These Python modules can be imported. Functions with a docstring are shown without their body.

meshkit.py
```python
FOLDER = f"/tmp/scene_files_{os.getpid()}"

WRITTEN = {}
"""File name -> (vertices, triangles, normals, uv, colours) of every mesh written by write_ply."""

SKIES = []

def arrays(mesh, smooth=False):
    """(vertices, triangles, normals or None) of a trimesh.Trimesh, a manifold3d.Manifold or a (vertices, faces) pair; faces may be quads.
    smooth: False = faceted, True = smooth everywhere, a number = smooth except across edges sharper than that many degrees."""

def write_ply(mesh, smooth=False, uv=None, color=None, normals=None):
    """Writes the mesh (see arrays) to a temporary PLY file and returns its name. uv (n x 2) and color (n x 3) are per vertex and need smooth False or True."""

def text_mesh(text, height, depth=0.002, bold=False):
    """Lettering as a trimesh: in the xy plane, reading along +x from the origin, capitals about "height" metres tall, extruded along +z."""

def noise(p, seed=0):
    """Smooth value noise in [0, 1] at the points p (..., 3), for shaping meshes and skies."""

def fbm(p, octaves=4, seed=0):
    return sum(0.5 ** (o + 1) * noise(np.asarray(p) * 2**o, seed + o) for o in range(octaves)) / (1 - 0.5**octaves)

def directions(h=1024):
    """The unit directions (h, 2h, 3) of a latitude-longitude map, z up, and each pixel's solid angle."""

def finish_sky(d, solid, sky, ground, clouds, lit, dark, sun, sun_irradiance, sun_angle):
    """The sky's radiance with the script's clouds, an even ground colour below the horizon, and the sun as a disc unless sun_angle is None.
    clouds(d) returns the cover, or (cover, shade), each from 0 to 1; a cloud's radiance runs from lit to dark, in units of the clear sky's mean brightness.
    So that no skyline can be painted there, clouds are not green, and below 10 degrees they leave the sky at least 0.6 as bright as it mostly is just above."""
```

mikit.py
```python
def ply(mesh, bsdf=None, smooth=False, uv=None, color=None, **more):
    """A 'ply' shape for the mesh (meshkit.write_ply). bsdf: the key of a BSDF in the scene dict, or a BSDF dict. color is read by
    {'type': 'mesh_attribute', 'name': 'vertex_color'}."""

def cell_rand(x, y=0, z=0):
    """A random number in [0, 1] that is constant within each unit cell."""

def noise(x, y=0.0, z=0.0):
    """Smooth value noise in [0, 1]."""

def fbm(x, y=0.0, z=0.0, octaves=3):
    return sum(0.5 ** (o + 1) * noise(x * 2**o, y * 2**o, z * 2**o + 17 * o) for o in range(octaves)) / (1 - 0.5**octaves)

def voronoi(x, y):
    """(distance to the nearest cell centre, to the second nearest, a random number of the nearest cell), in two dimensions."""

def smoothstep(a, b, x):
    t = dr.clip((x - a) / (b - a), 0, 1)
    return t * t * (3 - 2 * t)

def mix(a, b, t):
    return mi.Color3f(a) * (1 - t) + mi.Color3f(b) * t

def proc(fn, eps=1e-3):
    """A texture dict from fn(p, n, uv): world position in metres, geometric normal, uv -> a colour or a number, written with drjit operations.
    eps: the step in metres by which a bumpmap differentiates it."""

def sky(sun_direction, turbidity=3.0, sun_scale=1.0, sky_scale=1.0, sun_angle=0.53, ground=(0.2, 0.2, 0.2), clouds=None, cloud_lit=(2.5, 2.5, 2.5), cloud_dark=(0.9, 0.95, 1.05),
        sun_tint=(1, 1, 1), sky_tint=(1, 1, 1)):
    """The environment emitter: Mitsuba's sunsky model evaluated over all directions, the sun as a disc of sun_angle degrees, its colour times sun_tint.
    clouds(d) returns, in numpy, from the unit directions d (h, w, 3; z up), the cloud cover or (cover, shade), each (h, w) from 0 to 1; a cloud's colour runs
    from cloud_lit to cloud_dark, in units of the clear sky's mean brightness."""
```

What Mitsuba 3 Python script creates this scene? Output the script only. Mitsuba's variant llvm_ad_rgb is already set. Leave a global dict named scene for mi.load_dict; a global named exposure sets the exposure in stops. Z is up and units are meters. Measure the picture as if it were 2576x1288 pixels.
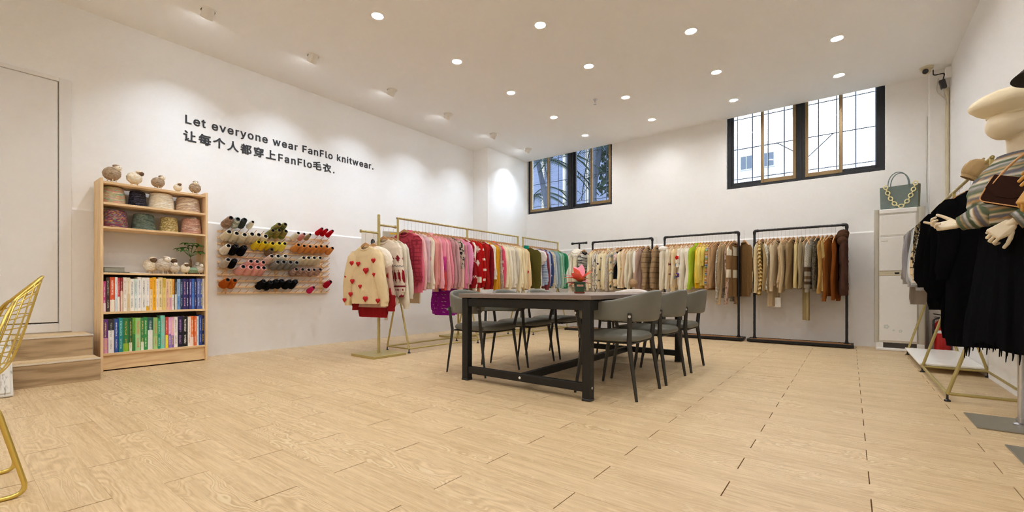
import math, random
import numpy as np, trimesh, mitsuba as mi, drjit as dr
import manifold3d as m3
from shapely.geometry import Polygon, Point, box as sbox
from shapely import affinity, union_all
import mikit, meshkit
from mikit import proc, noise as dn, fbm as dfbm, smoothstep, mix, cell_rand

T = mi.ScalarTransform4f
scene, labels = {}, {}

# ------------------------------------------------------------------ camera, sky, exposure
FOCAL, YAW, HORIZON = 1105.66, 0.656, 724.17          # pixels of the 2576 x 1288 frame, radians, pixels
FW = np.array([-math.sin(YAW), math.cos(YAW), 0.0])
EYE = np.array([0.0, 0.0, 0.8])
scene['camera'] = {'type': 'perspective', 'fov': math.degrees(2 * math.atan(1288 / FOCAL)), 'fov_axis': 'x',
                   'near_clip': 0.05, 'far_clip': 200.0,
                   'principal_point_offset_y': -(HORIZON - 644) / 1288,
                   'to_world': T().look_at(origin=EYE.tolist(), target=(EYE + FW).tolist(), up=[0, 0, 1])}


def overcast(d):
    n = meshkit.fbm(d * np.array([3.0, 3.0, 6.0]), 4, 5)
    return np.ones(d.shape[:2]), np.clip((n - 0.35) * 1.2, 0, 1)


exposure = 5.0
LS = 2.0 ** -exposure                       # all lights are given in display units and dimmed by this
scene['sky'] = mikit.sky((0.3, 0.5, 0.8), turbidity=5.0, sun_scale=0.0, sky_scale=1.0 * LS, clouds=overcast,
                         cloud_lit=(26.0, 29.5, 34.0), cloud_dark=(20.0, 23.5, 28.5))
scene['sky']['sampling_weight'] = 10.0
DOWN_RADIANCE = [x * LS for x in (272.0, 276.0, 278.0)]     # ceiling downlights, disc radiance
BACK_POWER = [x * LS for x in (0.95, 1.03, 1.10)]              # the row beside the windows, tipped towards the wall
SPOT_POWER = [x * LS for x in (3.9, 4.5, 5.3)]              # wall-washing spots, radiant intensity
LENS_RADIANCE = [x * LS for x in (60.0, 63.0, 66.0)]        # their lenses

# ------------------------------------------------------------------ helpers
used = {}


def key(base):
    n = used.get(base, -1) + 1
    used[base] = n
    return base if n == 0 else f'{base}_{n:03d}'


def put(k, shape, tw=None):
    """one entry under a free key"""
    k = key(k)
    if tw is not None:
        shape = dict(shape, to_world=tw)
    scene[k] = shape
    return k


def lab(k, label, cat=None, group=None, kind=None):
    d = {}
    if label: d['label'] = label
    if cat: d['category'] = cat
    if group: d['group'] = group
    if kind: d['kind'] = kind
    labels[k] = d
    return k


def thing(base, label, cat, group=None, kind=None):
    k = key(base)
    return lab(k, label, cat, group, kind)


def mk(mesh, mat, smooth=False, **kw):
    return mikit.ply(mesh, mat, smooth=smooth, **kw)


def lin(h):
    if isinstance(h, str):
        h = h.lstrip('#')
        c = np.array([int(h[i:i + 2], 16) for i in (0, 2, 4)]) / 255
    else:
        c = np.array(h, float)
    return [float(x) for x in np.where(c <= 0.04045, c / 12.92, ((c + 0.055) / 1.055) ** 2.4)]


def cat(*ms):
    ms = [m for m in ms if m is not None]
    vs, fs, n = [], [], 0
    for m in ms:
        v, f = (m.vertices, m.faces) if hasattr(m, 'vertices') else m
        f = np.asarray(f)
        if f.shape[1] == 4:
            f = np.vstack([f[:, [0, 1, 2]], f[:, [0, 2, 3]]])
        vs.append(np.asarray(v, float)); fs.append(f + n); n += len(v)
    return np.vstack(vs), np.vstack(fs)


def box(x0, x1, y0, y1, z0, z1, b=0.0):
    """box with chamfered edges"""
    lo, hi = np.array([x0, y0, z0], float), np.array([x1, y1, z1], float)
    b = min(b, 0.45 * (hi - lo).min())
    if b <= 0:
        m = trimesh.creation.box(bounds=[lo, hi])
        return np.array(m.vertices), np.array(m.faces)
    pts = []
    for sx in (0, 1):
        for sy in (0, 1):
            for sz in (0, 1):
                c = np.where([sx, sy, sz], hi, lo); s = np.where([sx, sy, sz], -b, b)
                for k in range(3):
                    q = c + s; q[k] = c[k]; pts.append(q)
    h = trimesh.convex.convex_hull(np.array(pts))
    return np.array(h.vertices), np.array(h.faces)


def move(m, R=None, t=None, s=None):
    v, f = (m.vertices, m.faces) if hasattr(m, 'vertices') else m
    v = np.asarray(v, float)
    if s is not None: v = v * s
    if R is not None: v = v @ np.asarray(R).T
    if t is not None: v = v + np.asarray(t)
    return v, np.asarray(f)


def rz(a):
    c, s = math.cos(a), math.sin(a)
    return np.array([[c, -s, 0], [s, c, 0], [0, 0, 1.0]])


def ry(a):
    c, s = math.cos(a), math.sin(a)
    return np.array([[c, 0, s], [0, 1, 0], [-s, 0, c]])


def rx(a):
    c, s = math.cos(a), math.sin(a)
    return np.array([[1, 0, 0], [0, c, -s], [0, s, c]])


def TW(R=None, t=(0, 0, 0), s=1.0):
    M = np.eye(4)
    M[:3, :3] = (np.eye(3) if R is None else np.asarray(R)) * s
    M[:3, 3] = t
    return T(M.tolist())


def frame_of(d):
    d = np.asarray(d, float) / np.linalg.norm(d)
    a = np.cross(d, [0, 0, 1] if abs(d[2]) < 0.9 else [1, 0, 0]); a /= np.linalg.norm(a)
    return a, np.cross(d, a), d


def tube(path, r, n=8, cap=True, closed=False):
    """swept tube, r a number or one per point"""
    P = np.asarray(path, float); N = len(P)
    r = np.broadcast_to(np.asarray(r, float), (N,))
    if closed:
        t = np.roll(P, -1, 0) - np.roll(P, 1, 0)
    else:
        t = np.gradient(P, axis=0)
    t /= np.maximum(np.linalg.norm(t, axis=1, keepdims=True), 1e-9)
    a, _, _ = frame_of(t[0])
    ang = np.arange(n) / n * 2 * np.pi
    V = []
    for i in range(N):
        a = a - t[i] * (a @ t[i]); a /= np.linalg.norm(a)
        b = np.cross(t[i], a)
        V.append(P[i] + r[i] * (np.cos(ang)[:, None] * a + np.sin(ang)[:, None] * b))
    V = np.vstack(V)
    F = []
    for i in range(N if closed else N - 1):
        j = (i + 1) % N
        for k in range(n):
            l = (k + 1) % n
            F += [[i * n + k, j * n + l, j * n + k], [i * n + k, i * n + l, j * n + l]]
    if cap and not closed:
        V = np.vstack([V, P[0], P[-1]]); c0 = N * n
        for k in range(n):
            l = (k + 1) % n
            F += [[c0, l, k], [c0 + 1, (N - 1) * n + k, (N - 1) * n + l]]
    return V, np.array(F)


def rod(p, q, r, n=10):
    return tube([p, q], r, n)


def bar(p, q, a, b, up=(0, 0, 1)):
    """rectangular bar from p to q, a wide and b deep, slightly chamfered"""
    p, q = np.asarray(p, float), np.asarray(q, float)
    d = q - p; L = np.linalg.norm(d); d /= L
    u = np.asarray(up, float) - d * (np.asarray(up) @ d)
    if np.linalg.norm(u) < 1e-3:
        u = np.array([1.0, 0, 0]) - d * d[0]
    u /= np.linalg.norm(u); w = np.cross(u, d)
    v, f = box(-a / 2, a / 2, -b / 2, b / 2, 0, L, 0.12 * min(a, b))
    return v[:, :1] * w + v[:, 1:2] * u + v[:, 2:] * d + p, f


def arc3(pts, rad, n=6):
    """polyline with rounded corners"""
    pts = [np.asarray(p, float) for p in pts]
    out = [pts[0]]
    for i in range(1, len(pts) - 1):
        a, b, c = pts[i - 1], pts[i], pts[i + 1]
        u, v = (a - b) / np.linalg.norm(a - b), (c - b) / np.linalg.norm(c - b)
        r = min(rad, 0.45 * np.linalg.norm(a - b), 0.45 * np.linalg.norm(c - b))
        for k in range(n + 1):
            s = k / n
            out.append((1 - s) ** 2 * (b + u * r) + 2 * s * (1 - s) * b + s * s * (b + v * r))
    out.append(pts[-1])
    return np.array(out)


def lathe(prof, n=24, wob=None):
    """profile of (r, z) turned about z; returns verts, faces, uv-like (angle, index)"""
    P = np.asarray(prof, float); N = len(P)
    ang = np.arange(n) / n * 2 * np.pi
    V = np.stack([np.outer(P[:, 0], np.cos(ang)), np.outer(P[:, 0], np.sin(ang)), np.outer(P[:, 1], np.ones(n))], -1).reshape(-1, 3)
    i, k = np.meshgrid(np.arange(N - 1), np.arange(n), indexing='ij')
    a, b = i * n + k, i * n + (k + 1) % n
    F = np.concatenate([np.stack([a, b, b + n], -1).reshape(-1, 3), np.stack([a, b + n, a + n], -1).reshape(-1, 3)])
    return V, F


def extrude(poly, h, axis='z'):
    m = trimesh.util.concatenate([trimesh.creation.extrude_polygon(g, h, engine='earcut') for g in getattr(poly, 'geoms', [poly])])
    v = np.array(m.vertices)
    if axis == 'x':   # polygon (y, z) -> extruded along +x
        v = v[:, [2, 0, 1]]
    elif axis == 'y':  # polygon (x, z) -> extruded along -y
        v = np.stack([v[:, 0], -v[:, 2], v[:, 1]], 1)
    return v, np.array(m.faces)


def flat(poly):
    vs, fs, n = [], [], 0
    for g in getattr(poly, 'geoms', [poly]):
        v, f = trimesh.creation.triangulate_polygon(g, engine='earcut')
        vs.append(v); fs.append(f + n); n += len(v)
    return np.vstack(vs), np.vstack(fs)


def hullball(joints):
    """hull of spheres [(p, r)...] as a Manifold"""
    sp = []
    for p, r in joints:
        s = m3.Manifold.sphere(r, 20).translate([float(x) for x in p])
        sp.append(s)
    return m3.Manifold.batch_hull(sp)


def organic(parts, edge=0.01, it=12):
    m = m3.Manifold.batch_boolean(parts, m3.OpType.Add).refine_to_length(edge)
    me = m.to_mesh()
    t = trimesh.Trimesh(np.array(me.vert_properties[:, :3]), np.array(me.tri_verts), process=True)
    trimesh.smoothing.filter_taubin(t, lamb=0.5, nu=0.52, iterations=it)
    return np.array(t.vertices), np.array(t.faces)


def vnoise(p, s, seed=0, oct=3):
    return meshkit.fbm(np.asarray(p) * s + 37.3, oct, seed)


ORD = ['first', 'second', 'third', 'fourth', 'fifth', 'sixth', 'seventh', 'eighth', 'ninth', 'tenth', 'eleventh', 'twelfth',
       'thirteenth', 'fourteenth', 'fifteenth', 'sixteenth', 'seventeenth', 'eighteenth', 'nineteenth', 'twentieth']


def ordn(i):
    if i < 20: return ORD[i]
    tens = ['', '', 'twenty', 'thirty', 'forty'][(i + 1) // 10]
    return {20: 'twentieth', 30: 'thirtieth', 40: 'fortieth'}.get(i + 1) or tens + '-' + ORD[i % 10]


# ------------------------------------------------------------------ materials
def rgb(c): return {'type': 'rgb', 'value': [float(x) for x in c]}


def diffuse(name, c):
    scene[name] = {'type': 'twosided', 'bsdf': {'type': 'diffuse', 'reflectance': rgb(c)}}


def prin(name, c, rough, metal=0.0, spec=0.5, **kw):
    scene[name] = {'type': 'twosided', 'bsdf': {'type': 'principled', 'base_color': rgb(c) if not isinstance(c, dict) else c, 'roughness': rough, 'metallic': metal, 'specular': spec, **kw}}


def wood_fn(light, dark, along, scale, ring=1.0):
    L, D = lin(light), lin(dark)

    def fn(p, n, uv):
        if along == 'uv': a, b, c = uv.x, uv.y, 0.0
        elif along == 'y': a, b, c = p.y, p.z, p.x
        elif along == 'z': a, b, c = p.z, p.y, p.x
        else: a, b, c = p.x, p.y, p.z
        w = dfbm(a * 1.7, b * 9, c * 9, 3)
        g = dfbm(a * 3.0, b * scale, c * scale, 3)
        r = dr.sin((b + c) * scale * 2.2 + w * 22 * ring) * 0.5 + 0.5
        fine = dn(a * 14, b * scale * 7, c * scale * 7)
        t = dr.clip(0.50 * g + 0.33 * r * r + 0.17 * fine, 0, 1)
        return mix(tuple(L), tuple(D), smoothstep(0.25, 0.85, t))
    return fn


def plaster(c, amt=0.05):
    c = np.array(c)

    def fn(p, n, uv):
        t = dfbm(p.x * 1.3 + 3, p.y * 1.3, p.z * 1.3, 3)
        s = dn(p.x * 60, p.y * 60, p.z * 60)
        return mi.Color3f(*[float(x) for x in c]) * (1 - amt * 0.5 + amt * (t - 0.5) + 0.02 * s)
    return fn


scene['paint_upper'] = {'type': 'twosided', 'bsdf': {'type': 'diffuse', 'reflectance': proc(plaster((0.86, 0.85, 0.83), 0.025))}}
scene['paint_lower'] = {'type': 'twosided', 'bsdf': {'type': 'diffuse', 'reflectance': proc(plaster((0.78, 0.76, 0.74), 0.04))}}
diffuse('paint_ceiling', (0.89, 0.88, 0.86))
diffuse('gap_shadow_grey', (0.30, 0.29, 0.28))  # grey painted in for the shadow of the door gap
diffuse('gap_dark', (0.08, 0.07, 0.06))
diffuse('paint_door', (0.78, 0.765, 0.745))
FLOOR_L, FLOOR_D = lin('#cdb591'), lin('#ab9069')


def oak(p, n, uv):
    """vinyl oak board: fine straight pores and a wandering cathedral figure; uv runs along the board"""
    fig = smoothstep(0.44, 0.66, dfbm(uv.x * 0.9 + 9, uv.y * 5.0 + 5, 1.0, 2))
    w = dfbm(uv.x * 2.4, uv.y * 9, 3.0, 3)
    rings = dr.sin(uv.y * 120 + w * 60) * 0.5 + 0.5
    streak = dfbm(uv.x * 3.5, uv.y * 120, 0.0, 3)
    broad = dfbm(uv.x * 1.6, uv.y * 14, 5.0, 2)
    fine = dn(uv.x * 24, uv.y * 430)
    t = 0.30 * streak + 0.18 * broad + 0.17 * fine + fig * 0.26 * (rings - 0.5) + 0.17
    pale = smoothstep(0.80, 1.0, rings) * (0.15 + 0.45 * fig) * smoothstep(0.4, 0.7, broad + 0.15)
    c = mix(tuple(FLOOR_L), tuple(FLOOR_D), smoothstep(0.22, 0.80, t))
    return mix(c, tuple(lin('#dccaa8')), pale)


scene['oak_floor'] = {'type': 'twosided', 'bsdf': {'type': 'principled', 'base_color': proc(oak), 'roughness': 0.42, 'specular': 0.35}}
diffuse('floor_gap', lin('#6b5236'))
scene['pine'] = {'type': 'twosided', 'bsdf': {'type': 'principled', 'base_color': proc(wood_fn('#e6c99f', '#d3b186', 'z', 30)), 'roughness': 0.5, 'specular': 0.3}}
scene['pine_flat'] = {'type': 'twosided', 'bsdf': {'type': 'principled', 'base_color': proc(wood_fn('#e5c89d', '#d2af84', 'y', 30)), 'roughness': 0.5, 'specular': 0.3}}
scene['stair_wood'] = {'type': 'twosided', 'bsdf': {'type': 'principled', 'base_color': proc(wood_fn('#b59c7c', '#8d7352', 'y', 30, 0.7)), 'roughness': 0.45, 'specular': 0.3}}
scene['stair_tread'] = {'type': 'twosided', 'bsdf': {'type': 'principled', 'base_color': proc(wood_fn('#cdb794', '#b29a72', 'y', 30, 0.7)), 'roughness': 0.45, 'specular': 0.3}}
prin('brown_board', lin('#8a5a2a'), 0.55)
prin('hanger_wood', lin('#b98e62'), 0.5)
prin('steel', (0.6, 0.6, 0.62), 0.3, 1.0)
prin('alu_trim', (0.75, 0.74, 0.72), 0.3, 1.0)
prin('gold_paint', (0.50, 0.41, 0.165), 0.38, 0.6)
prin('gold_wire', (0.66, 0.50, 0.13), 0.30, 0.9)
prin('black_metal', (0.008, 0.0075, 0.007), 0.45, 0.0, 0.35)
prin('pipe_black', (0.012, 0.013, 0.016), 0.38, 0.2, 0.5)
diffuse('grille', (0.10, 0.13, 0.18))
prin('leather', lin('#67665d'), 0.42, 0.0, 0.4)
prin('leather_white', lin('#dcd6cf'), 0.45)
prin('chair_leg', lin('#33322e'), 0.45, 0.4)
prin('table_top', lin('#766860'), 0.30, 0.0, 0.5)
prin('frame_black', lin('#23252a'), 0.4, 0.3)
prin('bronze', lin('#8d7654'), 0.38, 0.6)
prin('white_gloss', (0.80, 0.785, 0.75), 0.35)
prin('white_matte', (0.80, 0.79, 0.77), 0.6)
prin('ac_grey', lin('#b9b4a6'), 0.45)
prin('ac_strip', lin('#c9bfa4'), 0.45)
prin('dark_plastic', (0.015, 0.015, 0.018), 0.35)
prin('ink', lin('#2a2b2e'), 0.7)
prin('red_paint', lin('#b5171b'), 0.3)
prin('mannequin_skin', lin('#dacbae'), 0.45)
prin('plate_steel', lin('#8b8678'), 0.3, 0.5)
prin('cone_core', (0.008, 0.008, 0.010), 0.8)
scene['vcol'] = {'type': 'twosided', 'bsdf': {'type': 'diffuse', 'reflectance': {'type': 'mesh_attribute', 'name': 'vertex_color'}}}
scene['vcol_gloss'] = {'type': 'twosided', 'bsdf': {'type': 'principled', 'base_color': {'type': 'mesh_attribute', 'name': 'vertex_color'}, 'roughness': 0.4, 'specular': 0.4}}


def knit_bump(p, n, uv):
    return 0.0012 * (dr.sin(uv.x * 1040) * 0.5 + 0.5) * (0.6 + 0.4 * dr.sin(uv.y * 900 + dr.sin(uv.x * 1040) * 1.2)) + 0.004 * dn(uv.x * 90, uv.y * 90)


scene['knit'] = {'type': 'twosided', 'bsdf': {'type': 'bumpmap', 'arbitrary': {'type': 'diffuse', 'reflectance': {'type': 'mesh_attribute', 'name': 'vertex_color'}},
                                              'bump_texture': proc(knit_bump, 1e-3), 'scale': 1.0}}
# ------------------------------------------------------------------ the room
XL, XR, YB, YF, H = -5.954, 0.972, 7.738, -2.6, 3.522
LEDGE = 1.571
PX, PY = -5.568, 6.463                       # the pier in the far left corner


def struct(name, shape, kind='structure', label=None):
    k = put(name, shape)
    lab(k, label, None, None, kind)
    return k


# floor: a base sheet and the boards
struct('floor', mk(box(XL - 0.2, XR + 0.2, YF - 0.2, YB + 0.2, -0.12, -0.004), 'floor_gap'), label='light oak vinyl plank floor')
rng = random.Random(4)
BW, BL = 0.1593, 0.915
boards = []
for row in range(-29, 37):
    y = 1.99 + BW * row
    if y + BW < YF or y > YB: continue
    x = (0.062 if row % 2 == 0 else -0.395) - 7 * BL
    while x < XR:
        x0, x1 = max(x, XL), min(x + BL, XR)
        if x1 - x0 > 0.02:
            boards.append((x0, x1, max(y, YF), min(y + BW, YB), rng.random(), rng.random(), rng.uniform(-0.0004, 0.0004)))
        x += BL


def board_mesh(b):
    x0, x1, y0, y1, r1, r2, dz = b
    g, e, c = 0.0017 + 0.0006 * r1, 0.0002, 0.0012
    v, f = box(x0 + g, x1 - g, y0 + e, y1 - e, -0.004, 0.0, 0)
    v = v.copy(); v[:, 2] = np.where(v[:, 2] > -0.002, dz * 0.4, v[:, 2])
    uv = np.stack([v[:, 0] - x0 + 40 * int(r1 * 900) + 3, v[:, 1] - y0 + 40 * int(r2 * 900) + 2], 1)
    return (v, f), uv


def seen(b):
    c = np.array([(b[0] + b[1]) / 2, (b[2] + b[3]) / 2])
    d = c @ FW[:2]
    if d < 0.9: return 99
    s = abs(c @ np.array([math.cos(YAW), math.sin(YAW)])) / d
    return d if s < 1.45 else 99


order = sorted(range(len(boards)), key=lambda i: seen(boards[i]))
for i in order[:290]:
    m, uv = board_mesh(boards[i])
    put('floor__plank', mk(m, 'oak_floor', uv=uv))
ms, us = [], []
for i in order[290:]:
    m, uv = board_mesh(boards[i]); ms.append(m); us.append(uv)
lab(put('floor__far_planks', mk(cat(*ms), 'oak_floor', uv=np.vstack(us))), 'oak planks at the far and outer edges of the floor', kind='stuff')

# ceiling sheet with round holes for the lamps
DX, DY = [-3.75, -2.545, -1.34, -0.115], [7.015, 5.967, 4.85, 3.785, 2.665, 1.6, 0.5, -0.6, -1.7]
SX = -5.0
RA = 0.056
holes = [(x, y) for x in DX for y in DY] + [(SX, y) for y in DY[:6]]
ceil = sbox(XL - 0.2, YF - 0.2, XR + 0.2, YB)
ceil = ceil.difference(union_all([Point(h).buffer(RA if h[0] != SX else 0.062, 10) for h in holes]))
v2, f2 = flat(ceil)
v3 = np.column_stack([v2, np.full(len(v2), H)])
struct('ceiling', mk((v3, f2[:, ::-1]), 'paint_ceiling'), label='flat off-white ceiling')
put('ceiling__slab_edge', mk(box(XL - 0.2, XR + 0.2, YB - 0.012, YB, H, H + 0.10), 'paint_ceiling'))
struct('roof_slab', mk(box(XL - 0.4, XR + 0.4, YF - 0.4, YB + 0.3, 4.05, 4.2), 'paint_ceiling'))

# walls
struct('wall_left', mk(cat(box(XL - 0.2, XL, YF - 0.2, YB + 0.25, -0.1, 4.05),), 'paint_upper'), label='white wall with lettering')
# protruding lower wall panel with a bevelled top edge


def panel(poly_axis, a0, a1, face, out, top, z0=0.0):
    d = 0.016
    prof = Polygon([(face, z0), (face + out * d, z0), (face + out * d, top - 0.016), (face, top - 0.016)])
    return prof


pr = panel('y', 0.768, 6.05, XL, 1, LEDGE)
v, f = extrude(pr, 6.05 - 0.768)                       # (x, z, along)
v = np.stack([v[:, 0], v[:, 2] + 0.768, v[:, 1]], 1)
put('wall_left__lower_panel', mk((v, f[:, ::-1]), 'paint_lower'))
pr = Polygon([(XL, LEDGE - 0.016), (XL + 0.016, LEDGE - 0.016), (XL, LEDGE + 0.006)])
v, f = extrude(pr, 6.05 - 0.768)
put('wall_left__ledge', mk((np.stack([v[:, 0], v[:, 2] + 0.768, v[:, 1]], 1), f[:, ::-1]), 'paint_upper'))
struct('wall_right', mk(box(XR, XR + 0.2, YF - 0.2, YB + 0.25, -0.1, 4.05), 'paint_upper'), label='plain white wall behind the mannequins')
struct('wall_front', mk(box(XL, XR, YF - 0.2, YF, -0.1, 4.05), 'paint_upper'), label='plain white wall behind the camera')
struct('pier_left', mk(box(XL, PX, PY, YB, 0, 4.0), 'paint_upper'), label='white pier in the far corner')

# back wall with two window openings
W1 = (-5.545, -3.571, 2.385)
W2 = (-1.585, 0.372, 2.385)
TOPW = 3.86
poly = sbox(XL - 0.2, -0.1, XR + 0.2, 4.05)
for a, b, s in (W1, W2):
    poly = poly.difference(sbox(a, s, b, TOPW))
v, f = extrude(poly, 0.24)
v = np.stack([v[:, 0], v[:, 2] + YB, v[:, 1]], 1)
struct('wall_back', mk((v, f[:, ::-1]), 'paint_upper'), label='white wall with two high windows')
pr = Polygon([(YB, 0), (YB - 0.016, 0), (YB - 0.016, LEDGE - 0.016), (YB, LEDGE - 0.016)])
v, f = extrude(pr, XR - PX - 0.2)
v = np.stack([v[:, 2] + PX, v[:, 0], v[:, 1]], 1)
put('wall_back__lower_panel', mk((v, f), 'paint_lower'))
v, f = extrude(Polygon([(YB, LEDGE - 0.016), (YB - 0.016, LEDGE - 0.016), (YB, LEDGE + 0.006)]), XR - PX - 0.2)
put('wall_back__ledge', mk((np.stack([v[:, 2] + PX, v[:, 0], v[:, 1]], 1), f), 'paint_upper'))
# boxed pipe chase in the far right corner
k = struct('trim_1', mk(box(0.79, XR, 7.60, YB, 0, H, 0.004), 'paint_upper'), label='boxed pipe chase in the far right corner')
put('trim_1__pipe', mk(rod((0.952, 7.585, 0), (0.952, 7.585, H - 0.25), 0.018), 'ac_strip', True))
put('trim_1__cable', mk(tube([(0.785, 7.728, 3.0), (0.783, 7.727, 2.6), (0.775, 7.726, 2.2), (0.782, 7.726, 1.9)], 0.004, 6), 'ac_grey', True))


# windows
def window(n, a, b, s, y, sashes, brown_mid):
    k = struct(f'window_{n}', mk(cat(
        box(a, a + 0.055, y - 0.02, y + 0.06, s, TOPW, 0.003), box(b - 0.055, b, y - 0.02, y + 0.06, s, TOPW, 0.003),
        box(a, b, y - 0.02, y + 0.06, s, s + 0.055, 0.003), box(a, b, y - 0.02, y + 0.06, TOPW - 0.05, TOPW, 0.003)), 'frame_black'),
        label='high sliding window with black frame and bronze sashes, ' + ('near the far left corner' if n == 1 else 'above the black racks on the right'))
    mid = (a + b) / 2 + (0.065 if n == 1 else 0.02)
    put(k + '__mullion', mk(cat(box(mid - 0.055, mid + 0.055, y - 0.03, y + 0.06, s, TOPW, 0.003), box(mid - 0.018, mid + 0.018, y - 0.04, y - 0.028, s, TOPW, 0.003)), 'frame_black'))
    q = [a + 0.05, (a + mid) / 2 - (0.02 if n == 1 else 0), mid - 0.055, mid + 0.055, (mid + b) / 2, b - 0.05]
    spans = [(q[0], q[1] + 0.02), (q[1] - 0.02, q[2]), (q[3], q[4] + 0.02), (q[4] - 0.02, q[5])]
    for i, (u0, u1) in enumerate(spans):
        br = i in sashes
        yy = y - 0.012 if br else y + 0.028
        w = 0.042
        z0, z1 = s + 0.05, TOPW - 0.045
        m = cat(box(u0, u0 + w, yy - 0.014, yy + 0.014, z0, z1, 0.003), box(u1 - w, u1, yy - 0.014, yy + 0.014, z0, z1, 0.003),
                box(u0 + w, u1 - w, yy - 0.014, yy + 0.014, z0, z0 + 0.055, 0.003), box(u0 + w, u1 - w, yy - 0.014, yy + 0.014, z1 - 0.05, z1, 0.003))
        sk = put(k + '__sash', mk(m, 'bronze' if br else 'frame_black'))
        if br: lab(sk, 'bronze sliding sash')
        put(sk + '__pane', mk((np.array([[u0 + w, yy, z0 + 0.05], [u1 - w, yy, z0 + 0.05], [u1 - w, yy, z1 - 0.05], [u0 + w, yy, z1 - 0.05]]), np.array([[0, 1, 2], [0, 2, 3]])), 'pane_glass'))


scene['pane_glass'] = {'type': 'thindielectric', 'int_ior': 1.3}
window(1, *W1, YB + 0.075, (0, 3), True)
window(2, *W2, YB + 0.075, (1, 2), False)


# burglar bars outside each window: a thing per window, each bar a part
def bars(a, b, n, diag, which):
    k = thing('window_grille', f'thin dark security bars outside the {which}', 'window grille', 'window security grilles' if False else None)
    y = YB + 0.42
    for i in range(n):
        x = a - 0.25 + (b - a + 0.5) * (i + 0.5) / n
        put(k + '__bar', mk(rod((x, y, 2.2), (x, y, 3.95), 0.0065, 6), 'grille', True))
    for z in (2.62, 3.12, 3.62):
        put(k + '__rail', mk(rod((a - 0.3, y + 0.012, z), (b + 0.3, y + 0.012, z), 0.006, 6), 'grille', True))
    for p, q in diag:
        put(k + '__brace', mk(rod((p[0], y, p[1]), (q[0], y, q[1]), 0.006, 6), 'grille', True))


bars(W1[0], W1[1], 11, [((-4.86, 3.12), (-4.45, 2.75)), ((-4.10, 3.12), (-4.52, 2.62))], 'left window')
bars(W2[0], W2[1], 11, [((-0.93, 3.12), (-0.50, 2.78)), ((-0.20, 3.12), (-0.60, 2.74))], 'right window')

# outdoors
diffuse('ground_out', (0.25, 0.26, 0.24))
struct('ground', mk(box(-30, 30, YB + 0.26, 60, 1.4, 1.5), 'ground_out'))


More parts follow.
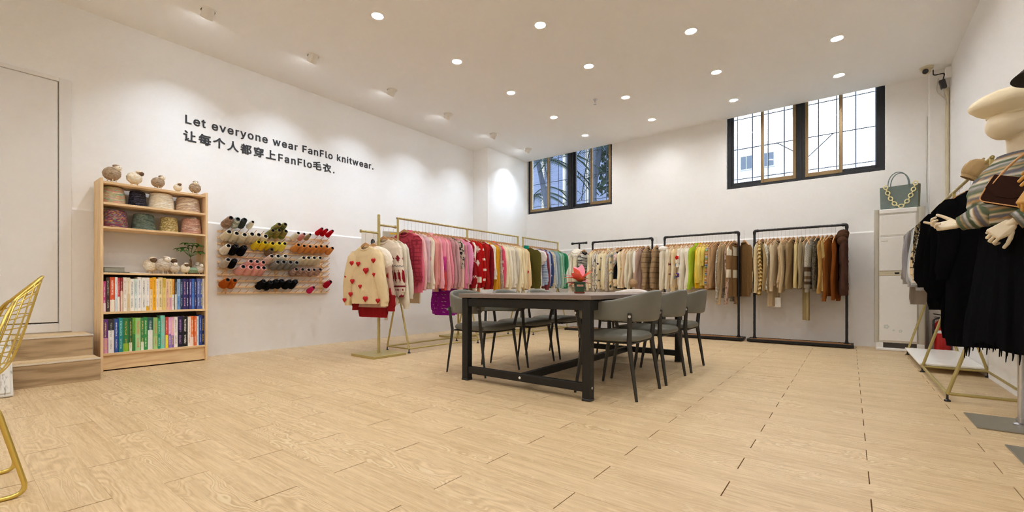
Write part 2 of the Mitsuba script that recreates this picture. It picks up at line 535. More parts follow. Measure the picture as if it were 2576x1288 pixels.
def tiles_out(p, n, uv):
    g = dr.maximum(smoothstep(0.9, 1.0, p.z * 7 - dr.floor(p.z * 7)), 0.6 * smoothstep(0.93, 1.0, p.x * 3.5 - dr.floor(p.x * 3.5)))
    return mix((0.20, 0.24, 0.36), (0.13, 0.16, 0.25), g)


scene['out_tiles'] = {'type': 'twosided', 'bsdf': {'type': 'diffuse', 'reflectance': proc(tiles_out)}}
diffuse('out_pale', (0.62, 0.66, 0.72))
diffuse('out_glass', (0.16, 0.19, 0.24))
k = thing('house', 'pale tiled building close behind the left window', 'building')
put(k + '__wall', mk(box(-16.0, -6.3, 13.5, 16, 1.5, 12), 'out_tiles'))
for i in range(3):
    put(k + '__downpipe', mk(rod((-8.9 + i * 0.9, 13.42, 1.5), (-8.9 + i * 0.9, 13.42, 12), 0.06, 8), 'ac_grey', True))
for i in range(4):
    wk = put(k + '__window', mk(box(-10.6 + i * 1.7 - (0 if i < 2 else 0.2), -9.9 + i * 1.7 - (0 if i < 2 else 0.2), 13.38, 13.5, 6.9, 8.2, 0.01), 'out_pale'))
    put(wk + '__pane', mk(box(-10.52 + i * 1.7 - (0 if i < 2 else 0.2), -9.98 + i * 1.7 - (0 if i < 2 else 0.2), 13.36, 13.39, 7.0, 8.1), 'out_glass'))
k = thing('apartment_block', 'white apartment block far off behind the right window', 'building')
diffuse('out_white', (0.78, 0.80, 0.84))
put(k + '__wall', mk(box(-11.0, -5.3, 46, 54, 1.5, 14.2), 'out_white'))
for r in range(3):
    for c in range(3):
        x, z = -10.0 + c * 1.75, 7.0 + r * 2.4
        wk = put(k + '__window', mk(box(x, x + 1.1, 45.9, 46, z, z + 1.4, 0.02), 'out_pale'))
        put(wk + '__pane', mk(box(x + 0.1, x + 0.5, 45.86, 45.91, z + 0.12, z + 1.28), 'out_glass'))
        put(wk + '__pane', mk(box(x + 0.58, x + 1.0, 45.86, 45.91, z + 0.12, z + 1.28), 'out_glass'))

# palms behind the left window
scene['palm_leaf'] = {'type': 'principledthin', 'base_color': rgb((0.07, 0.11, 0.09)), 'roughness': 0.6, 'diff_trans': 0.6}
diffuse('palm_trunk', lin('#565f70'))


def palm(x, y, lean, h, seed, label):
    r = random.Random(seed)
    k = thing('palm_tree', label, 'palm tree')
    pts = [(x + lean * s ** 1.3, y, 1.5 + h * s) for s in np.linspace(0, 1, 8)]
    put(k + '__trunk', mk(tube(pts, [0.10 - 0.045 * s for s in np.linspace(0, 1, 8)], 10), 'palm_trunk', True))
    top = np.array(pts[-1])
    for i in range(9):
        a = i * 2.4 + r.random(); L = r.uniform(1.3, 1.9); up = r.uniform(0.2, 0.9)
        d = np.array([math.cos(a), math.sin(a), 0])
        s = np.linspace(0, 1, 9)[:, None]
        spine = top + d * L * s + np.array([0, 0, 1]) * (up * s - 1.35 * s * s)
        V, F = tube(spine, 0.012, 5)
        Vs, Fs, n = [V], [F], len(V)
        side = np.cross(d, [0, 0, 1])
        for j in range(30):
            q = (j + 2) / 32; p = top + d * L * q + np.array([0, 0, 1]) * (up * q - 1.35 * q * q)
            for sg in (-1, 1):
                l = 0.42 * math.sin(math.pi * (0.12 + 0.82 * q))
                tip = p + side * sg * l * 0.8 + d * l * 0.45 + np.array([0, 0, -0.30 * l])
                w = d * 0.016
                Vs.append(np.array([p - w, p + w, tip])); Fs.append(np.array([[n, n + 1, n + 2]])); n += 3
        put(k + '__frond', mk((np.vstack(Vs), np.vstack(Fs)), 'palm_leaf'))


palm(-6.0, 9.6, -0.55, 2.7, 1, 'leaning palm with drooping fronds behind the second pane of the left window')
palm(-5.15, 9.9, 0.1, 2.9, 2, 'slim palm behind the third pane of the left window')
palm(-5.55, 10.4, 0.5, 3.3, 5, 'tall palm leaning right behind the middle of the left window')
palm(-7.3, 10.2, 0.2, 1.9, 7, 'low palm fronds behind the first pane of the left window')


def leafy(x, y, z, R, n, seed, label, name='shrub', leafmat='palm_leaf'):
    r = np.random.default_rng(seed)
    k = thing(name, label, 'tree' if name == 'tree' else 'shrub')
    put(k + '__stem', mk(cat(*[rod((x, y, 1.5), (x + r.normal() * R * 0.5, y + r.normal() * R * .3, z + r.normal() * R * 0.4), 0.02, 6) for _ in range(9)]), 'palm_trunk', True))
    p = r.normal(size=(n, 3)); p /= np.linalg.norm(p, axis=1, keepdims=True); p *= R * r.random((n, 1)) ** 0.4
    p = p * [1, 0.7, 1] + [x, y, z]
    d1 = r.normal(size=(n, 3)) * 0.05 * R ** 0.5; d2 = r.normal(size=(n, 3)) * 0.05 * R ** 0.5
    V = np.stack([p - d1, p + d2, p + d1, p - d2], 1).reshape(-1, 3)
    i = np.arange(n)[:, None] * 4
    put(k + '__foliage', mk((V, np.vstack([i + [0, 1, 2], i + [0, 2, 3]])), leafmat))


leafy(-4.9, 11.0, 4.0, 0.85, 900, 3, 'leafy shrub behind the last pane of the left window')
leafy(-12.5, 40.0, 9.0, 3.6, 500, 9, 'sparse pale tree far off behind the right window', 'tree')
# slanting stay pole outside the right window
k = thing('stay_pole', 'slanting grey pole outside the right window', 'pole')
put(k + '__shaft', mk(rod((-0.42, 9.0, 1.5), (-0.98, 9.0, 5.2), 0.03, 10), 'out_pale', True))
put(k + '__foot', mk(lathe([(0, 1.5), (0.09, 1.5), (0.09, 1.53), (0, 1.53)], 12), 'out_pale') | {'to_world': TW(t=(-0.42, 9.0, 0))})

# door on the left wall with its surround, and the two steps
k = struct('door_1', mk(box(XL - 0.03, XL + 0.012, -0.40, 0.674, 0.478, 2.750, 0.002), 'paint_door'), label='flush white door above the wooden steps')
put(k + '__surround', mk(cat(box(XL - 0.01, XL + 0.02, 0.682, 0.768, 0.385, 2.79, 0.003), box(XL - 0.01, XL + 0.02, -0.5, 0.682, 2.755, 2.79, 0.003)), 'paint_door'))
put(k + '__threshold', mk(box(XL - 0.01, XL + 0.016, -0.45, 0.682, 0.385, 0.462, 0.003), 'paint_door'))
put(k + '__gap', mk(box(XL - 0.02, XL + 0.002, 0.674, 0.682, 0.462, 2.755), 'gap_shadow_grey'))  # filled strip, coloured like the shadow line beside the leaf
put(k + '__gap', mk(box(XL - 0.02, XL + 0.002, -0.42, 0.682, 0.466, 0.478), 'gap_dark'))
put(k + '__handle', mk(cat(rod((XL + 0.012, -0.30, 1.45), (XL + 0.06, -0.30, 1.45), 0.010), rod((XL + 0.055, -0.32, 1.45), (XL + 0.055, -0.19, 1.45), 0.009)), 'steel', True))
k = thing('steps', 'two wooden steps with metal nosing below the white door', 'steps')
for i, (x0, x1, z0, z1) in enumerate([(-5.954, -5.19, 0.0, 0.19), (-5.954, -5.50, 0.19, 0.375)]):
    put(k + '__riser', mk(box(x0, x1, -1.0, 0.85, z0, z1 - 0.012, 0.002), 'stair_wood'))
    put(k + '__tread', mk(box(x0, x1 + 0.002, -1.0, 0.852, z1 - 0.012, z1, 0.002), 'stair_tread'))
    put(k + '__nosing', mk(box(x1 - 0.004, x1 + 0.006, -1.0, 0.854, z1 - 0.010, z1 + 0.003, 0.001), 'alu_trim'))

# ------------------------------------------------------------------ ceiling lamps
rim = cat(lathe([(RA + 0.012, -0.001), (RA + 0.011, -0.004), (RA + 0.002, -0.004), (RA - 0.004, 0.002), (RA - 0.005, 0.042)], 28))
rim_s = mk(rim, 'white_gloss', 40)
th = np.arange(24) / 24 * 2 * np.pi


def disc_mesh(r):
    v = np.vstack([[0, 0, 0], np.stack([r * np.cos(th), r * np.sin(th), 0 * th], 1)])
    return v, np.array([[0, 1 + (i + 1) % 24, 1 + i] for i in range(24)])      # faces down


disc_s = mk(disc_mesh(RA - 0.006), 'white_gloss')
disc_s['emitter'] = {'type': 'area', 'radiance': rgb(DOWN_RADIANCE)}
rows = ['nearest the lettered wall', 'second from the lettered wall', 'third from the lettered wall', 'nearest the mannequins']
for xi, x in enumerate(DX):
    for yi, yy in enumerate(DY):
        k = thing('downlight', f'round recessed ceiling light, {ordn(yi)} from the windows in the row {rows[xi]}', 'ceiling light', 'recessed ceiling lights')
        put(k + '__rim', rim_s, TW(t=(x, yy, H)))
        if yi == 0:
            scene[f'wash_{xi}'] = {'type': 'spot', 'intensity': rgb(BACK_POWER), 'sampling_weight': 1.5, 'cutoff_angle': 40.0, 'beam_width': 15.0,
                                   'to_world': T().look_at(origin=[x, yy, H + 0.010], target=[x, YB, 2.2], up=[1, 0, 0])}
        put(k + '__lens', disc_s, TW(t=(x, yy, H + 0.016)))
# tilted spots that wash the lettered wall
tilt = 0.60
R = ry(tilt)
ring_s = mk(cat(lathe([(0.074, -0.001), (0.073, -0.005), (0.062, -0.005), (0.060, 0.03)], 28)), 'white_gloss', 40)
can_s = mk(lathe([(0.0, 0.05), (0.052, 0.05), (0.052, -0.062), (0.049, -0.064), (0.046, -0.062), (0.046, -0.030)], 28), 'white_gloss', 40)
sp_s = mk(disc_mesh(0.045), 'white_gloss')
sp_s['emitter'] = {'type': 'area', 'radiance': rgb(LENS_RADIANCE)}
dvec = R @ np.array([0, 0, -1.0])
for yi, yy in enumerate(DY[:6]):
    k = thing('spotlight', f'white tilting ceiling spot aimed at the lettered wall, {ordn(yi)} from the windows', 'spotlight', 'tilting spots along the lettered wall')
    put(k + '__ring', ring_s, TW(t=(SX, yy, H)))
    put(k + '__barrel', can_s, TW(R, (SX, yy, H - 0.012)))
    put(k + '__lens', sp_s, TW(R, (SX - 0.0, yy, H - 0.012)) if False else TW(R, np.array([SX, yy, H - 0.012]) + dvec * 0.060))
    o = np.array([SX, yy, H - 0.012]) + dvec * 0.075
    aim = np.array([XL, yy, 1.80])
    scene[f'beam_{yi}'] = {'type': 'spot', 'intensity': rgb(SPOT_POWER), 'sampling_weight': 3.0, 'cutoff_angle': 40.0, 'beam_width': 8.0,
                           'to_world': T().look_at(origin=o.tolist(), target=aim.tolist(), up=[0, 1, 0])}
# sprinkler, dome camera
k = thing('sprinkler', 'small metal fire sprinkler hanging from the ceiling among the lights', 'sprinkler')
put(k + '__rosette', mk(lathe([(0, 0), (0.028, 0), (0.026, -0.008), (0.008, -0.010), (0.008, -0.03), (0, -0.03)], 16), 'steel', 30), TW(t=(-2.92, 5.76, H)))
put(k + '__frame', mk(cat(tube(arc3([(0, -0.004, -0.03), (0, -0.02, -0.035), (0, -0.018, -0.06), (0, 0, -0.07)], 0.01), 0.003, 6), tube(arc3([(0, 0.004, -0.03), (0, 0.02, -0.035), (0, 0.018, -0.06), (0, 0, -0.07)], 0.01), 0.003, 6)), 'steel', True), TW(t=(-2.92, 5.76, H)))
put(k + '__deflector', mk(lathe([(0, -0.07), (0.02, -0.07), (0.02, -0.073), (0, -0.073)], 16), 'steel'), TW(t=(-2.92, 5.76, H)))
k = thing('security_camera', 'cream dome security camera on the ceiling in the far right corner', 'camera')
c0 = np.array([0.745, 7.42, H])
put(k + '__base', mk(lathe([(0, 0), (0.068, 0), (0.066, -0.022), (0.056, -0.030), (0, -0.030)], 24), 'ac_strip', 40), TW(t=c0))
put(k + '__eyeball', mk(move(trimesh.creation.icosphere(3, 0.046), t=(0, 0, -0.042)), 'ac_strip', True), TW(t=c0))
put(k + '__lens', mk(move(lathe([(0, 0.052), (0.026, 0.046), (0.03, 0.036), (0.03, 0.02)], 18), R=rx(math.radians(118)) , t=(-0.006, -0.004, -0.044)), 'dark_plastic', 30), TW(R=rz(-0.2), t=c0))
k = thing('power_adapter', 'black power adapter with grey cable hanging beside the dome camera', 'adapter')
a0 = np.array([0.90, 7.50, 3.30])
put(k + '__body', mk(box(-0.028, 0.028, -0.024, 0.024, -0.055, 0.055, 0.006), 'dark_plastic'), TW(ry(-0.2), a0))
put(k + '__lead', mk(tube(arc3([a0 + [0, 0, 0.05], a0 + [0.02, 0.02, 0.14], a0 + [-0.09, -0.03, 0.12], c0 + [0.06, 0.0, -0.05]], 0.03), 0.007, 6), 'dark_plastic', True))
put(k + '__cable', mk(cat(tube(arc3([a0 + [0.0, 0, -0.05], a0 + [0.02, 0.0, -0.17], a0 + [0.04, 0, -0.27]], 0.05), 0.007, 6), tube(arc3([a0 + [-0.04, 0, 0.08], a0 + [-0.06, 0, -0.08], a0 + [0.02, 0.0, -0.18], a0 + [0.045, 0, -0.27]], 0.06), 0.005, 6)), 'ac_grey', True))
put(k + '__socket', mk(box(0.02, 0.075, -0.04, 0.05, 0.06, 0.19, 0.004), 'white_matte'), TW(t=a0))
# ------------------------------------------------------------------ wall lettering
GLYPHS = {'让': '3,76 3,89 7,93 46,92 48,90 48,30 51,30 60,38 64,39 67,36 71,24 59,12 90,12 90,139 93,142 108,142 110,140 110,90 143,90 146,86 146,74 142,70 110,70 110,13 155,12 157,10 157,-6 155,-8 54,-8 52,-7 51,7 36,-4 34,-8 28,-9 18,2 28,17 28,72 6,73;18,131 27,140 31,140 56,117 58,111 48,100 43,100 18,126',
          '每': '2,85 3,89 16,101 25,113 41,144 46,144 59,139 57,127 150,127 152,125 152,110 150,108 45,108 40,101 135,99 135,64 155,64 157,62 157,47 155,45 134,44 133,27 151,26 151,9 130,8 126,-6 115,-13 89,-13 84,-2 84,3 86,5 107,4 109,8 21,9 19,13 25,44 5,45 3,47 3,62 5,64 28,64 30,85 28,86 19,75 13,76|87,80 102,69 102,63 115,63 116,81|83,44 95,36 100,31 100,27 113,27 114,45|50,81 49,63 78,64 60,74 58,81|45,45 43,27 74,28 57,38 54,45',
          '个': '2,73 2,78 4,80 27,91 49,107 66,124 79,143 83,143 95,137 96,133 93,126 113,106 129,94 159,77 158,72 151,66 150,62 144,61 109,83 80,110 52,83 17,61 12,61;70,94 72,96 87,96 90,94 90,-10 88,-12 70,-11',
          '人': '3,-1 3,3 6,6 21,14 39,31 55,57 66,94 69,120 69,140 71,142 90,141 90,108 95,85 102,64 110,48 123,30 141,14 156,7 158,5 158,0 148,-11 143,-11 122,2 105,19 97,30 80,64 65,31 42,4 19,-12 15,-12',
          '都': '-1,49 2,54 12,58 33,73 32,75 4,76 3,92 5,94 35,94 35,105 11,106 10,121 12,124 35,124 35,140 37,142 52,142 54,140 55,124 73,124 79,137 85,137 92,134 148,134 158,127 153,111 136,77 148,64 154,52 156,44 155,24 149,14 135,8 116,8 114,10 114,16 112,16 112,-11 110,-13 94,-13 92,-9 92,75 62,75 57,69 84,68 86,66 86,-9 84,-10 69,-10 66,-3 40,-3 37,-12 21,-12 20,38 8,36|112,29 127,27 135,29 136,32 136,44 131,56 115,72 115,77 126,98 131,115 114,115 112,113|78,95 92,94 92,117 90,117|40,24 40,15 67,16 66,24|67,49 40,50 39,43 66,42|54,98 57,98 60,105 54,105',
          '穿': '4,5 6,11 33,17 66,30 22,31 20,33 27,62 18,65 18,77 13,84 14,89 21,93 11,93 8,97 9,126 67,127 63,135 64,139 81,144 93,127 150,127 152,125 152,95 141,92 145,89 144,83 147,80 147,65 144,63 116,62 116,49 150,49 152,47 152,33 150,31 116,31 116,-2 110,-10 100,-13 78,-13 76,-10 72,4 74,6 96,6 95,26 61,7 17,-7 14,-7|107,108 129,97 132,97 131,109|73,99 49,82 117,83 88,97 88,102 93,107 92,109 67,109 68,106 73,104|48,63 45,49 95,49 96,62|28,96 38,98 53,106 54,109 29,109',
          '上': '4,-3 4,12 6,15 64,15 64,138 66,140 82,141 85,138 85,91 143,91 145,89 145,73 143,71 85,71 85,16 154,15 156,13 156,-3 154,-5 6,-5',
          '毛': '7,30 6,45 9,47 60,54 60,70 14,64 11,72 12,83 60,90 60,106 14,99 11,102 8,111 9,117 78,129 108,137 119,142 124,142 135,132 136,126 133,124 112,117 80,110 80,94 140,100 143,83 134,80 80,73 80,57 149,65 152,63 154,48 151,45 82,37 80,35 80,14 83,10 133,10 137,16 138,30 143,33 158,25 156,8 149,-5 137,-10 75,-9 68,-6 62,1 60,9 60,33 10,27',
          '衣': '2,50 3,56 30,70 47,83 59,96 9,97 6,99 6,115 8,117 73,117 65,134 65,138 69,141 82,144 86,140 96,117 152,117 154,115 154,99 151,97 96,96 100,79 107,64 109,64 136,92 148,85 151,81 150,77 116,45 133,25 158,8 158,3 148,-9 141,-7 127,3 102,29 88,54 79,86 76,86 58,67 58,17 99,28 104,15 104,11 100,8 49,-8 42,-12 37,-12 29,-1 29,3 37,12 37,50 34,50 14,38 10,38'}
ADV = {' ': .371, '.': .371, 'F': .8, 'L': .771, 'a': .771, 'e': .8, 'i': .343, 'k': .743, 'l': .371, 'n': .8, 'o': .829, 'r': .514, 't': .443, 'v': .771, 'w': 1.129, 'y': .771}


def cjk(ch, size):
    P = []
    for poly in GLYPHS[ch].split(';'):
        rings = [[tuple(map(float, q.split(','))) for q in ring.split(' ')] for ring in poly.split('|')]
        P.append(Polygon(rings[0], rings[1:]).buffer(0))
    g = affinity.scale(union_all(P), size / 160, size / 160, origin=(0, 0))
    return extrude(g, 0.006)


def lettering(k, items, y, z, total):
    """items: (char, advance); spread over total metres along +y on the left wall"""
    nat = sum(a for _, a in items[:-1]); tr = (total - nat - items[-1][1] * 0.6) / (len(items) - 1)
    for ch, a in items:
        if ch in GLYPHS: m = cjk(ch, 0.128)
        elif ch != ' ':
            t = meshkit.text_mesh(ch, 0.090, 0.006, bold=True); m = (np.array(t.vertices), np.array(t.faces))
        if ch != ' ':
            v, f = m
            put(k + '__letter', mk((np.stack([XL + 0.0005 + v[:, 2], y + v[:, 0], z + v[:, 1]], 1), f), 'ink'))
        y += a + tr


k = thing('wall_lettering', 'dark English sentence, upper line of lettering on the white wall', 'lettering')
lettering(k, [(c, ADV[c] * 0.090) for c in 'Let everyone wear FanFlo knitwear.'], 1.672, 2.664, 2.47)
k = thing('wall_lettering', 'dark Chinese sentence, lower line of lettering on the white wall', 'lettering')
lettering(k, [(c, 0.13 if c in GLYPHS else ADV[c] * 0.086) for c in '让每个人都穿上FanFlo毛衣.'], 1.662, 2.470, 1.82)

# ------------------------------------------------------------------ meeting table and chairs
k = thing('meeting_table', 'long taupe-topped table on a black square-tube frame', 'table')
tx0, tx1, ty0, ty1 = -2.700, -1.425, 2.745, 4.93
put(k + '__top', mk(box(tx0, tx1, ty0, ty1, 0.716, 0.750, 0.003), 'table_top'))
lx = (tx0 + 0.05, tx1 - 0.05); ly = (ty0 + 0.055, ty1 - 0.055)
for x in lx:
    for y in ly:
        lk = put(k + '__leg', mk(box(x - 0.032, x + 0.032, y - 0.032, y + 0.032, 0.016, 0.714, 0.004), 'black_metal'))
        put(lk + '__foot', mk(box(x - 0.034, x + 0.034, y - 0.034, y + 0.034, 0.0, 0.018, 0.003), 'dark_plastic'))
for y in ly:
    put(k + '__apron', mk(box(lx[0] + 0.032, lx[1] - 0.032, y - 0.022, y + 0.022, 0.640, 0.708, 0.003), 'black_metal'))
    rk = put(k + '__stretcher', mk(box(lx[0] + 0.032, lx[1] - 0.032, y - 0.022, y + 0.022, 0.062, 0.122, 0.003), 'black_metal'))
    put(rk + '__bolt_cap', mk(move(trimesh.creation.icosphere(2, 0.011), s=(1, 0.5, 1), t=((lx[0] + lx[1]) / 2, y - math.copysign(0.022, 4 - y), 0.092)), 'white_gloss', True))
for x in lx:
    put(k + '__apron', mk(box(x - 0.022, x + 0.022, ly[0] + 0.032, ly[1] - 0.032, 0.640, 0.708, 0.003), 'black_metal'))
put(k + '__stretcher', mk(box((lx[0] + lx[1]) / 2 - 0.024, (lx[0] + lx[1]) / 2 + 0.024, ly[0] + 0.022, ly[1] - 0.022, 0.062, 0.122, 0.003), 'black_metal'))
for y in ly:
    put(k + '__bolt', mk(rod((lx[1] + 0.030, y, 0.092), (lx[1] + 0.036, y, 0.092), 0.009), 'steel', True))


def backrest():
    """upholstered shell wrapped round the seat, high behind, low at the arms; local front is +x"""
    N, M = 41, 14
    V = []
    for i in range(N):
        s = i / (N - 1) * 2 - 1                       # -1 .. 1 along the U
        a = s * 1.0
        # plan curve: half superellipse then straight arms
        if abs(s) < 0.72:
            ph = s / 0.72 * math.pi / 2
            x = 0.02 - 0.300 * abs(math.cos(ph)) ** 0.75; y = 0.278 * math.copysign(abs(math.sin(ph)) ** 0.85, ph)
        else:
            q = (abs(s) - 0.72) / 0.28
            x = 0.02 + 0.215 * q; y = math.copysign(0.278 - 0.014 * q * q, s)
        e = max(0.0, (abs(s) - 0.90) / 0.10)
        rnd = math.sqrt(max(0.0, 1 - e * e))
        hgt = 0.5 * (1 + math.cos(min(1, abs(s) / 0.98) * math.pi)) ** 0.9 / (2 ** -0.1) * 0.5
        t = smooth01(abs(s) / 0.95)
        zt = 0.785 - 0.095 * t; zb = 0.555 + 0.012 * t
        zm, zh = (zt + zb) / 2, (zt - zb) / 2 * (0.25 + 0.75 * rnd)
        V.append((x, y, zm, zh, 0.020 * (0.35 + 0.65 * rnd)))
    P = np.array([[q[0], q[1], 0] for q in V]); tn = np.gradient(P, axis=0); tn /= np.linalg.norm(tn, axis=1, keepdims=True)
    nr = np.stack([tn[:, 1], -tn[:, 0], 0 * tn[:, 0]], 1)      # outward
    out = []
    for i, (x, y, zm, zh, th) in enumerate(V):
        for j in range(M):
            a = j / M * 2 * math.pi
            c, s_ = math.cos(a), math.sin(a)
            w = th * math.copysign(abs(c) ** 0.5, c); z = zm + zh * math.copysign(abs(s_) ** 0.38, s_)
            lean = (z - 0.56) * 0.10 * (-1 if x < 0.02 else 0)
            out.append([x + nr[i, 0] * w + lean * min(1, abs(x - 0.02) / 0.25), y + nr[i, 1] * w, z])
    F = []
    for i in range(N - 1):
        for j in range(M):
            l = (j + 1) % M
            F += [[i * M + j, (i + 1) * M + l, (i + 1) * M + j], [i * M + j, i * M + l, (i + 1) * M + l]]
    F += [[0, j + 1, j] for j in range(1, M - 1)] + [[(N - 1) * M, (N - 1) * M + j, (N - 1) * M + j + 1] for j in range(1, M - 1)]
    return np.array(out), np.array(F)


def smooth01(t):
    t = min(1, max(0, t)); return t * t * (3 - 2 * t)


def cushion(x0, x1, hw0, hw1, z0, z1):
    """soft rounded seat: plan is a rounded trapezoid, crowned on top"""
    n = 48
    V, F = [], []
    rows_ = [(0.90, z0), (0.985, z0 + 0.010), (1.0, (z0 + z1) / 2 - 0.004), (0.985, z1 - 0.016), (0.93, z1 - 0.005), (0.80, z1 + 0.003), (0.45, z1 + 0.010), (0.0, z1 + 0.012)]
    for k_, z in rows_:
        for i in range(n):
            a = i / n * 2 * math.pi
            c, s = math.copysign(abs(math.cos(a)) ** 0.42, math.cos(a)), math.copysign(abs(math.sin(a)) ** 0.42, math.sin(a))
            xx = (x0 + x1) / 2 + (x1 - x0) / 2 * c * k_
            hw = hw0 + (hw1 - hw0) * (xx - x0) / (x1 - x0)
            V.append([xx, hw * s * k_, z])
    for r in range(len(rows_) - 1):
        for i in range(n):
            j = (i + 1) % n
            F += [[r * n + i, r * n + j, (r + 1) * n + j], [r * n + i, (r + 1) * n + j, (r + 1) * n + i]]
    V.append([(x0 + x1) / 2, 0, z0]); c0 = len(V) - 1
    F += [[c0, (i + 1) % n, i] for i in range(n)]
    return np.array(V), np.array(F)


def cleg(foot, knee, top):
    """flat tapering steel leg: wide under the seat, thin at the foot"""
    foot, knee, top = map(np.array, (foot, knee, top))
    m = cat(tube([foot, knee], [0.011, 0.019], 4), tube([knee, top], [0.019, 0.017], 4))
    return m


CH = {}
CH['seat'] = ('', cushion(-0.225, 0.265, 0.225, 0.245, 0.405, 0.462))
CH['frame'] = ('m', box(-0.20, 0.235, -0.205, 0.205, 0.393, 0.406, 0.004))
CH['backrest'] = ('', backrest())
legs = []
for sy in (-1, 1):
    legs.append(('leg', cleg((-0.245, sy * 0.250, 0), (-0.185, sy * 0.236, 0.40), (-0.200, sy * 0.262, 0.62))))
    legs.append(('leg', cleg((0.240, sy * 0.250, 0), (0.175, sy * 0.240, 0.40), (0.205, sy * 0.296, 0.635))))
bolts = []
for sy in (-1, 1):
    bolts.append(move(rod((-0.200, sy * 0.262, 0.598), (-0.206, sy * 0.286, 0.598), 0.010), t=(0, 0, 0)))
    bolts.append(rod((0.202, sy * 0.300, 0.612), (0.204, sy * 0.316, 0.612), 0.010))
CHP = {}
for col, mat in (('grey', 'leather'), ('white', 'leather_white')):
    CHP[col] = [('seat', mk(CH['seat'][1], mat, 40)), ('backrest', mk(CH['backrest'][1], mat, 50)), ('seat_frame', mk(CH['frame'][1], 'chair_leg'))] + \
        [('leg', mk(m, 'chair_leg', 30)) for _, m in legs] + [('bolt', mk(m, 'steel', 40)) for m in bolts]


def chair(x, y, a, label, col='grey', group='grey dining chairs round the table'):
    k = thing('dining_chair', label, 'chair', group)
    for n, s in CHP[col]:
        put(k + '__' + n, s, TW(rz(a), (x, y, 0)))


for i, (y, w) in enumerate([(3.215, 'nearest the camera'), (3.87, 'in the middle'), (4.54, 'nearest the black racks')]):
    chair(-1.435, y, math.pi + (0.02, -0.01, 0.03)[i], f'grey leather armchair on the open-floor side of the table, {w}')
for i, (y, w) in enumerate([(3.19, 'nearest the bookcase'), (3.83, 'in the middle'), (4.475, 'nearest the black racks')]):
    chair(-2.80, y, (0.0, 0.02, -0.03)[i], f'grey leather armchair on the gold-rack side of the table, {w}')
chair(-2.19, 5.10, -math.pi / 2, 'cream white armchair at the far end of the table', 'white', None)

# ------------------------------------------------------------------ flower pot on the table
k = thing('potted_plant', 'pink-leaved plant in a small green pot on the table', 'plant')
pc = np.array([-1.954, 3.545, 0.750])


def sqring(hw, z, n=28, e=0.35):
    a = np.arange(n) / n * 2 * np.pi
    return np.stack([hw * np.sign(np.cos(a)) * np.abs(np.cos(a)) ** e, hw * np.sign(np.sin(a)) * np.abs(np.sin(a)) ** e, np.full(n, z)], 1)


def loft(rings, close0=True, close1=True):
    n = len(rings[0]); V = np.vstack(rings); F = []
    for i in range(len(rings) - 1):
        for j in range(n):
            l = (j + 1) % n
            F += [[i * n + j, i * n + l, (i + 1) * n + l], [i * n + j, (i + 1) * n + l, (i + 1) * n + j]]
    c = len(V); V = np.vstack([V, rings[0].mean(0), rings[-1].mean(0)])
    for j in range(n):
        l = (j + 1) % n
        if close0: F.append([c, l, j])
        if close1: F.append([c + 1, (len(rings) - 1) * n + j, (len(rings) - 1) * n + l])
    return V, np.array(F)


prin('pot_green', lin('#24492f'), 0.35)
prin('pot_rust', lin('#7a3524'), 0.45)
prin('pot_label', lin('#b98a74'), 0.5)
diffuse('soil', lin('#4a3a2a'))
put(k + '__pot', mk(loft([sqring(0.038, 0.012), sqring(0.041, 0.04), sqring(0.046, 0.088), sqring(0.050, 0.090), sqring(0.051, 0.104), sqring(0.046, 0.104), sqring(0.045, 0.094)], True, False), 'pot_green', 40), TW(rz(0.62), pc))
put(k + '__saucer', mk(loft([sqring(0.038, 0.0), sqring(0.046, 0.004), sqring(0.047, 0.014), sqring(0.043, 0.014), sqring(0.040, 0.008)]), 'pot_rust', 40), TW(rz(0.62), pc))
put(k + '__soil', mk(loft([sqring(0.044, 0.090), sqring(0.044, 0.095)]), 'soil'), TW(rz(0.62), pc))
lb = []
for sx, w0, w1 in ((0, -0.030, 0.030), (1, -0.030, 0.030)):
    v, f = box(w0, w1, -0.0500, -0.0460, 0.062, 0.080, 0.001)
    lb.append(move((v, f), R=rz(-math.pi / 2 * sx)))
for m in lb: put(k + '__label', mk(m, 'pot_label'), TW(rz(0.62), pc))
rng = np.random.default_rng(11)


def blade(L, W, bend, fold=0.25, n=9, tip=0.6):
    """pointed leaf along +x, arching, with a keel"""
    s = np.linspace(0, 1, n)
    w = W * np.sin(np.pi * np.clip(s, 0, 1) ** tip) ** 0.9 + 0.0006
    ang = bend[0] + (bend[1] - bend[0]) * s
    x = np.concatenate([[0], np.cumsum(np.cos(ang[:-1]) * L / (n - 1))]); z = np.concatenate([[0], np.cumsum(np.sin(ang[:-1]) * L / (n - 1))])
    V = []
    for i in range(n):
        for q in (-1, -0.5, 0, 0.5, 1):
            V.append([x[i], q * w[i], z[i] + abs(q) * w[i] * fold])
    F = []
    for i in range(n - 1):
        for j in range(4):
            a = i * 5 + j; F += [[a, a + 1, a + 6], [a, a + 6, a + 5]]
    return np.array(V), np.array(F)


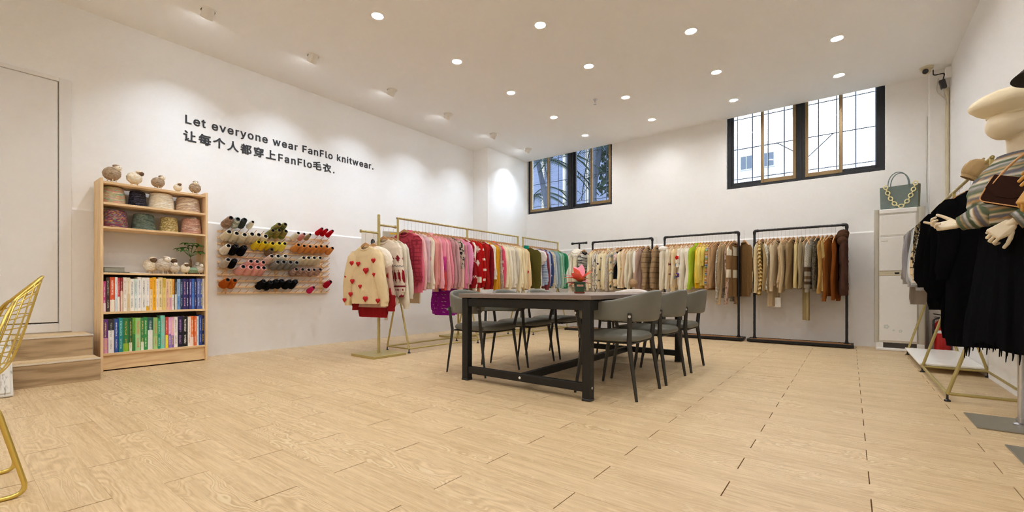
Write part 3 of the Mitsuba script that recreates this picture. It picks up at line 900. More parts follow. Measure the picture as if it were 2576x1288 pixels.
LEAFC = {'coral': lin('#e8765f'), 'pink': lin('#f2a3b6'), 'deep': lin('#a72a3c'), 'rust': lin('#b4604a'), 'green': lin('#8b8a3a'), 'orange': lin('#d96f3e')}
for n_, c_ in LEAFC.items():
    scene['leaf_' + n_] = {'type': 'principledthin', 'base_color': rgb(c_), 'roughness': 0.45, 'diff_trans': 0.5}
for a, L, W, b, zz, c_ in [(3.45, .165, .036, (0.45, -0.30), .115, 'coral'), (4.15, .150, .050, (0.80, -0.05), .120, 'coral'), (3.9, .12, .036, (1.2, .5), .140, 'coral'),
                           (0.35, .165, .036, (0.70, 0.30), .120, 'coral'), (-.05, .165, .034, (0.85, 0.65), .115, 'coral'), (1.2, .145, .040, (1.25, 0.9), .14, 'pink'),
                           (2.0, .14, .048, (1.1, 0.4), .15, 'pink'), (2.9, .165, .030, (0.5, 0.0), .125, 'pink'), (3.25, .135, .032, (0.25, -0.45), .09, 'deep'),
                           (0.75, .165, .024, (0.35, 0.1), .085, 'pink'), (3.75, .12, .030, (0.15, -0.5), .085, 'rust'), (0.25, .12, .030, (0.25, -0.45), .085, 'rust'),
                           (5.2, .07, .022, (1.3, 0.9), .09, 'green'), (5.8, .08, .018, (1.2, 1.0), .08, 'green'), (4.9, .12, .036, (0.7, -0.2), .10, 'orange'), (0.0, .10, .03, (.8, .2), .09, 'orange')]:
    d = rz(a + YAW)
    base = np.array([0.010 * math.cos(a), 0.010 * math.sin(a), zz])
    st = tube(arc3([pc + [0, 0, 0.094], pc + [0, 0, 0.10 + zz * 0.2], pc + base], 0.02), 0.0028, 6)
    lk = put(k + '__leaf', mk(move(blade(L, W, b), R=d, t=pc + base), 'leaf_' + c_, 60))
    put(lk + '__stalk', mk(st, 'leaf_green', True))

# ------------------------------------------------------------------ bookcase by the steps
k = thing('bookcase', 'tall narrow pine bookcase beside the wooden steps', 'bookcase')
BX0, BX1, BY0, BY1 = -5.925, -5.632, 0.921, 1.801
for y in (BY0, BY1 - 0.022):
    put(k + '__side_panel', mk(box(BX0, BX1, y, y + 0.022, 0, 1.85, 0.002), 'pine'))
SH = [(1.800, 1.822), (1.600, 1.622), (1.370, 1.390), (0.929, 0.947), (0.548, 0.570), (0.150, 0.172)]
for z0, z1 in SH:
    put(k + '__shelf', mk(box(BX0, BX1 - 0.003, BY0 + 0.022, BY1 - 0.022, z0, z1, 0.0015), 'pine_flat'))
put(k + '__kickboard', mk(box(BX1 - 0.045, BX1 - 0.03, BY0 + 0.022, BY1 - 0.022, 0.012, 0.150, 0.001), 'pine_flat'))
prin('shelf_shade', lin('#3d2f22'), 0.6)  # dark brown stands in for the depth shadow above the books
put(k + '__shade_backing', mk(box(BX0 - 0.004, BX0, BY0 + 0.01, BY1 - 0.01, 0.15, 0.935), 'shelf_shade'))  # sheet behind the two book shelves, shade put into its colour


# yarn cones on the two upper shelves (windings are real grooves, colours per winding)
def yarn_cone(r0, r1, h, cols, seed, fuzz=0.0, speck=0.0, n=56):
    g = np.random.default_rng(seed)
    prof = [(0.02, 0.0), (r0 * 0.96, 0.0), (r0, h * 0.05)]
    for i in range(26):
        s = i / 25
        prof.append((r0 + (r1 - r0) * (0.05 + 0.9 * s ** 1.15) + 0.0022 * math.sin(i * 2.4), h * (0.06 + 0.86 * s)))
    prof += [(r1 * 0.98, h * 0.96), (r1 * 0.85, h), (0.025, h * 1.0), (0.022, h * 0.97)]
    V, F = lathe(prof, n)
    d = vnoise(V, 60, seed, 3) - 0.5
    rr = np.hypot(V[:, 0], V[:, 1]); sel = rr > 0.03
    V[sel, :2] *= (1 + ((0.05 + fuzz) * d[sel] * 0.6)[:, None])
    C = np.array([c for c in cols])
    ang = np.arctan2(V[:, 1], V[:, 0])
    idx = vnoise(np.stack([V[:, 2] * 90 + 3.0 * np.sin(ang * 1.0 + seed), 2 + ang * 0.8, 0 * ang], 1), 1.0, seed, 2) if speck == 0 else g.random(len(V)) * 0.8 + 0.1
    q = np.clip((idx - 0.22) / 0.56, 0, 0.999) * len(C)
    col = C[q.astype(int)] * (0.85 + 0.3 * g.random((len(V), 1)))
    return V, F, np.clip(col, 0, 0.95)


L_ = lambda *h: [np.array(lin(x)) for x in h]
CONES1 = [(1.035, .098, .083, .168, L_('#d9b79b', '#c98d84', '#b6b08a', '#8fae98', '#d9c6a4', '#c9a27d', '#bfa9a6'), 0, 0, 'pastel rainbow yarn cone, first on the top shelf'),
          (1.225, .075, .062, .160, L_('#0d0c14', '#121120', '#17162a', '#08080e', '#0d0c14', '#3a3958'), 0, 1, 'black sequin yarn cone, second on the top shelf'),
          (1.420, .112, .095, .170, L_('#efe6d4', '#e6dac2', '#f3ede0'), .16, 0, 'fluffy cream yarn cone, third on the top shelf'),
          (1.655, .118, .098, .160, L_('#d6bfa2', '#c9ac90', '#b59a88', '#ddcbb0', '#c2a58e'), .03, 0, 'beige tweed yarn cone, fourth on the top shelf')]
CONES2 = [(1.045, .107, .092, .175, L_('#7a4a60', '#b06548', '#c9a05a', '#5a6a90', '#6a4a70', '#a8788a', '#80906a', '#80484a'), .04, 1, 'confetti coloured yarn cone, first on the second shelf'),
          (1.275, .102, .082, .165, L_('#5d675b', '#69756a', '#4e594f', '#757d6d'), .02, 0, 'grey green yarn cone, second on the second shelf'),
          (1.485, .083, .070, .160, L_('#b9a368', '#cdb980', '#a8915a', '#e3d7a6', '#8f7c48'), 0, 1, 'gold sequin yarn cone, third on the second shelf'),
          (1.685, .098, .080, .172, L_('#d3a793', '#c0907f', '#b58d80', '#dcbba6', '#9d7f78'), .02, 0, 'dusty pink tweed yarn cone, fourth on the second shelf')]
for row_, z in ((CONES1, 1.622), (CONES2, 1.390)):
    for i, (y, r0, r1, h, cols, fz, sp, label) in enumerate(row_):
        kk = thing('yarn_cone', label, 'yarn cone')
        V, F, C = yarn_cone(r0, r1, h, cols, 17 + i + int(z * 10), fz, sp)
        put(kk + '__yarn', mk((V, F), 'vcol_gloss' if 'sequin' in label else 'vcol', smooth='sequin' not in label, color=C), TW(t=(-5.775, y, z)))
        put(kk + '__core', mk(lathe([(0.028, 0.006), (0.026, h + 0.006), (0.021, h + 0.006), (0.022, h - 0.02), (0, h - 0.02)], 20), 'hanger_wood', 40), TW(t=(-5.775, y, z)))


# felt sheep
def fuzzy(r, seed, amp=0.12, sub=4):
    s = trimesh.creation.icosphere(sub, 1.0)
    V = np.array(s.vertices)
    d = vnoise(V, 7, seed, 3) - 0.5
    return V * (1 + amp * 2 * d[:, None]) * r, np.array(s.faces)


SHB = {}
SHEEPC = {'brown': (L_('#a08a74', '#b09a82', '#94806a'), lin('#f1e6d0'), lin('#e9dcc4')), 'cream': (L_('#f2e9d4', '#e9dcc2', '#f8f2e6'), lin('#6f5844'), lin('#d9b98a')),
          'grey': (L_('#c4b8a8', '#d2c7b7', '#b3a798'), lin('#f4eddf'), lin('#d8cbb6'))}


def sheep_parts(kind):
    if kind in SHB: return SHB[kind]
    wool, face, ear = SHEEPC[kind]
    V, F = fuzzy(1.0, 3); V = V * [0.47, 0.45, 0.43] + [0, 0, 0.60]
    g = np.random.default_rng(2)
    col = np.array(wool)[(vnoise(V, 9, 5, 2) * 2.99).astype(int)] * (0.85 + 0.3 * g.random((len(V), 1)))
    P = [('wool', mk((V, F), 'vcol', True, color=np.clip(col, 0, .95)))]
    scene['sheep_face_' + kind] = {'type': 'twosided', 'bsdf': {'type': 'diffuse', 'reflectance': rgb(face)}}
    scene['sheep_ear_' + kind] = {'type': 'twosided', 'bsdf': {'type': 'diffuse', 'reflectance': rgb(ear)}}
    hv, hf = fuzzy(1.0, 8, 0.03, 3)
    P.append(('head', mk((hv * [0.22, 0.19, 0.18] + [0.36, 0, 0.97], hf), 'sheep_face_' + kind, True)))
    tv, tf = fuzzy(1.0, 9, 0.1, 3)
    tc = np.tile(np.array(wool[0]), (len(tv), 1))
    P.append(('topknot', mk((tv * [0.20, 0.20, 0.11] + [0.27, 0, 1.10], tf), 'vcol', True, color=tc)))
    for s in (-1, 1):
        ev, ef = blade(0.2, 0.05, (-0.2, -0.7), 0.3, 6)
        P.append(('ear', mk(move((ev, ef), R=rz(s * 1.35), t=(0.30, s * 0.16, 1.0)), 'sheep_ear_' + kind, 60)))
        P.append(('eye', mk(move(trimesh.creation.icosphere(1, 0.025), t=(0.545, s * 0.085, 1.02)), 'dark_plastic', True)))
    for sx in (-1, 1):
        for sy in (-1, 1):
            P.append(('leg', mk(cat(rod((sx * 0.15, sy * 0.13, 0.30), (sx * 0.18, sy * 0.16, 0.03), 0.028, 8), move(trimesh.creation.icosphere(1, 0.04), s=(1.3, 1, 0.6), t=(sx * 0.18 + 0.01, sy * 0.16, 0.024))), 'sheep_ear_' + kind, True)))
    SHB[kind] = P
    return P


def sheep(x, y, z, h, yaw, kind, label, group=None):
    k = thing('sheep_figurine', label, 'figurine', group)
    for n, s in sheep_parts(kind):
        put(k + '__' + n, s, TW(rz(yaw), (x, y, z), h / 1.13))


for y, h, kind, yaw, label in [(1.015, .168, 'brown', .75, 'large brown felt sheep with pale face, leftmost on top of the bookcase'), (1.185, .150, 'cream', 1.15, 'cream felt sheep with brown face, second on top of the bookcase'),
                               (1.375, .137, 'brown', .7, 'brown felt sheep with white face, third on top of the bookcase'), (1.545, .094, 'cream', .3, 'tiny cream felt sheep, smallest on top of the bookcase'),
                               (1.700, .137, 'brown', -.1, 'brown felt sheep with flat cap, rightmost on top of the bookcase')]:
    sheep(-5.70, y, 1.822, h, yaw, kind, label)
for x, y, h, kind, yaw, label in [(-5.78, 1.335, .165, 'cream', .2, 'cream felt sheep at the left of the flock on the plant shelf'), (-5.715, 1.425, .175, 'grey', .4, 'grey felt sheep second in the flock on the plant shelf'),
                                  (-5.79, 1.505, .165, 'cream', .3, 'cream felt sheep with brown head behind the small grey one'), (-5.68, 1.512, .115, 'grey', .0, 'small grey felt sheep in front, middle of the plant shelf'),
                                  (-5.69, 1.605, .115, 'cream', .2, 'small cream sheep just left of the green plant bowl'), (-5.79, 1.745, .135, 'grey', -.1, 'grey felt sheep behind the plant bowl, near the bookcase side'),
                                  (-5.70, 1.745, .112, 'grey', .2, 'small grey felt sheep right of the plant bowl')]:
    sheep(x, y, 0.947, h, yaw, kind, label)
k = thing('album', 'grey-green album lying on the plant shelf', 'book')
put(k + '__cover', mk(cat(box(-5.86, -5.66, 0.955, 1.115, 0.9550, 0.959, 0.001), box(-5.86, -5.66, 0.955, 1.105, 0.996, 1.000, 0.001), box(-5.86, -5.66, 0.952, 0.957, 0.9550, 1.000, 0.001)), 'album_cover'))
put(k + '__pages', mk(box(-5.855, -5.664, 0.957, 1.102, 0.9585, 0.9965), 'page_grey'))
prin('page_grey', lin('#8f8d80'), 0.7)
prin('album_cover', lin('#77756a'), 0.5)
prin('album_dark', lin('#454a44'), 0.5)
k = thing('notebook', 'dark thin notebook lying under the grey-green album', 'book')
put(k + '__cover', mk(box(-5.85, -5.648, 0.948, 1.14, 0.9475, 0.9545, 0.001), 'album_dark'))
k = thing('magazine', 'open pale magazine lying flat beside the album', 'magazine')
put(k + '__page', mk(box(-5.84, -5.655, 1.16, 1.225, 0.9475, 0.9525, 0.001), 'white_matte'))
put(k + '__page', mk(box(-5.84, -5.655, 1.226, 1.30, 0.9475, 0.9515, 0.001), 'white_matte'))

# money tree in a celadon bowl
k = thing('money_tree', 'small money tree in a celadon bowl on the bookcase', 'plant')
prin('celadon', lin('#7f9a7c'), 0.2)
mc = np.array([-5.735, 1.672, 0.947])
put(k + '__bowl', mk(lathe([(0, 0.008), (0.05, 0.008), (0.072, 0.025), (0.082, 0.048), (0.076, 0.068), (0.060, 0.076), (0.056, 0.073), (0.062, 0.062), (0, 0.058)], 32), 'celadon', 40), TW(t=mc))
put(k + '__saucer', mk(lathe([(0, 0), (0.05, 0), (0.056, 0.010), (0, 0.010)], 24), 'pot_rust'), TW(t=mc))
put(k + '__soil', mk(lathe([(0.060, 0.064), (0.0, 0.068)], 24), 'soil'), TW(t=mc))
prin('bark', lin('#6b5138'), 0.8)
scene['leaf_dark'] = {'type': 'principledthin', 'base_color': rgb(lin('#3f6b2c')), 'roughness': 0.4, 'diff_trans': 0.4}
tr_ = [mc + [0, 0, 0.06], mc + [0.004, -0.004, 0.10], mc + [-0.002, 0.002, 0.14], mc + [0.0, -0.004, 0.165]]
put(k + '__trunk', mk(tube(tr_, [0.013, 0.0115, 0.0105, 0.010], 12), 'bark', True))
top = np.array(tr_[-1])
for a, L, up in [(1.7, .115, .45), (2.5, .12, .95), (0.9, .12, .30), (3.6, .11, .8), (4.5, .125, .55), (5.3, .115, .45), (0.2, .13, .95), (5.0, .12, 1.15), (1.2, .13, .8)]:
    d = np.array([math.cos(a), math.sin(a), 0])
    e = top + d * L * math.cos(up) * 0.80 + np.array([0, 0, L * (math.sin(up) * 1.35 + 0.20)])
    sk = put(k + '__branch', mk(tube(arc3([top, top + [0, 0, 0.03], e], 0.03), 0.002, 6), 'leaf_dark', True))
    for q in range(6):
        put(sk + '__leaflet', mk(move(blade(0.072 + 0.012 * (q % 2), 0.0155, (0.25, -0.95), 0.15, 7), R=rz(a + (q - 2.5) * 0.75), t=e), 'leaf_dark', 60))
# ------------------------------------------------------------------ books
# (thickness mm, height mm, spine colour, second colour, split, print colour, words for the label)
UP = [(13, 165, '#c43c8c', '#f0dbe4', .72, '#f6e9ee', 'magenta book'), (17, 185, '#3a302b', '#3a302b', 1, '#d9d2c4', 'dark brown book'), (24, 188, '#d5522a', '#efe3d2', .66, '#f7ece0', 'orange-red book with cream foot'),
      (12, 188, '#eef0ee', '#cfe0e6', .5, '#8fb0c0', 'white book'), (12, 185, '#b9404a', '#efe6dc', .56, '#f4e6e0', 'rose red book'), (13, 185, '#8c2127', '#d9c3ae', .4, '#efe0d6', 'dark red book'),
      (17, 187, '#ece3d6', '#f2ece2', .5, '#6c665e', 'cream book with grey title'), (17, 186, '#e9e0cc', '#d6c7a6', .5, '#c8a43c', 'cream book with yellow print'), (19, 180, '#f0efe8', '#f0efe8', 1, '#5b6f78', 'white book with slate title'),
      (16, 180, '#c9e0de', '#dfeeed', .5, '#7f5f88', 'pale aqua book'), (20, 190, '#f4f3f0', '#f4f3f0', 1, '#3f6bb2', 'white book with blue title'), (22, 188, '#ededea', '#ededea', 1, '#55504e', 'white book with large grey title'),
      (17, 188, '#f3f1ee', '#e3b62e', .86, '#3b63a6', 'white book with yellow foot'), (16, 185, '#efab26', '#f0d9b0', .35, '#8a5a18', 'amber book with pale band'), (17, 190, '#f2b21c', '#f2b21c', 1, '#8f6312', 'bright yellow-orange book'),
      (13, 182, '#eee7e4', '#eee7e4', 1, '#9a5a80', 'white book with violet title'), (23, 190, '#efdfae', '#efdfae', 1, '#5c4c33', 'pale yellow book'), (16, 187, '#c9ac4c', '#e6d183', .3, '#a98e38', 'gold foil book'),
      (16, 183, '#e9c9a8', '#e5b7a8', .35, '#8a4a5a', 'patterned orange and pink book'), (16, 183, '#e8cf86', '#dfa9b9', .6, '#7c4f7a', 'patterned yellow book'), (15, 182, '#e4a956', '#e9edf0', .5, '#b06a2a', 'light orange book with white foot'),
      (13, 182, '#20242a', '#c9d3d8', .5, '#e9e9e6', 'black and grey book'), (18, 182, '#9fc0e6', '#6f9bd2', .55, '#2f5690', 'sky blue book'), (15, 182, '#22304f', '#22304f', 1, '#9fb2d6', 'navy book with blue title'),
      (18, 184, '#2f2a6e', '#2f2a6e', 1, '#e9a9b4', 'indigo book with pink title'), (15, 182, '#2a2658', '#2a2658', 1, '#e6e6f2', 'indigo book with white title'), (15, 184, '#39327e', '#39327e', 1, '#e8e6f0', 'violet-blue book'),
      (16, 185, '#2c5fae', '#3c6ebc', .5, '#a6bfe6', 'blue book'), (14, 183, '#232d6b', '#232d6b', 1, '#c6a24a', 'dark blue book with gold title'), (19, 186, '#5a69a8', '#4f5f9f', .5, '#c8d0ee', 'lavender blue book'),
      (13, 184, '#3f57a0', '#3f57a0', 1, '#e5e06a', 'blue book with yellow spots'), (12, 186, '#eae4dc', '#eae4dc', 1, '#b9a9a0', 'white book at the end')]
LO = [(19, 188, '#5f2f7a', '#c98aa4', .55, '#d6b83a', 'purple book with yellow title'), (26, 185, '#2b2a2d', '#e6e4e2', .32, '#8f8f92', 'black book with white label'), (19, 188, '#2c4f9f', '#2c4f9f', 1, '#e6e6ea', 'royal blue book'),
      (18, 192, '#1f8a8f', '#1a7f86', .5, '#bfe6dc', 'teal book with pale title'), (26, 190, '#2f7a3f', '#86b82f', .76, '#c0a24a', 'green book with lime foot'), (14, 188, '#2f5f36', '#e0e4d4', .74, '#c6b06a', 'dark green book with pale foot'),
      (13, 190, '#6fae3a', '#2f7f3f', .5, '#2f6a2f', 'grass green book'), (24, 188, '#98c67f', '#a8d096', .5, '#d9675a', 'light green book with coral title'), (14, 188, '#3f7f4a', '#dfe6da', .75, '#e0d27a', 'green book with white foot'),
      (17, 190, '#2f8f45', '#2f8f45', 1, '#cfe6c0', 'emerald green book'), (25, 188, '#2c5c5c', '#e4e8e4', .40, '#d0dcd8', 'dark teal book with white label'), (20, 186, '#93bd74', '#a9cf8a', .6, '#d05a4a', 'pale green book with red print'),
      (14, 180, '#1f8f70', '#1f8f70', 1, '#bfe0d0', 'sea green book'), (22, 196, '#7ad0bd', '#7ad0bd', 1, '#e48a8a', 'tall turquoise book'), (15, 186, '#c9423a', '#e8d92c', .58, '#f0e6d6', 'red book with yellow foot'),
      (13, 184, '#e6aad0', '#7f68b4', .55, '#f2e6f0', 'pink and violet book'), (14, 183, '#e9b3d4', '#7a62b0', .6, '#e8d24a', 'pink book with yellow letters'), (19, 184, '#efece4', '#efece4', 1, '#5a5a5e', 'white book with grey spine title'),
      (25, 186, '#2a1f4a', '#16162a', .45, '#b98ad0', 'black book with violet glow'), (25, 186, '#151517', '#151517', 1, '#e6e6e6', 'black book with white title'), (16, 182, '#f0e8e0', '#f0e8e0', 1, '#c9675a', 'white book with thin red title'),
      (16, 184, '#e07a34', '#efe3d6', .7, '#f6e6d6', 'orange book'), (13, 183, '#d9683a', '#d9683a', 1, '#f6ddc8', 'dark orange book'), (11, 182, '#dcebee', '#dcebee', 1, '#6f97a6', 'pale blue book'), (16, 190, '#27408f', '#27408f', 1, '#a9bce8', 'cobalt blue book'),
      (14, 184, '#1d2250', '#1d2250', 1, '#d9b84a', 'midnight blue book with gold foot')]


def book(label, y0, w, h, z, c1, c2, split, pc_, seed, fat=0.18):
    g = np.random.default_rng(seed)
    k = thing('book', label, 'book')
    ny, nz = max(5, int(w / 0.0022)), int(h / 0.0026)
    yy, zz = np.meshgrid(np.linspace(0, w, ny), np.linspace(0, h, nz))
    bulge = 0.0028 * (1 - (2 * yy / w - 1) ** 2)
    V = np.stack([bulge.ravel(), yy.ravel(), zz.ravel()], 1)
    C = np.where((zz.ravel() > h * (1 - split))[:, None], np.array(lin(c1)), np.array(lin(c2)))
    # rows of glyph-like marks down the spine, too small to read
    tw = w * 0.34
    for (s0, s1) in ((0.10, 0.52), (0.62, 0.90)):
        n = int((s1 - s0) * h / (tw * 1.15)) + 1
        top = h * (1 - s0)
        a = top - zz.ravel()
        inside = (a > 0) & (a < (s1 - s0) * h) & (np.abs(yy.ravel() - w / 2) < tw / 2) & ((a % (tw * 1.15)) < tw * 0.95)
        mark = g.random(len(a)) < 0.5
        C[inside & mark] = np.array(lin(pc_))
    i, j = np.meshgrid(np.arange(nz - 1), np.arange(ny - 1), indexing='ij')
    a = (i * ny + j).ravel()
    F = np.vstack([np.stack([a, a + 1, a + ny + 1], 1), np.stack([a, a + ny + 1, a + ny], 1)])
    # boards behind the spine
    D = 0.135
    bx = cat(box(-D, 0.0005, 0, 0.0016, 0, h), box(-D, 0.0005, w - 0.0016, w, 0, h), box(-0.0015, -0.0002, 0, w, 0, h))
    V2 = np.vstack([V, bx[0]]); F2 = np.vstack([F, bx[1] + len(V)])
    C2 = np.vstack([C, np.tile(np.array(lin(c1)), (len(bx[0]), 1))])
    t = TW(t=(BX1 - 0.022 - 0.012 * g.random(), y0, z))
    put(k + '__cover', mk((V2, F2), 'vcol_gloss', False, color=C2), t)
    put(k + '__pages', mk(box(-D + 0.004, -0.002, 0.0017, w - 0.0017, 0.003, h - 0.003), 'white_matte'), t)


for rows_, z, nm in ((UP, 0.570, 'upper'), (LO, 0.172, 'lower')):
    tot = sum(b[0] for b in rows_) / 1000
    sc = (BY1 - BY0 - 0.048) / (tot + 0.0006 * len(rows_))
    y = BY0 + 0.024
    hs = 1.5 if nm == 'lower' else 1.62
    for i, (w, h, c1, c2, sp, pcol, name) in enumerate(rows_):
        w_ = w / 1000 * sc
        book(f'{name}, {ordn(i)} from the left on the {nm} book shelf', y, w_, h / 1000 * (1.78 if nm == 'upper' else 1.74), z + 0.0005, c1, c2, sp, pcol, i + int(z * 100))
        y += w_ + 0.0006 * sc

# ------------------------------------------------------------------ thread-cone rack on the wall
k = thing('thread_rack', 'wide wooden peg rack for thread cones on the white wall', 'rack')
RXW = XL + 0.016
RY0, RY1, RZ0, RZ1 = 1.985, 3.375, 0.725, 1.485
NR_ = 11
rail_z = [RZ0 + 0.015 + (RZ1 - RZ0 - 0.03) * i / (NR_ - 1) for i in range(NR_)]
for y in (2.07, 2.66, 3.27):
    put(k + '__upright', mk(box(RXW, RXW + 0.018, y - 0.02, y + 0.02, RZ0, RZ1, 0.002), 'pine'))
for z in rail_z:
    put(k + '__rail', mk(box(RXW + 0.018, RXW + 0.036, RY0, RY1, z - 0.011, z + 0.011, 0.002), 'pine_flat'))
TILT = math.radians(22)
pegdir = np.array([math.cos(TILT), 0, math.sin(TILT)])
# tip pixels of every cone in the photograph turned once into (y along the wall, z) of the tip, 0.16 m out along the peg
CONE_T = [(2.059, 1.614, 'brown', 0.184, 0.052, 'in the top row'), (2.142, 1.613, 'greycyan', 0.158, 0.052, 'in the top row'), (2.217, 1.615, 'char', 0.158, 0.046, 'in the top row'), (2.312, 1.602, 'ivory', 0.137, 0.036, 'in the top row'),
          (2.618, 1.605, 'olive', 0.158, 0.045, 'in the top row'), (2.691, 1.615, 'olive', 0.158, 0.045, 'in the top row'), (2.539, 1.52, 'olive', 0.158, 0.045, 'in the second row'), (2.618, 1.53, 'olive', 0.158, 0.045, 'in the second row'),
          (2.699, 1.527, 'olive', 0.158, 0.045, 'in the second row'), (3.189, 1.612, 'red', 0.158, 0.033, 'in the top row'), (3.259, 1.606, 'red', 0.158, 0.033, 'in the top row'), (3.342, 1.599, 'red', 0.158, 0.033, 'in the top row'),
          (2.046, 1.453, 'cream', 0.168, 0.05, 'in the second row'), (2.126, 1.443, 'cream', 0.168, 0.05, 'in the second row'), (2.211, 1.435, 'cream', 0.168, 0.05, 'in the second row'), (2.293, 1.45, 'cream', 0.168, 0.05, 'in the second row'),
          (2.369, 1.449, 'cream', 0.168, 0.05, 'in the second row'), (2.45, 1.439, 'cream', 0.168, 0.05, 'in the second row'), (2.855, 1.518, 'white', 0.168, 0.042, 'in the second row'), (2.943, 1.515, 'rose', 0.147, 0.034, 'in the second row'),
          (3.03, 1.519, 'khaki', 0.137, 0.031, 'in the second row'), (2.372, 1.361, 'yellow', 0.158, 0.043, 'in the third row'), (2.448, 1.362, 'yellow', 0.158, 0.043, 'in the third row'), (2.536, 1.357, 'yellow', 0.158, 0.043, 'in the third row'),
          (2.617, 1.366, 'lemon', 0.158, 0.045, 'in the third row'), (2.685, 1.367, 'lemon', 0.158, 0.045, 'in the third row'), (2.039, 1.29, 'white', 0.168, 0.048, 'in the third row'), (2.119, 1.292, 'black', 0.168, 0.05, 'in the third row'),
          (2.213, 1.288, 'black', 0.168, 0.05, 'in the third row'), (2.86, 1.364, 'orange', 0.158, 0.042, 'in the third row'), (2.936, 1.355, 'orange', 0.158, 0.042, 'in the third row'), (3.016, 1.355, 'orange', 0.158, 0.042, 'in the third row'),
          (3.1, 1.357, 'orange', 0.158, 0.042, 'in the third row'), (3.173, 1.369, 'orange', 0.158, 0.042, 'in the third row'), (3.255, 1.373, 'orange', 0.158, 0.042, 'in the third row'), (3.339, 1.356, 'orange', 0.158, 0.042, 'in the third row'),
          (2.534, 1.281, 'taupe', 0.137, 0.042, 'in the fourth row'), (2.521, 1.197, 'blush', 0.168, 0.045, 'in the fourth row'), (2.598, 1.201, 'bone', 0.168, 0.047, 'in the fourth row'), (2.688, 1.207, 'bone', 0.168, 0.047, 'in the fourth row'),
          (2.924, 1.198, 'beige', 0.173, 0.046, 'in the fourth row'), (2.99, 1.202, 'beige', 0.173, 0.046, 'in the fourth row'), (3.068, 1.205, 'beige', 0.173, 0.046, 'in the fourth row'), (3.151, 1.209, 'beige', 0.173, 0.046, 'in the fourth row'),
          (2.035, 1.128, 'lgrey', 0.168, 0.045, 'in the fifth row'), (2.112, 1.125, 'black', 0.158, 0.045, 'in the fifth row'), (2.284, 1.122, 'pink', 0.158, 0.045, 'in the fifth row'), (2.354, 1.121, 'pink', 0.158, 0.045, 'in the fifth row'),
          (2.426, 1.115, 'pink', 0.158, 0.045, 'in the fifth row'), (2.596, 1.125, 'grey', 0.168, 0.047, 'in the fifth row'), (2.669, 1.13, 'grey', 0.168, 0.047, 'in the fifth row'), (2.753, 1.131, 'grey', 0.168, 0.047, 'in the fifth row'),
          (2.834, 1.129, 'grey', 0.168, 0.047, 'in the fifth row'), (2.196, 1.053, 'pink', 0.168, 0.05, 'in the sixth row'), (2.279, 1.05, 'pink', 0.168, 0.05, 'in the sixth row'), (2.363, 1.05, 'pink', 0.168, 0.05, 'in the sixth row'),
          (2.428, 1.047, 'pink', 0.168, 0.05, 'in the sixth row'), (2.836, 1.043, 'tweed', 0.147, 0.043, 'in the sixth row'), (2.92, 1.044, 'tweed', 0.147, 0.043, 'in the sixth row'), (3.003, 1.041, 'tweed', 0.147, 0.043, 'in the sixth row'),
          (3.079, 1.043, 'tweed', 0.147, 0.043, 'in the sixth row'), (3.167, 1.051, 'tweed', 0.147, 0.043, 'in the sixth row'), (2.033, 0.893, 'rust', 0.163, 0.048, 'in the seventh row'), (2.107, 0.888, 'rust', 0.163, 0.048, 'in the seventh row'),
          (2.43, 0.88, 'black', 0.168, 0.049, 'in the seventh row'), (2.509, 0.869, 'black', 0.168, 0.049, 'in the seventh row'), (2.582, 0.887, 'black', 0.168, 0.049, 'in the seventh row'), (2.65, 0.89, 'black', 0.168, 0.049, 'in the seventh row'),
          (2.747, 0.883, 'black', 0.168, 0.049, 'in the seventh row'), (2.825, 0.887, 'black', 0.168, 0.049, 'in the seventh row'), (3.314, 0.887, 'crimson', 0.152, 0.042, 'in the seventh row'), (3.072, 0.806, 'fuchsia', 0.147, 0.036, 'in the bottom row')]
COLS = {'brown': '#8a7262', 'greycyan': '#8d978f', 'char': '#3d4042', 'ivory': '#e6dfcd', 'cream': '#ddd5bd', 'white': '#e8e4d8', 'olive': '#8c7d4c', 'red': '#b01722', 'yellow': '#e6cf34', 'lemon': '#efe05a',
        'black': '#131316', 'orange': '#d08a4c', 'taupe': '#77644f', 'blush': '#dfc9bd', 'bone': '#dcd8cc', 'beige': '#d8d0b8', 'pink': '#e3a9a3', 'grey': '#8b8984', 'tweed': '#94756a', 'rust': '#a8541f', 'crimson': '#9c1527', 'fuchsia': '#c32a5c',
        'rose': '#cf8d8c', 'khaki': '#9a8e72', 'lgrey': '#b7b2aa'}
NUM = ['', 'one', 'two', 'three', 'four', 'five', 'six', 'seven']
NAMES = {'greycyan': 'grey-green', 'char': 'charcoal', 'lgrey': 'light grey', 'bone': 'bone-white', 'tweed': 'brown-tweed', 'rose': 'dusty pink', 'lemon': 'lemon-yellow'}


def thread_cone(L, r0, r1, col, seed):
    g = np.random.default_rng(seed)
    prof = [(r1 * 0.42, 0.006), (r0 * 0.72, 0.0), (r0 * 0.97, 0.004), (r0, 0.014)]
    for i in range(14):
        s = i / 13
        prof.append((r0 + (r1 - r0) * s + 0.0007 * (i % 2), 0.016 + (L - 0.026) * s))
    prof += [(r1 * 0.96, L - 0.004), (r1 * 0.72, L)]
    V, F = lathe(prof, 26)
    c = np.array(lin(COLS[col]))
    n = vnoise(V, 120, seed, 2)
    C = c * (0.82 + 0.36 * n[:, None])
    if col in ('brown', 'tweed', 'olive', 'greycyan'):
        alt = np.array(lin({'brown': '#b09684', 'tweed': '#c0a79c', 'olive': '#5f6b3c', 'greycyan': '#d9ded6'}[col]))
        q = vnoise(np.stack([V[:, 2] * 160, np.arctan2(V[:, 1], V[:, 0]), V[:, 0] * 20], 1), 1.0, seed + 5, 2) > 0.55
        C[q] = alt * (0.85 + 0.3 * n[q, None])
    return (V, F), np.clip(C, 0, 0.95)


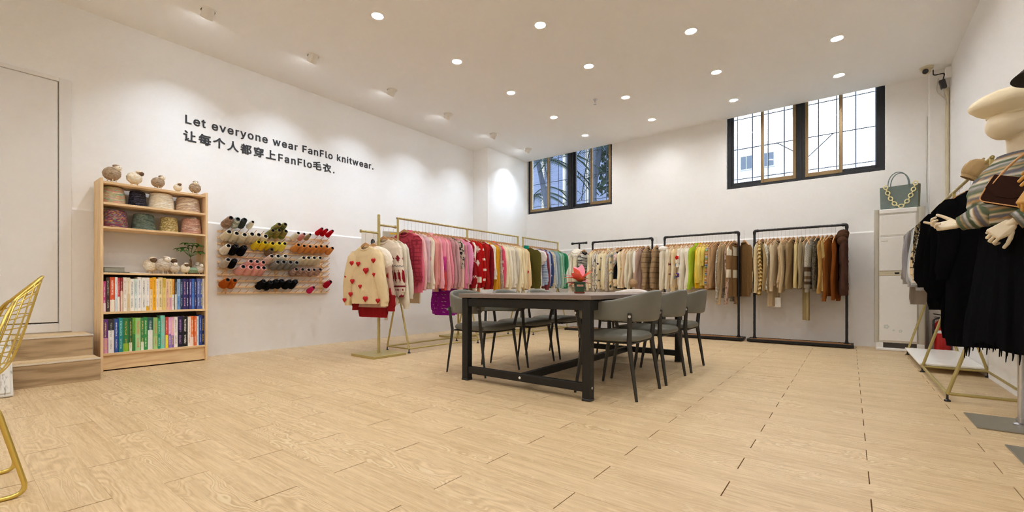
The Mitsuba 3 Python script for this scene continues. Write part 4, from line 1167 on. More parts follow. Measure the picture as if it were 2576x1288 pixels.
Rp = np.array([[0, -math.sin(TILT), math.cos(TILT)], [1, 0, 0], [0, math.cos(TILT), math.sin(TILT)]])   # local z -> peg direction
count, seen_ = {}, {}
for (y, z, col, L, r, row_) in CONE_T: count[(col, row_)] = count.get((col, row_), 0) + 1
bases = []
for ci, (y, z, col, L, r, row_) in enumerate(CONE_T):
    tip = np.array([RXW + 0.036 + math.cos(TILT) * (L + 0.02), y, z])
    base = tip - pegdir * L
    bases.append(base)
    n = count[(col, row_)]; i = seen_.get((col, row_), 0); seen_[(col, row_)] = i + 1
    nm = NAMES.get(col, col)
    lab_ = (f'{ordn(i)} of {NUM[n]} {nm} thread cones from the bookcase, ' if n > 1 else f'{nm} thread cone ') + row_.replace('in the ', '') + ' of the wall rack'
    kk = thing('thread_cone', lab_, 'thread cone', None)
    m, C = thread_cone(L, r, r * 0.62, col, ci)
    t = TW(Rp, base)
    put(kk + '__thread', mk(m, 'vcol', True, color=C), t)
    put(kk + '__core', mk(lathe([(r * 0.42, 0.004), (r * 0.40, L + 0.006), (r * 0.30, L + 0.006), (r * 0.30, L - 0.02), (0.0, L - 0.021)], 16), 'cone_core', 40), t)
peg_s = mk(rod((0, 0, -0.005), (0, 0, 0.105), 0.0036, 8), 'hanger_wood', True)
for ri, z in enumerate(rail_z):
    for j in range(16):
        y = RY0 + 0.04 + (RY1 - RY0 - 0.08) * j / 15 + (0.0 if ri % 2 else 0.0)
        p = np.array([RXW + 0.036, y, z])
        if any(np.linalg.norm((p + pegdir * 0.05 - b - pegdir * 0.06)[1:]) < 0.052 for b in bases): continue
        put(k + '__peg', peg_s, TW(Rp, p))
for b in bases:   # the peg under each cone
    put(k + '__peg', mk(rod((0, 0, -0.03), (0, 0, 0.05), 0.0036, 8), 'hanger_wood', True), TW(Rp, b - pegdir * 0.006))
for y in (2.07, 3.27):
    for z in (rail_z[0], rail_z[5], rail_z[10]):
        put(k + '__screw', mk(rod((RXW + 0.036, y, z), (RXW + 0.038, y, z), 0.005, 10), 'dark_plastic'))
# ------------------------------------------------------------------ garments
A_ = lambda h: np.array(lin(h))


def hz(n, shape, g): return 1 + n * (g.random(shape) - 0.5)


class Pat:
    """a colour rule f(x across, s down from the neck, part) -> (n, 3)"""
    def __init__(self, f, fine=False): self.f, self.fine = f, fine


def P(h, n=0.10):
    c = A_(h)
    return Pat(lambda x, s, part, g: c * (1 + n * (vnoise(np.stack([x * 40, s * 25, 0 * x], 1), 1.0, 3, 2) - 0.5) * 2)[:, None])


def TWD(*hs, sc=90, sc2=None):
    C = np.array([A_(h) for h in hs])

    def f(x, s, part, g):
        q = (vnoise(np.stack([x * sc, s * (sc2 or sc), 0 * x + 4], 1), 1.0, 8, 2) - 0.2) / 0.6
        return C[np.clip((q * len(C)).astype(int), 0, len(C) - 1)] * hz(0.15, (len(x), 1), g)
    return Pat(f, True)


def ST(bands, wig=0.0, start=0.0):
    C = np.array([A_(h) for h, _ in bands]); W = np.cumsum([w for _, w in bands])

    def f(x, s, part, g):
        q = (s - start + wig * np.abs(((x / (0.085)) % 1.0) - 0.5) * 2) % W[-1]
        return C[np.clip(np.searchsorted(W, q, side='right'), 0, len(C) - 1)] * hz(0.08, (len(x), 1), g)
    return Pat(f, True)


def GR(stops):
    S = np.array([a for a, _ in stops]); C = np.array([A_(h) for _, h in stops])

    def f(x, s, part, g):
        q = s + 0.03 * (vnoise(np.stack([x * 20, s * 8, 0 * x], 1), 1.0, 2, 2) - 0.5)
        return np.stack([np.interp(q, S, C[:, k]) for k in range(3)], 1)
    return Pat(f, True)


def LEO(a, b, sc=28):
    A, B = A_(a), A_(b)

    def f(x, s, part, g):
        q = vnoise(np.stack([x * sc, s * sc * 0.6, 0 * x + 1.7], 1), 1.0, 6, 2)
        return np.where((np.abs(q - 0.5) < 0.07)[:, None], B, A) * hz(0.1, (len(x), 1), g)
    return Pat(f, True)


def DOT(a, b, per, r, s0=0.0, s1=9.0, kind='dot'):
    A, B = A_(a), A_(b)

    def f(x, s, part, g):
        i = np.floor(s / per); u = (x / per + 0.5 * (i % 2)) % 1 - 0.5; v = s / per - i - 0.5
        if kind == 'heart': d = np.sqrt((u * 1.1) ** 2 + (v + 0.12 - 0.55 * np.sqrt(np.abs(u) + 1e-6)) ** 2)
        elif kind == 'bow': d = np.maximum(np.abs(v) - np.abs(u) * 0.8, np.abs(u) - 0.02) + 0.08
        else: d = np.hypot(u, v)
        return np.where(((d < r / per) & (s > s0) & (s < s1))[:, None], B, A) * hz(0.08, (len(x), 1), g)
    return Pat(f, True)


def GRID(a, b, per):
    A, B = A_(a), A_(b)
    return Pat(lambda x, s, part, g: np.where((((x / per) % 1 < 0.22) | ((s / per) % 1 < 0.26))[:, None], B, A) * hz(0.08, (len(x), 1), g), True)


def FI(a, bands):
    """fair-isle rows: (s0, s1, colour, motif)"""
    A = A_(a)

    def f(x, s, part, g):
        C = np.tile(A, (len(x), 1))
        for s0, s1, h, m in bands:
            t = (s - s0) / (s1 - s0); inb = (t >= 0) & (t <= 1)
            if m == 'zig': on = np.abs(t - 0.5 - 0.35 * (np.abs(((x / 0.06) % 1) - 0.5) * 4 - 1)) < 0.16
            elif m == 'dia': on = (np.abs(((x / 0.075) % 1) - 0.5) * 2 + np.abs(t - 0.5) * 2) < 0.8
            elif m == 'star': u = ((x / 0.10) % 1) - 0.5; w = t - 0.5; on = (np.minimum(np.minimum(np.abs(u), np.abs(w)), np.minimum(np.abs(u - w), np.abs(u + w))) < 0.075) & (np.hypot(u, w) < 0.42)
            elif m == 'leaf': u = ((x / 0.05) % 1) - 0.5; on = np.abs(u) < 0.36 * np.sin(np.clip(t, 0, 1) * np.pi)
            elif m == 'check': on = ((np.floor(x / 0.016) + np.floor(s / 0.016)) % 2) == 0
            else: on = np.ones(len(x), bool)
            C[inb & on] = A_(h)
        return C * hz(0.08, (len(x), 1), g)
    return Pat(f, True)


def SPOT(base, spots, fine=True):
    """flat shapes: (part, x, s, size, colour, shape)"""
    B = base

    def f(x, s, part, g):
        C = B.f(x, s, part, g)
        for p, x0, s0, r, h, sh in spots:
            if p != part and p != 'any': continue
            u, v = (x - x0) / r, (s - s0) / r
            if sh == 'heart': on = (u ** 2 + (v + 0.25 - 0.75 * np.sqrt(np.abs(u) + 1e-6) * 0 + 0.0 - 0.0) ** 2 < 9) & ((u ** 2 + v ** 2 * 1.0 - 0.55) ** 3 + u ** 2 * v ** 3 < 0)
            elif sh == 'flower': on = np.hypot(u, v) < 0.75 + 0.25 * np.cos(5 * np.arctan2(v, u))
            elif sh == 'cherry': on = (np.hypot(u - 0.45, v) < 0.42) | (np.hypot(u + 0.45, v) < 0.42)
            elif sh == 'bow': on = (np.abs(v) < 0.15 + np.abs(u) * 0.7) & (np.abs(u) < 0.95)
            elif sh == 'rect': on = (np.abs(u) < 1) & (np.abs(v) < 1)
            else: on = np.hypot(u, v) < 1
            C = np.where(on[:, None], A_(h), C)
        return C
    return Pat(f, fine)


def TRIM(base, cuff=None, hem=None, L=.62, sl=.5, w=0.06, yoke=None):
    def f(x, s, part, g):
        C = base.f(x, s, part, g)
        if cuff: C = np.where(((part == 'sleeve') & (s > sl - w))[:, None] if not isinstance(part, str) else ((s > sl - w) & (part == 'sleeve'))[:, None], A_(cuff), C)
        if hem and part == 'body': C = np.where((s > L - w)[:, None], A_(hem), C)
        if yoke and part == 'body': C = np.where((s < yoke[0])[:, None], A_(yoke[1]), C)
        return C
    return Pat(f, base.fine)


def ring_faces(nr, m):
    i, j = np.meshgrid(np.arange(nr - 1), np.arange(m), indexing='ij')
    l = (j + 1) % m
    a, b = (i * m + j).ravel(), (i * m + l).ravel()
    return np.vstack([np.stack([a, b, b + m], 1), np.stack([a, b + m, a + m], 1)])


def garment(pat, W=.43, L=.60, sl=.50, th=.042, neck='crew', sw=.068, cable=0, fur=0.0, seed=0, flare=0.0, puff=0.0, ncol=None, out=0.022, dress=False):
    """body, two sleeves and a collar; u across the shoulders, w through the thickness (front = -w), s down from the neck"""
    g = np.random.default_rng(seed)
    fine = pat.fine
    M, NRW = (84, int(L / 0.009)) if fine else (40, int(L / 0.022))
    a = np.arange(M) / M * 2 * np.pi
    ca, sa = np.cos(a), np.sin(a)
    sx, sy = np.sign(ca) * np.abs(ca) ** 0.75, np.sign(sa) * np.abs(sa) ** 0.8
    S = np.concatenate([[0, .006, .015, .03, .05, .075], np.linspace(0.10, L, NRW)])
    ph = g.random(4) * 6.28
    V, X, SS = [], [], []
    for s in S:
        q = min(1.0, s / 0.10)
        hw = 0.078 + (W / 2 - 0.078) * q ** 0.62
        if s > 0.10:
            r = (s - 0.10) / (L - 0.10)
            hw = W / 2 * (1 - 0.05 * math.sin(r * math.pi)) * (1 + flare * r) * (1 - (0.07 * smooth01((r - 0.9) / 0.1)))
        t = th / 2 * (0.55 + 0.45 * q) * (1 + 0.25 * min(1, s / L))
        fold = 0.010 * min(1.0, s / (0.5 * L)) * (np.sin(sx * hw * 38 + ph[0]) + 0.6 * np.sin(sx * hw * 71 + ph[1]))
        x = sx * hw
        y = sy * t + fold * 0.6
        if cable: y = y - np.abs(sy) ** 0.5 * np.sign(-sy) * 0 + 0.0035 * np.sin(x * cable) * np.sign(sy)
        V.append(np.stack([x, y, np.full(M, -s)], 1)); X.append(x + (sa > 0) * 1.3); SS.append(np.full(M, s))
    V, X, SS = np.vstack(V), np.concatenate(X), np.concatenate(SS)
    # front of the neck hole dips
    dip = np.where((V[:, 1] < 0) & (SS < 0.05), 0.04 * np.clip(1 - (V[:, 0] / 0.085) ** 2, 0, 1) * (1 - SS / 0.05), 0)
    V[:, 2] -= dip
    if fur: V = V + (V * 0 + np.stack([np.sign(V[:, 0]) * 0.3, np.sign(V[:, 1]), 0 * X], 1)) * (fur * (vnoise(np.stack([X * 14, SS * 14, 0 * X], 1), 1.0, seed, 3) - 0.35))[:, None]
    out_ = []
    uvb = np.stack([X, SS], 1)
    F = ring_faces(len(S), M)
    out_.append(('body', (V, F), uvb, pat.f(X, SS, 'body', g)))
    if sl:
        for sd in (-1, 1):
            NS, m = (int(sl / 0.010), 40) if fine else (max(8, int(sl / 0.03)), 18)
            t = np.linspace(0, 1, NS)
            b = np.arange(m) / m * 2 * np.pi
            px_ = W / 2 - 0.050 + (out + 0.030) * np.sin(t * np.pi / 2) + 0.012 * np.sin(t * 5 + ph[2])
            pz = -(0.045 + t * (sl))
            py = -0.012 * np.sin(t * np.pi) + 0.006 * np.sin(t * 7 + ph[3])
            wu = sw * (1.05 - 0.30 * t) * (1 + puff * np.sin(np.clip(t * 1.15, 0, 1) * np.pi) ** 2)
            cf = np.clip((t - (1 - 0.06 / sl)) / 0.02, 0, 1)
            wu = wu * (1 - 0.28 * cf) * np.clip(0.45 + t * 6, 0, 1)
            wv = th * 0.62 * (1 - 0.15 * t) * np.clip(0.45 + t * 6, 0, 1) * (1 + puff * 0.6 * np.sin(t * np.pi))
            x = sd * px_[:, None] + wu[:, None] * np.sign(np.cos(b)) * np.abs(np.cos(b)) ** 0.8
            y = py[:, None] + wv[:, None] * np.sign(np.sin(b)) * np.abs(np.sin(b)) ** 0.9 + 0.004 * np.sin(b * 3 + t[:, None] * 9 + ph[1])
            if cable: y = y + 0.003 * np.sin(b * 9)
            VV = np.stack([x.ravel(), y.ravel(), np.repeat(pz, m)], 1)
            xs = (wu[:, None] * np.cos(b)).ravel() + np.where(np.sin(np.tile(b, NS)) > 0, 1.1, 0.0)
            ss = np.repeat(t * sl + 0.045, m)
            if fur: VV = VV + np.stack([np.tile(np.cos(b), NS), np.tile(np.sin(b), NS), 0 * ss], 1) * (fur * (vnoise(np.stack([xs * 14, ss * 14, 0 * ss + sd], 1), 1.0, seed + 3, 3) - 0.35))[:, None]
            FF = ring_faces(NS, m)
            if sd > 0: pass
            out_.append(('sleeve', (VV, FF), np.stack([xs, ss], 1), pat.f(xs, ss, 'sleeve' if sd < 0 else 'sleeve', g)))
    nc = A_(ncol) if ncol else None
    m = 22; b = np.arange(m) / m * 2 * np.pi
    if neck == 'turtle':
        rr = [(0.082, -0.022), (0.076, -0.004), (0.070, 0.014), (0.068, 0.030), (0.062, 0.036), (0.055, 0.020)]
        VV = np.vstack([np.stack([r * np.cos(b), 0.42 * r * np.sin(b), np.full(m, z)], 1) for r, z in rr]); FF = ring_faces(len(rr), m)
    else:
        dp = 0.045 if neck == 'crew' else 0.10
        path = np.stack([0.080 * np.cos(b), 0.026 * np.sin(b), -0.002 - dp * np.clip(-np.sin(b), 0, 1) ** 1.3], 1)
        VV, FF = tube(path, 0.0105, 8, False, True)
    n = len(VV)
    col = np.tile(nc, (n, 1)) if nc is not None else pat.f(VV[:, 0], np.full(n, 0.03), 'body', g)
    out_.append(('collar', (VV, FF), VV[:, [0, 2]], col))
    return out_


def orient(mesh):
    v, f = mesh
    t = trimesh.Trimesh(v, f, process=False)
    return v, f


# wooden hanger
def hanger_body():
    xs = np.linspace(-1, 1, 33)
    up = [(x * 0.185, 0.014 - 0.105 * abs(x) ** 1.2) for x in xs]
    lo = [(x * 0.185, -0.018 - 0.100 * abs(x) ** 1.3) for x in xs[::-1]]
    return extrude(Polygon(up + lo), 0.012, 'y')


hb = hanger_body(); hb = (hb[0] + [0, 0.006, 0], hb[1])
HANG_BODY = mk(hb, 'hanger_wood')
hook = [np.array([0, 0, 0.01]), np.array([0, 0, 0.115])] + [np.array([0.016 * math.sin(a) , 0, 0.137 - 0.018 * math.cos(a)]) for a in np.linspace(0.25, 4.2, 12)]
HANG_HOOK = mk(tube(hook, 0.0018, 6), 'steel', True)
HOOK_TOP = 0.153                    # rail axis sits this far above the hanger's middle


def hang(spec, pos, ang, rail_r, where, short, matname='knit', extra=None, hgroup=None, **kw):
    """a garment on its own hanger; pos = point on the rail axis, ang = direction of the shoulder axis"""
    Rm = rz(ang)
    o = np.array(pos) + [0, 0, rail_r - HOOK_TOP]
    hk = thing('hanger', f'wooden hanger holding the {short}', 'hanger')
    put(hk + '__bar', HANG_BODY, TW(Rm, o))
    put(hk + '__hook', HANG_HOOK, TW(Rm, o))
    kind = next((w for w in ('cardigan', 'coat', 'jacket', 'dress') if w in short.split(' with ')[0].split()[-3:]), 'sweater')
    label = f'{short}, {where}'
    if len(label.split()) > 16: label = label.replace(' from the bookcase', '').replace(', counted from the corner', '').replace('the front arm of ', '')
    gk = thing(kind, label, kind)
    base = o + [0, 0, -0.032]
    t = TW(Rm, base)
    for part, m, uv, col in garment(spec, **kw):
        put(gk + '__' + part, mk(m, matname, True, uv=uv, color=np.clip(col, 0, 0.95)), t)
    if extra: extra(gk, Rm, base)
    return gk


def heart3(r):
    """puffed heart lying in the u-z plane"""
    a = np.linspace(0, 2 * np.pi, 40, endpoint=False)
    x = 16 * np.sin(a) ** 3; z = 13 * np.cos(a) - 5 * np.cos(2 * a) - 2 * np.cos(3 * a) - np.cos(4 * a)
    P_ = np.stack([x, z], 1) / 16 * r
    rings = [(1.0, 0.0), (0.96, 0.30), (0.8, 0.60), (0.5, 0.85), (0.0, 0.95)]
    V = np.vstack([np.column_stack([P_[:, 0] * k, np.full(40, -q * r * 0.75), P_[:, 1] * k + (1 - k) * r * 0.1]) for k, q in rings] +
                  [np.column_stack([P_[:, 0] * k, np.full(40, q * r * 0.2), P_[:, 1] * k]) for k, q in rings[1:]])
    F = np.vstack([ring_faces(5, 40)])
    return V, F


prin('heart_red', lin('#b2131c'), 0.8)
heart_mesh = mk(heart3(1.0), 'heart_red', True)


# ------------------------------------------------------------------ racks
def gold_rack(label, x, ys, z, group=None):
    k = thing('clothes_rack', label, 'clothes rack', group)
    put(k + '__rail', mk(rod((x, ys[0] - 0.015, z), (x, ys[-1] + 0.015, z), 0.0125), 'gold_paint', True))
    for i in range(len(ys) - 1):
        for s in (-1, 1):
            put(k + '__base_bar', mk(rod((x + s * 0.215, ys[i], 0.055), (x + s * 0.215, ys[i + 1], 0.055), 0.011), 'gold_paint', True))
    for y in ys:
        put(k + '__post', mk(bar((x, y, 0.80), (x, y, z + 0.01), 0.022, 0.022, (0, 1, 0)), 'gold_paint'))
        for s in (-1, 1):
            put(k + '__leg', mk(rod((x, y, 0.815), (x + s * 0.215, y, 0.05), 0.0115), 'gold_paint', True))
            put(k + '__foot', mk(lathe([(0, 0), (0.018, 0), (0.018, 0.010), (0.007, 0.016), (0.006, 0.05), (0, 0.05)], 14), 'dark_plastic', 40), TW(t=(x + s * 0.215, y, 0)))
        put(k + '__cross_bar', mk(rod((x - 0.215, y, 0.055), (x + 0.215, y, 0.055), 0.011), 'gold_paint', True))
    return k


def black_rack(label, x0, x1, y, z=1.652):
    k = thing('clothes_rack', label, 'clothes rack')
    put(k + '__rail', mk(tube(arc3([(x0, y, 0.9), (x0, y, z), (x1, y, z), (x1, y, 0.9)], 0.035), 0.0165, 12), 'pipe_black', True))
    for x in (x0, x1):
        put(k + '__post', mk(rod((x, y, 0.05), (x, y, 0.92), 0.0165), 'pipe_black', True))
        put(k + '__flange', mk(lathe([(0, 0), (0.035, 0), (0.035, 0.008), (0.021, 0.010), (0.021, 0.03), (0, 0.03)], 20), 'pipe_black', 40), TW(t=(x, y, 0.046)))
        put(k + '__elbow', mk(tube(arc3([(x, y, z - 0.05), (x, y, z), (x + (0.05 if x == x0 else -0.05), y, z)], 0.035), 0.021, 12), 'pipe_black', True))
    b0, b1, c0, c1 = x0 - 0.075, x1 + 0.075, y - 0.17, y + 0.13
    put(k + '__base_frame', mk(cat(box(b0, b1, c0, c0 + 0.03, 0.012, 0.05, 0.003), box(b0, b1, c1 - 0.03, c1, 0.012, 0.05, 0.003), box(b0, b0 + 0.03, c0, c1, 0.012, 0.05, 0.003), box(b1 - 0.03, b1, c0, c1, 0.012, 0.05, 0.003)), 'black_metal'))
    put(k + '__base_board', mk(box(b0 + 0.02, b1 - 0.02, c0 + 0.02, c1 - 0.02, 0.022, 0.046, 0.001), 'brown_board'))
    for xx in (b0 + 0.05, b1 - 0.05):
        for yy in (c0 + 0.03, c1 - 0.03):
            put(k + '__foot', mk(lathe([(0, 0), (0.02, 0), (0.02, 0.014), (0, 0.014)], 12), 'dark_plastic'), TW(t=(xx, yy, 0)))
    return k


GX, GZ = -4.49, 1.672
gold_rack('long gold double clothes rack along the lettered wall', GX, (3.49, 4.745, 6.00), GZ)
gold_rack('shorter gold clothes rack farther along the lettered wall', GX, (6.145, 7.285), GZ)

W_ = dict
RACK1 = [
    ('crimson waffle-knit sweater', GRID('#b04150', '#8a2b3a', .013), W_(W=.46, L=.60, sl=.50, sw=.085)),
    ('coral pink turtleneck sweater', P('#e2718a'), W_(neck='turtle', L=.68, sl=.62)),
    ('pale pink mohair sweater', P('#ecbdbd'), W_(puff=.3, fur=.006, sl=.58)),
    ('lilac pink boucle sweater', P('#d3b3bd', .3), W_(fur=.012, sl=.5)),
    ('cream sweater with pink heart patches', SPOT(P('#ece2cf'), [('any', .0, .12, .035, '#d98a8c', 'heart'), ('any', .02, .34, .04, '#d98a8c', 'heart'), ('any', -.03, .50, .04, '#dd9694', 'heart'), ('any', 1.1, .3, .04, '#d98a8c', 'heart')]), W_(sl=.60, sw=.085)),
    ('salmon pink ribbed sweater', P('#e09a94'), W_(sl=.58, cable=180)),
    ('dusty salmon cardigan', P('#d98c88'), W_(sl=.55)),
    ('light pink turtleneck sweater', P('#efafbb'), W_(neck='turtle', sl=.56)),
    ('tie-dye sweater fading from pink to magenta', GR([(0, '#eba0ae'), (.27, '#e890a6'), (.30, '#c23a84'), (.45, '#b1397e'), (.50, '#cf4a4a'), (.7, '#c9403f')]), W_(sl=.60)),
    ('pink cable-knit sweater', P('#e9a3ac'), W_(cable=120, sl=.60)),
    ('rose pink cable-knit cardigan', P('#e08d9c'), W_(cable=100, sl=.58)),
    ('dusty mauve sweater', P('#b98a8e'), W_(sl=.58, sw=.085)),
    ('mauve cardigan with grey trim', P('#c49a9c'), W_(sl=.56)),
    ('black and cream animal-print sweater', TRIM(LEO('#cdbcae', '#2a2524'), '#e2b9ae', '#e2b9ae'), W_(sl=.60, sw=.09)),
    ('pink sweater with a cream heart', SPOT(P('#d97d9c'), [('any', .03, .28, .055, '#efe4cf', 'heart')]), W_(sl=.58, sw=.09)),
    ('dusty beige-pink cardigan', P('#c99d96'), W_(sl=.56)),
    ('bubblegum pink sweater', P('#e59ac0'), W_(sl=.52, sw=.09, puff=.2)),
    ('dark red snowflake sweater', FI('#8f1d24', [(.18, .29, '#ece4d6', 'star'), (.31, .33, '#d9c6b8', 'check'), (.52, .56, '#e0d0c4', 'check')]), W_(sl=.56, sw=.085)),
    ('ivory and red panel sweater', ST([('#ece5d8', .50), ('#a32028', .06)]), W_(sl=.60)),
    ('red fair-isle sweater with white reindeer band', FI('#a81c22', [(.08, .20, '#eee6da', 'star'), (.28, .40, '#eee6da', 'dia'), (.54, .62, '#efe6d4', '')]), W_(sl=.56, sw=.09)),
    ('bright red fringed sweater', P('#c01e1c', .2), W_(fur=.010, sl=.5)),
    ('red and white striped-edge sweater', ST([('#b4201f', .12), ('#efe8dd', .03)]), W_(sl=.56)),
    ('brick red ribbed sweater', P('#9c2420'), W_(cable=160, sl=.58, sw=.085)),
    ('cherry red cable sweater', P('#a81d20'), W_(cable=110, sl=.58)),
    ('wine red sweater', P('#7f1c24'), W_(sl=.58)),
    ('ivory sweater with red hearts down the sleeve', SPOT(P('#efe9dc'), [('sleeve', .03, .17, .030, '#c0202a', 'heart'), ('sleeve', .03, .30, .030, '#c0202a', 'heart'), ('sleeve', .03, .42, .030, '#c0202a', 'heart')]), W_(sl=.46, sw=.095)),
    ('mustard yellow cardigan', P('#d39a2c'), W_(sl=.60)),
    ('ochre ribbed sweater', P('#c98f33'), W_(cable=150, sl=.58)),
    ('grey beige marled sweater', TWD('#b9a594', '#a08d80', '#cdbcab'), W_(sl=.58)),
    ('hot pink polo sweater with patches', SPOT(P('#d9536f'), [('any', 0.01, .3, .02, '#f0c9c0', 'rect'), ('any', 0.01, .4, .02, '#f0c9c0', 'rect'), ('any', 0.01, .5, .02, '#e8a49a', 'rect')]), W_(neck='turtle', sl=.58, ncol='#e8673f')),
    ('cream puffed-sleeve sweater', P('#efe4c6'), W_(sl=.58, puff=.3)),
    ('cream cable cardigan', P('#e9dcb9'), W_(cable=110, sl=.58)),
    ('ivory turtleneck sweater', P('#ece4d2'), W_(sl=.57)),
    ('off-white sweater with blue buttons', SPOT(P('#e6decd'), [('any', .0, .34, .008, '#6d86a0', 'dot'), ('any', .0, .46, .008, '#6d86a0', 'dot')]), W_(sl=.58, sw=.09)),
    ('oatmeal cardigan', P('#d8cdb8'), W_(sl=.58)),
    ('stone grey knit sweater', P('#cdc4b6'), W_(sl=.46)),
    ('cream cable-front sweater', P('#eee2bf'), W_(cable=95, sl=.60)),
    ('cream lace sweater with pearls', DOT('#e9ddbd', '#f8f4ea', .03, .005), W_(sl=.58)),
    ('vanilla cardigan', P('#ecdcb4'), W_(sl=.57)),
    ('beige ribbed knit', P('#e4d2ae'), W_(cable=150, sl=.58)),
    ('peach sweater with a red heart at the cuff', SPOT(P('#e8cda4'), [('sleeve', .02, .44, .028, '#b3202a', 'heart')]), W_(sl=.58, sw=.09)),
]
RACK1B = [
    ('olive green sweater with teal collar', P('#5a5428'), W_(neck='turtle', ncol='#1f8c7c', sl=.58, sw=.095, W=.50)),
    ('cream sweater with green bows', SPOT(DOT('#e9e3cf', '#7f9a78', .03, .0035), [('any', .0, .14, .035, '#1f7a58', 'bow'), ('any', .02, .30, .03, '#1f7a58', 'bow'), ('any', 0, .56, .045, '#2a7f70', 'rect')]), W_(sl=.58)),
    ('white short-sleeve knit with a cherry', SPOT(P('#e9e2df'), [('body', -.14, .36, .032, '#a81f2c', 'cherry'), ('body', .12, .36, .032, '#a81f2c', 'cherry')]), W_(sl=.26, sw=.11, puff=.3)),
    ('lilac short-sleeve knit', P('#d2c6d8'), W_(sl=.24, sw=.10)),
    ('light blue striped cardigan', ST([('#8fa6c8', .02), ('#dfe3ea', .008)]), W_(sl=.54)),
    ('burgundy cardigan', P('#7f3c44'), W_(sl=.60)),
    ('powder blue sweater', P('#aab9d6'), W_(sl=.56)),
    ('navy sweater with bright pompoms', SPOT(P('#3c4a7a', .3), [('any', .0, .18, .018, '#c84a5c', 'dot'), ('any', .02, .28, .018, '#d9c9b4', 'dot'), ('any', .0, .38, .018, '#c84a5c', 'dot'), ('any', .01, .48, .018, '#cfd6e6', 'dot')]), W_(fur=.008, sl=.56)),
    ('cream tweed cardigan', TWD('#e2d8c2', '#cbbba0', '#efe8d8'), W_(sl=.58)),
    ('ice blue mohair sweater', P('#b7c6d0'), W_(fur=.008, sl=.58)),
    ('grey blue sweater', P('#93a9b4'), W_(sl=.60, sw=.09)),
    ('sea green sweater', P('#5f9f84'), W_(sl=.58)),
    ('mint green cardigan', P('#a9c9b4'), W_(sl=.58)),
    ('pale jade sweater', P('#7fb49a'), W_(sl=.56)),
    ('emerald green sweater', P('#2f7f58'), W_(sl=.58, sw=.09)),
    ('teal grey mohair sweater', P('#6f948c'), W_(fur=.008, sl=.58)),
]


def hang_row(items, x, y0, y1, z, rail_r, where, axis='y', jitter=0.10, seed=1, ang0=0.0, mat='knit', spread=None, lscale=1.0):
    r = random.Random(seed)
    n = len(items)
    wide = 1.0 if axis == 'y' else 0.9
    for i, (short, pat, kw) in enumerate(items):
        kw = dict(kw)
        f_ = lscale * r.uniform(0.95, 1.05)
        kw['L'] = kw.get('L', .60) * f_; kw['sl'] = kw.get('sl', .50) * (lscale if kw.get('sl', .5) > .4 else 1) * r.uniform(0.97, 1.03)
        kw['W'] = kw.get('W', .43) * wide; kw['sw'] = kw.get('sw', .068) * wide
        t = (i + 0.5) / n if spread is None else spread[i]
        ext = kw.pop('extra', None); m = kw.pop('mat', mat); tw = kw.pop('turn', None)
        ang = ang0 + (tw if tw is not None else r.uniform(-jitter, jitter))
        zz = z
        if axis == 'y': pos = (x, y0 + (y1 - y0) * t, zz); 
        else: pos = (y0 + (y1 - y0) * t, x, zz); ang += math.pi / 2
        hang(pat, pos, ang, rail_r, f'{ordn(i)} on {where}', short, m, ext, seed=seed * 100 + i, **kw)


hang_row(RACK1, GX, 3.56, 5.98, GZ, 0.0125, 'the long gold rack from the bookcase', 'y', 0.07, 1, 0.12, lscale=1.15)
hang_row(RACK1B, GX, 6.18, 7.27, GZ, 0.0125, 'the short gold rack from the bookcase', 'y', 0.07, 2, 0.12, lscale=1.12)
# ------------------------------------------------------------------ the gold display stand with the heart sweater
GSX, GSY = -4.435, 3.17


def gold_stand(label, x, y, arms, top=1.67):
    k = thing('display_stand', label, 'display stand')
    put(k + '__base', mk(box(x - 0.225, x + 0.225, y - 0.225, y + 0.225, 0.0, 0.028, 0.003), 'gold_paint'))
    put(k + '__pole', mk(bar((x, y, 0.028), (x, y, top), 0.026, 0.026, (0, 1, 0)), 'gold_paint'))
    put(k + '__collar', mk(lathe([(0.04, 0.028), (0.04, 0.032), (0.02, 0.036)], 20), 'gold_paint'), TW(t=(x, y, 0)))
    for y1, z in arms:
        ak = put(k + '__arm', mk(rod((x, y + math.copysign(0.012, y1 - y), z), (x, y1, z), 0.0125), 'gold_paint', True))
        put(ak + '__end_cap', mk(rod((x, y1 - 0.006, z), (x, y1 + 0.006, z), 0.019), 'gold_paint', 40))
    return k


gold_stand('gold two-arm display stand in front of the long gold rack', GSX, GSY, [(2.93, 1.45), (3.41, 1.548)])


def hearts_on(gk, Rm, base):
    for x, z, r in [(-.17, -.19, .026), (-.06, -.20, .026), (.19, -.17, .026), (.07, -.28, .034), (.21, -.33, .028), (-.16, -.40, .027), (-.27, -.35, .022), (-.03, -.46, .022), (-.19, -.55, .026), (.06, -.60, .030), (.26, -.62, .026), (-.30, -.62, .024)]:
        put(gk + '__heart', heart_mesh, TW(Rm, base + Rm @ np.array([x, -0.052 if abs(x) < .2 else -0.05, z]), r * 1.22))


hang(P('#e5d0a8'), (GSX, 2.99, 1.45), 0.12, 0.0125, 'on the front arm of the gold stand', 'cream sweater with red felt hearts', 'knit', hearts_on,
     W=.47, L=.66, sl=.64, sw=.08, out=.075, th=.07, puff=.25, seed=5, flare=.03)


def sherpa(gk, Rm, base):
    V, F = fuzzy(1.0, 21, 0.10, 4)
    put(gk + '__sherpa_collar', mk(move((V * [0.20, 0.062, 0.145], F), R=ry(0.35), t=(0.12, -0.012, -0.15)), 'sherpa', True), TW(Rm, base))


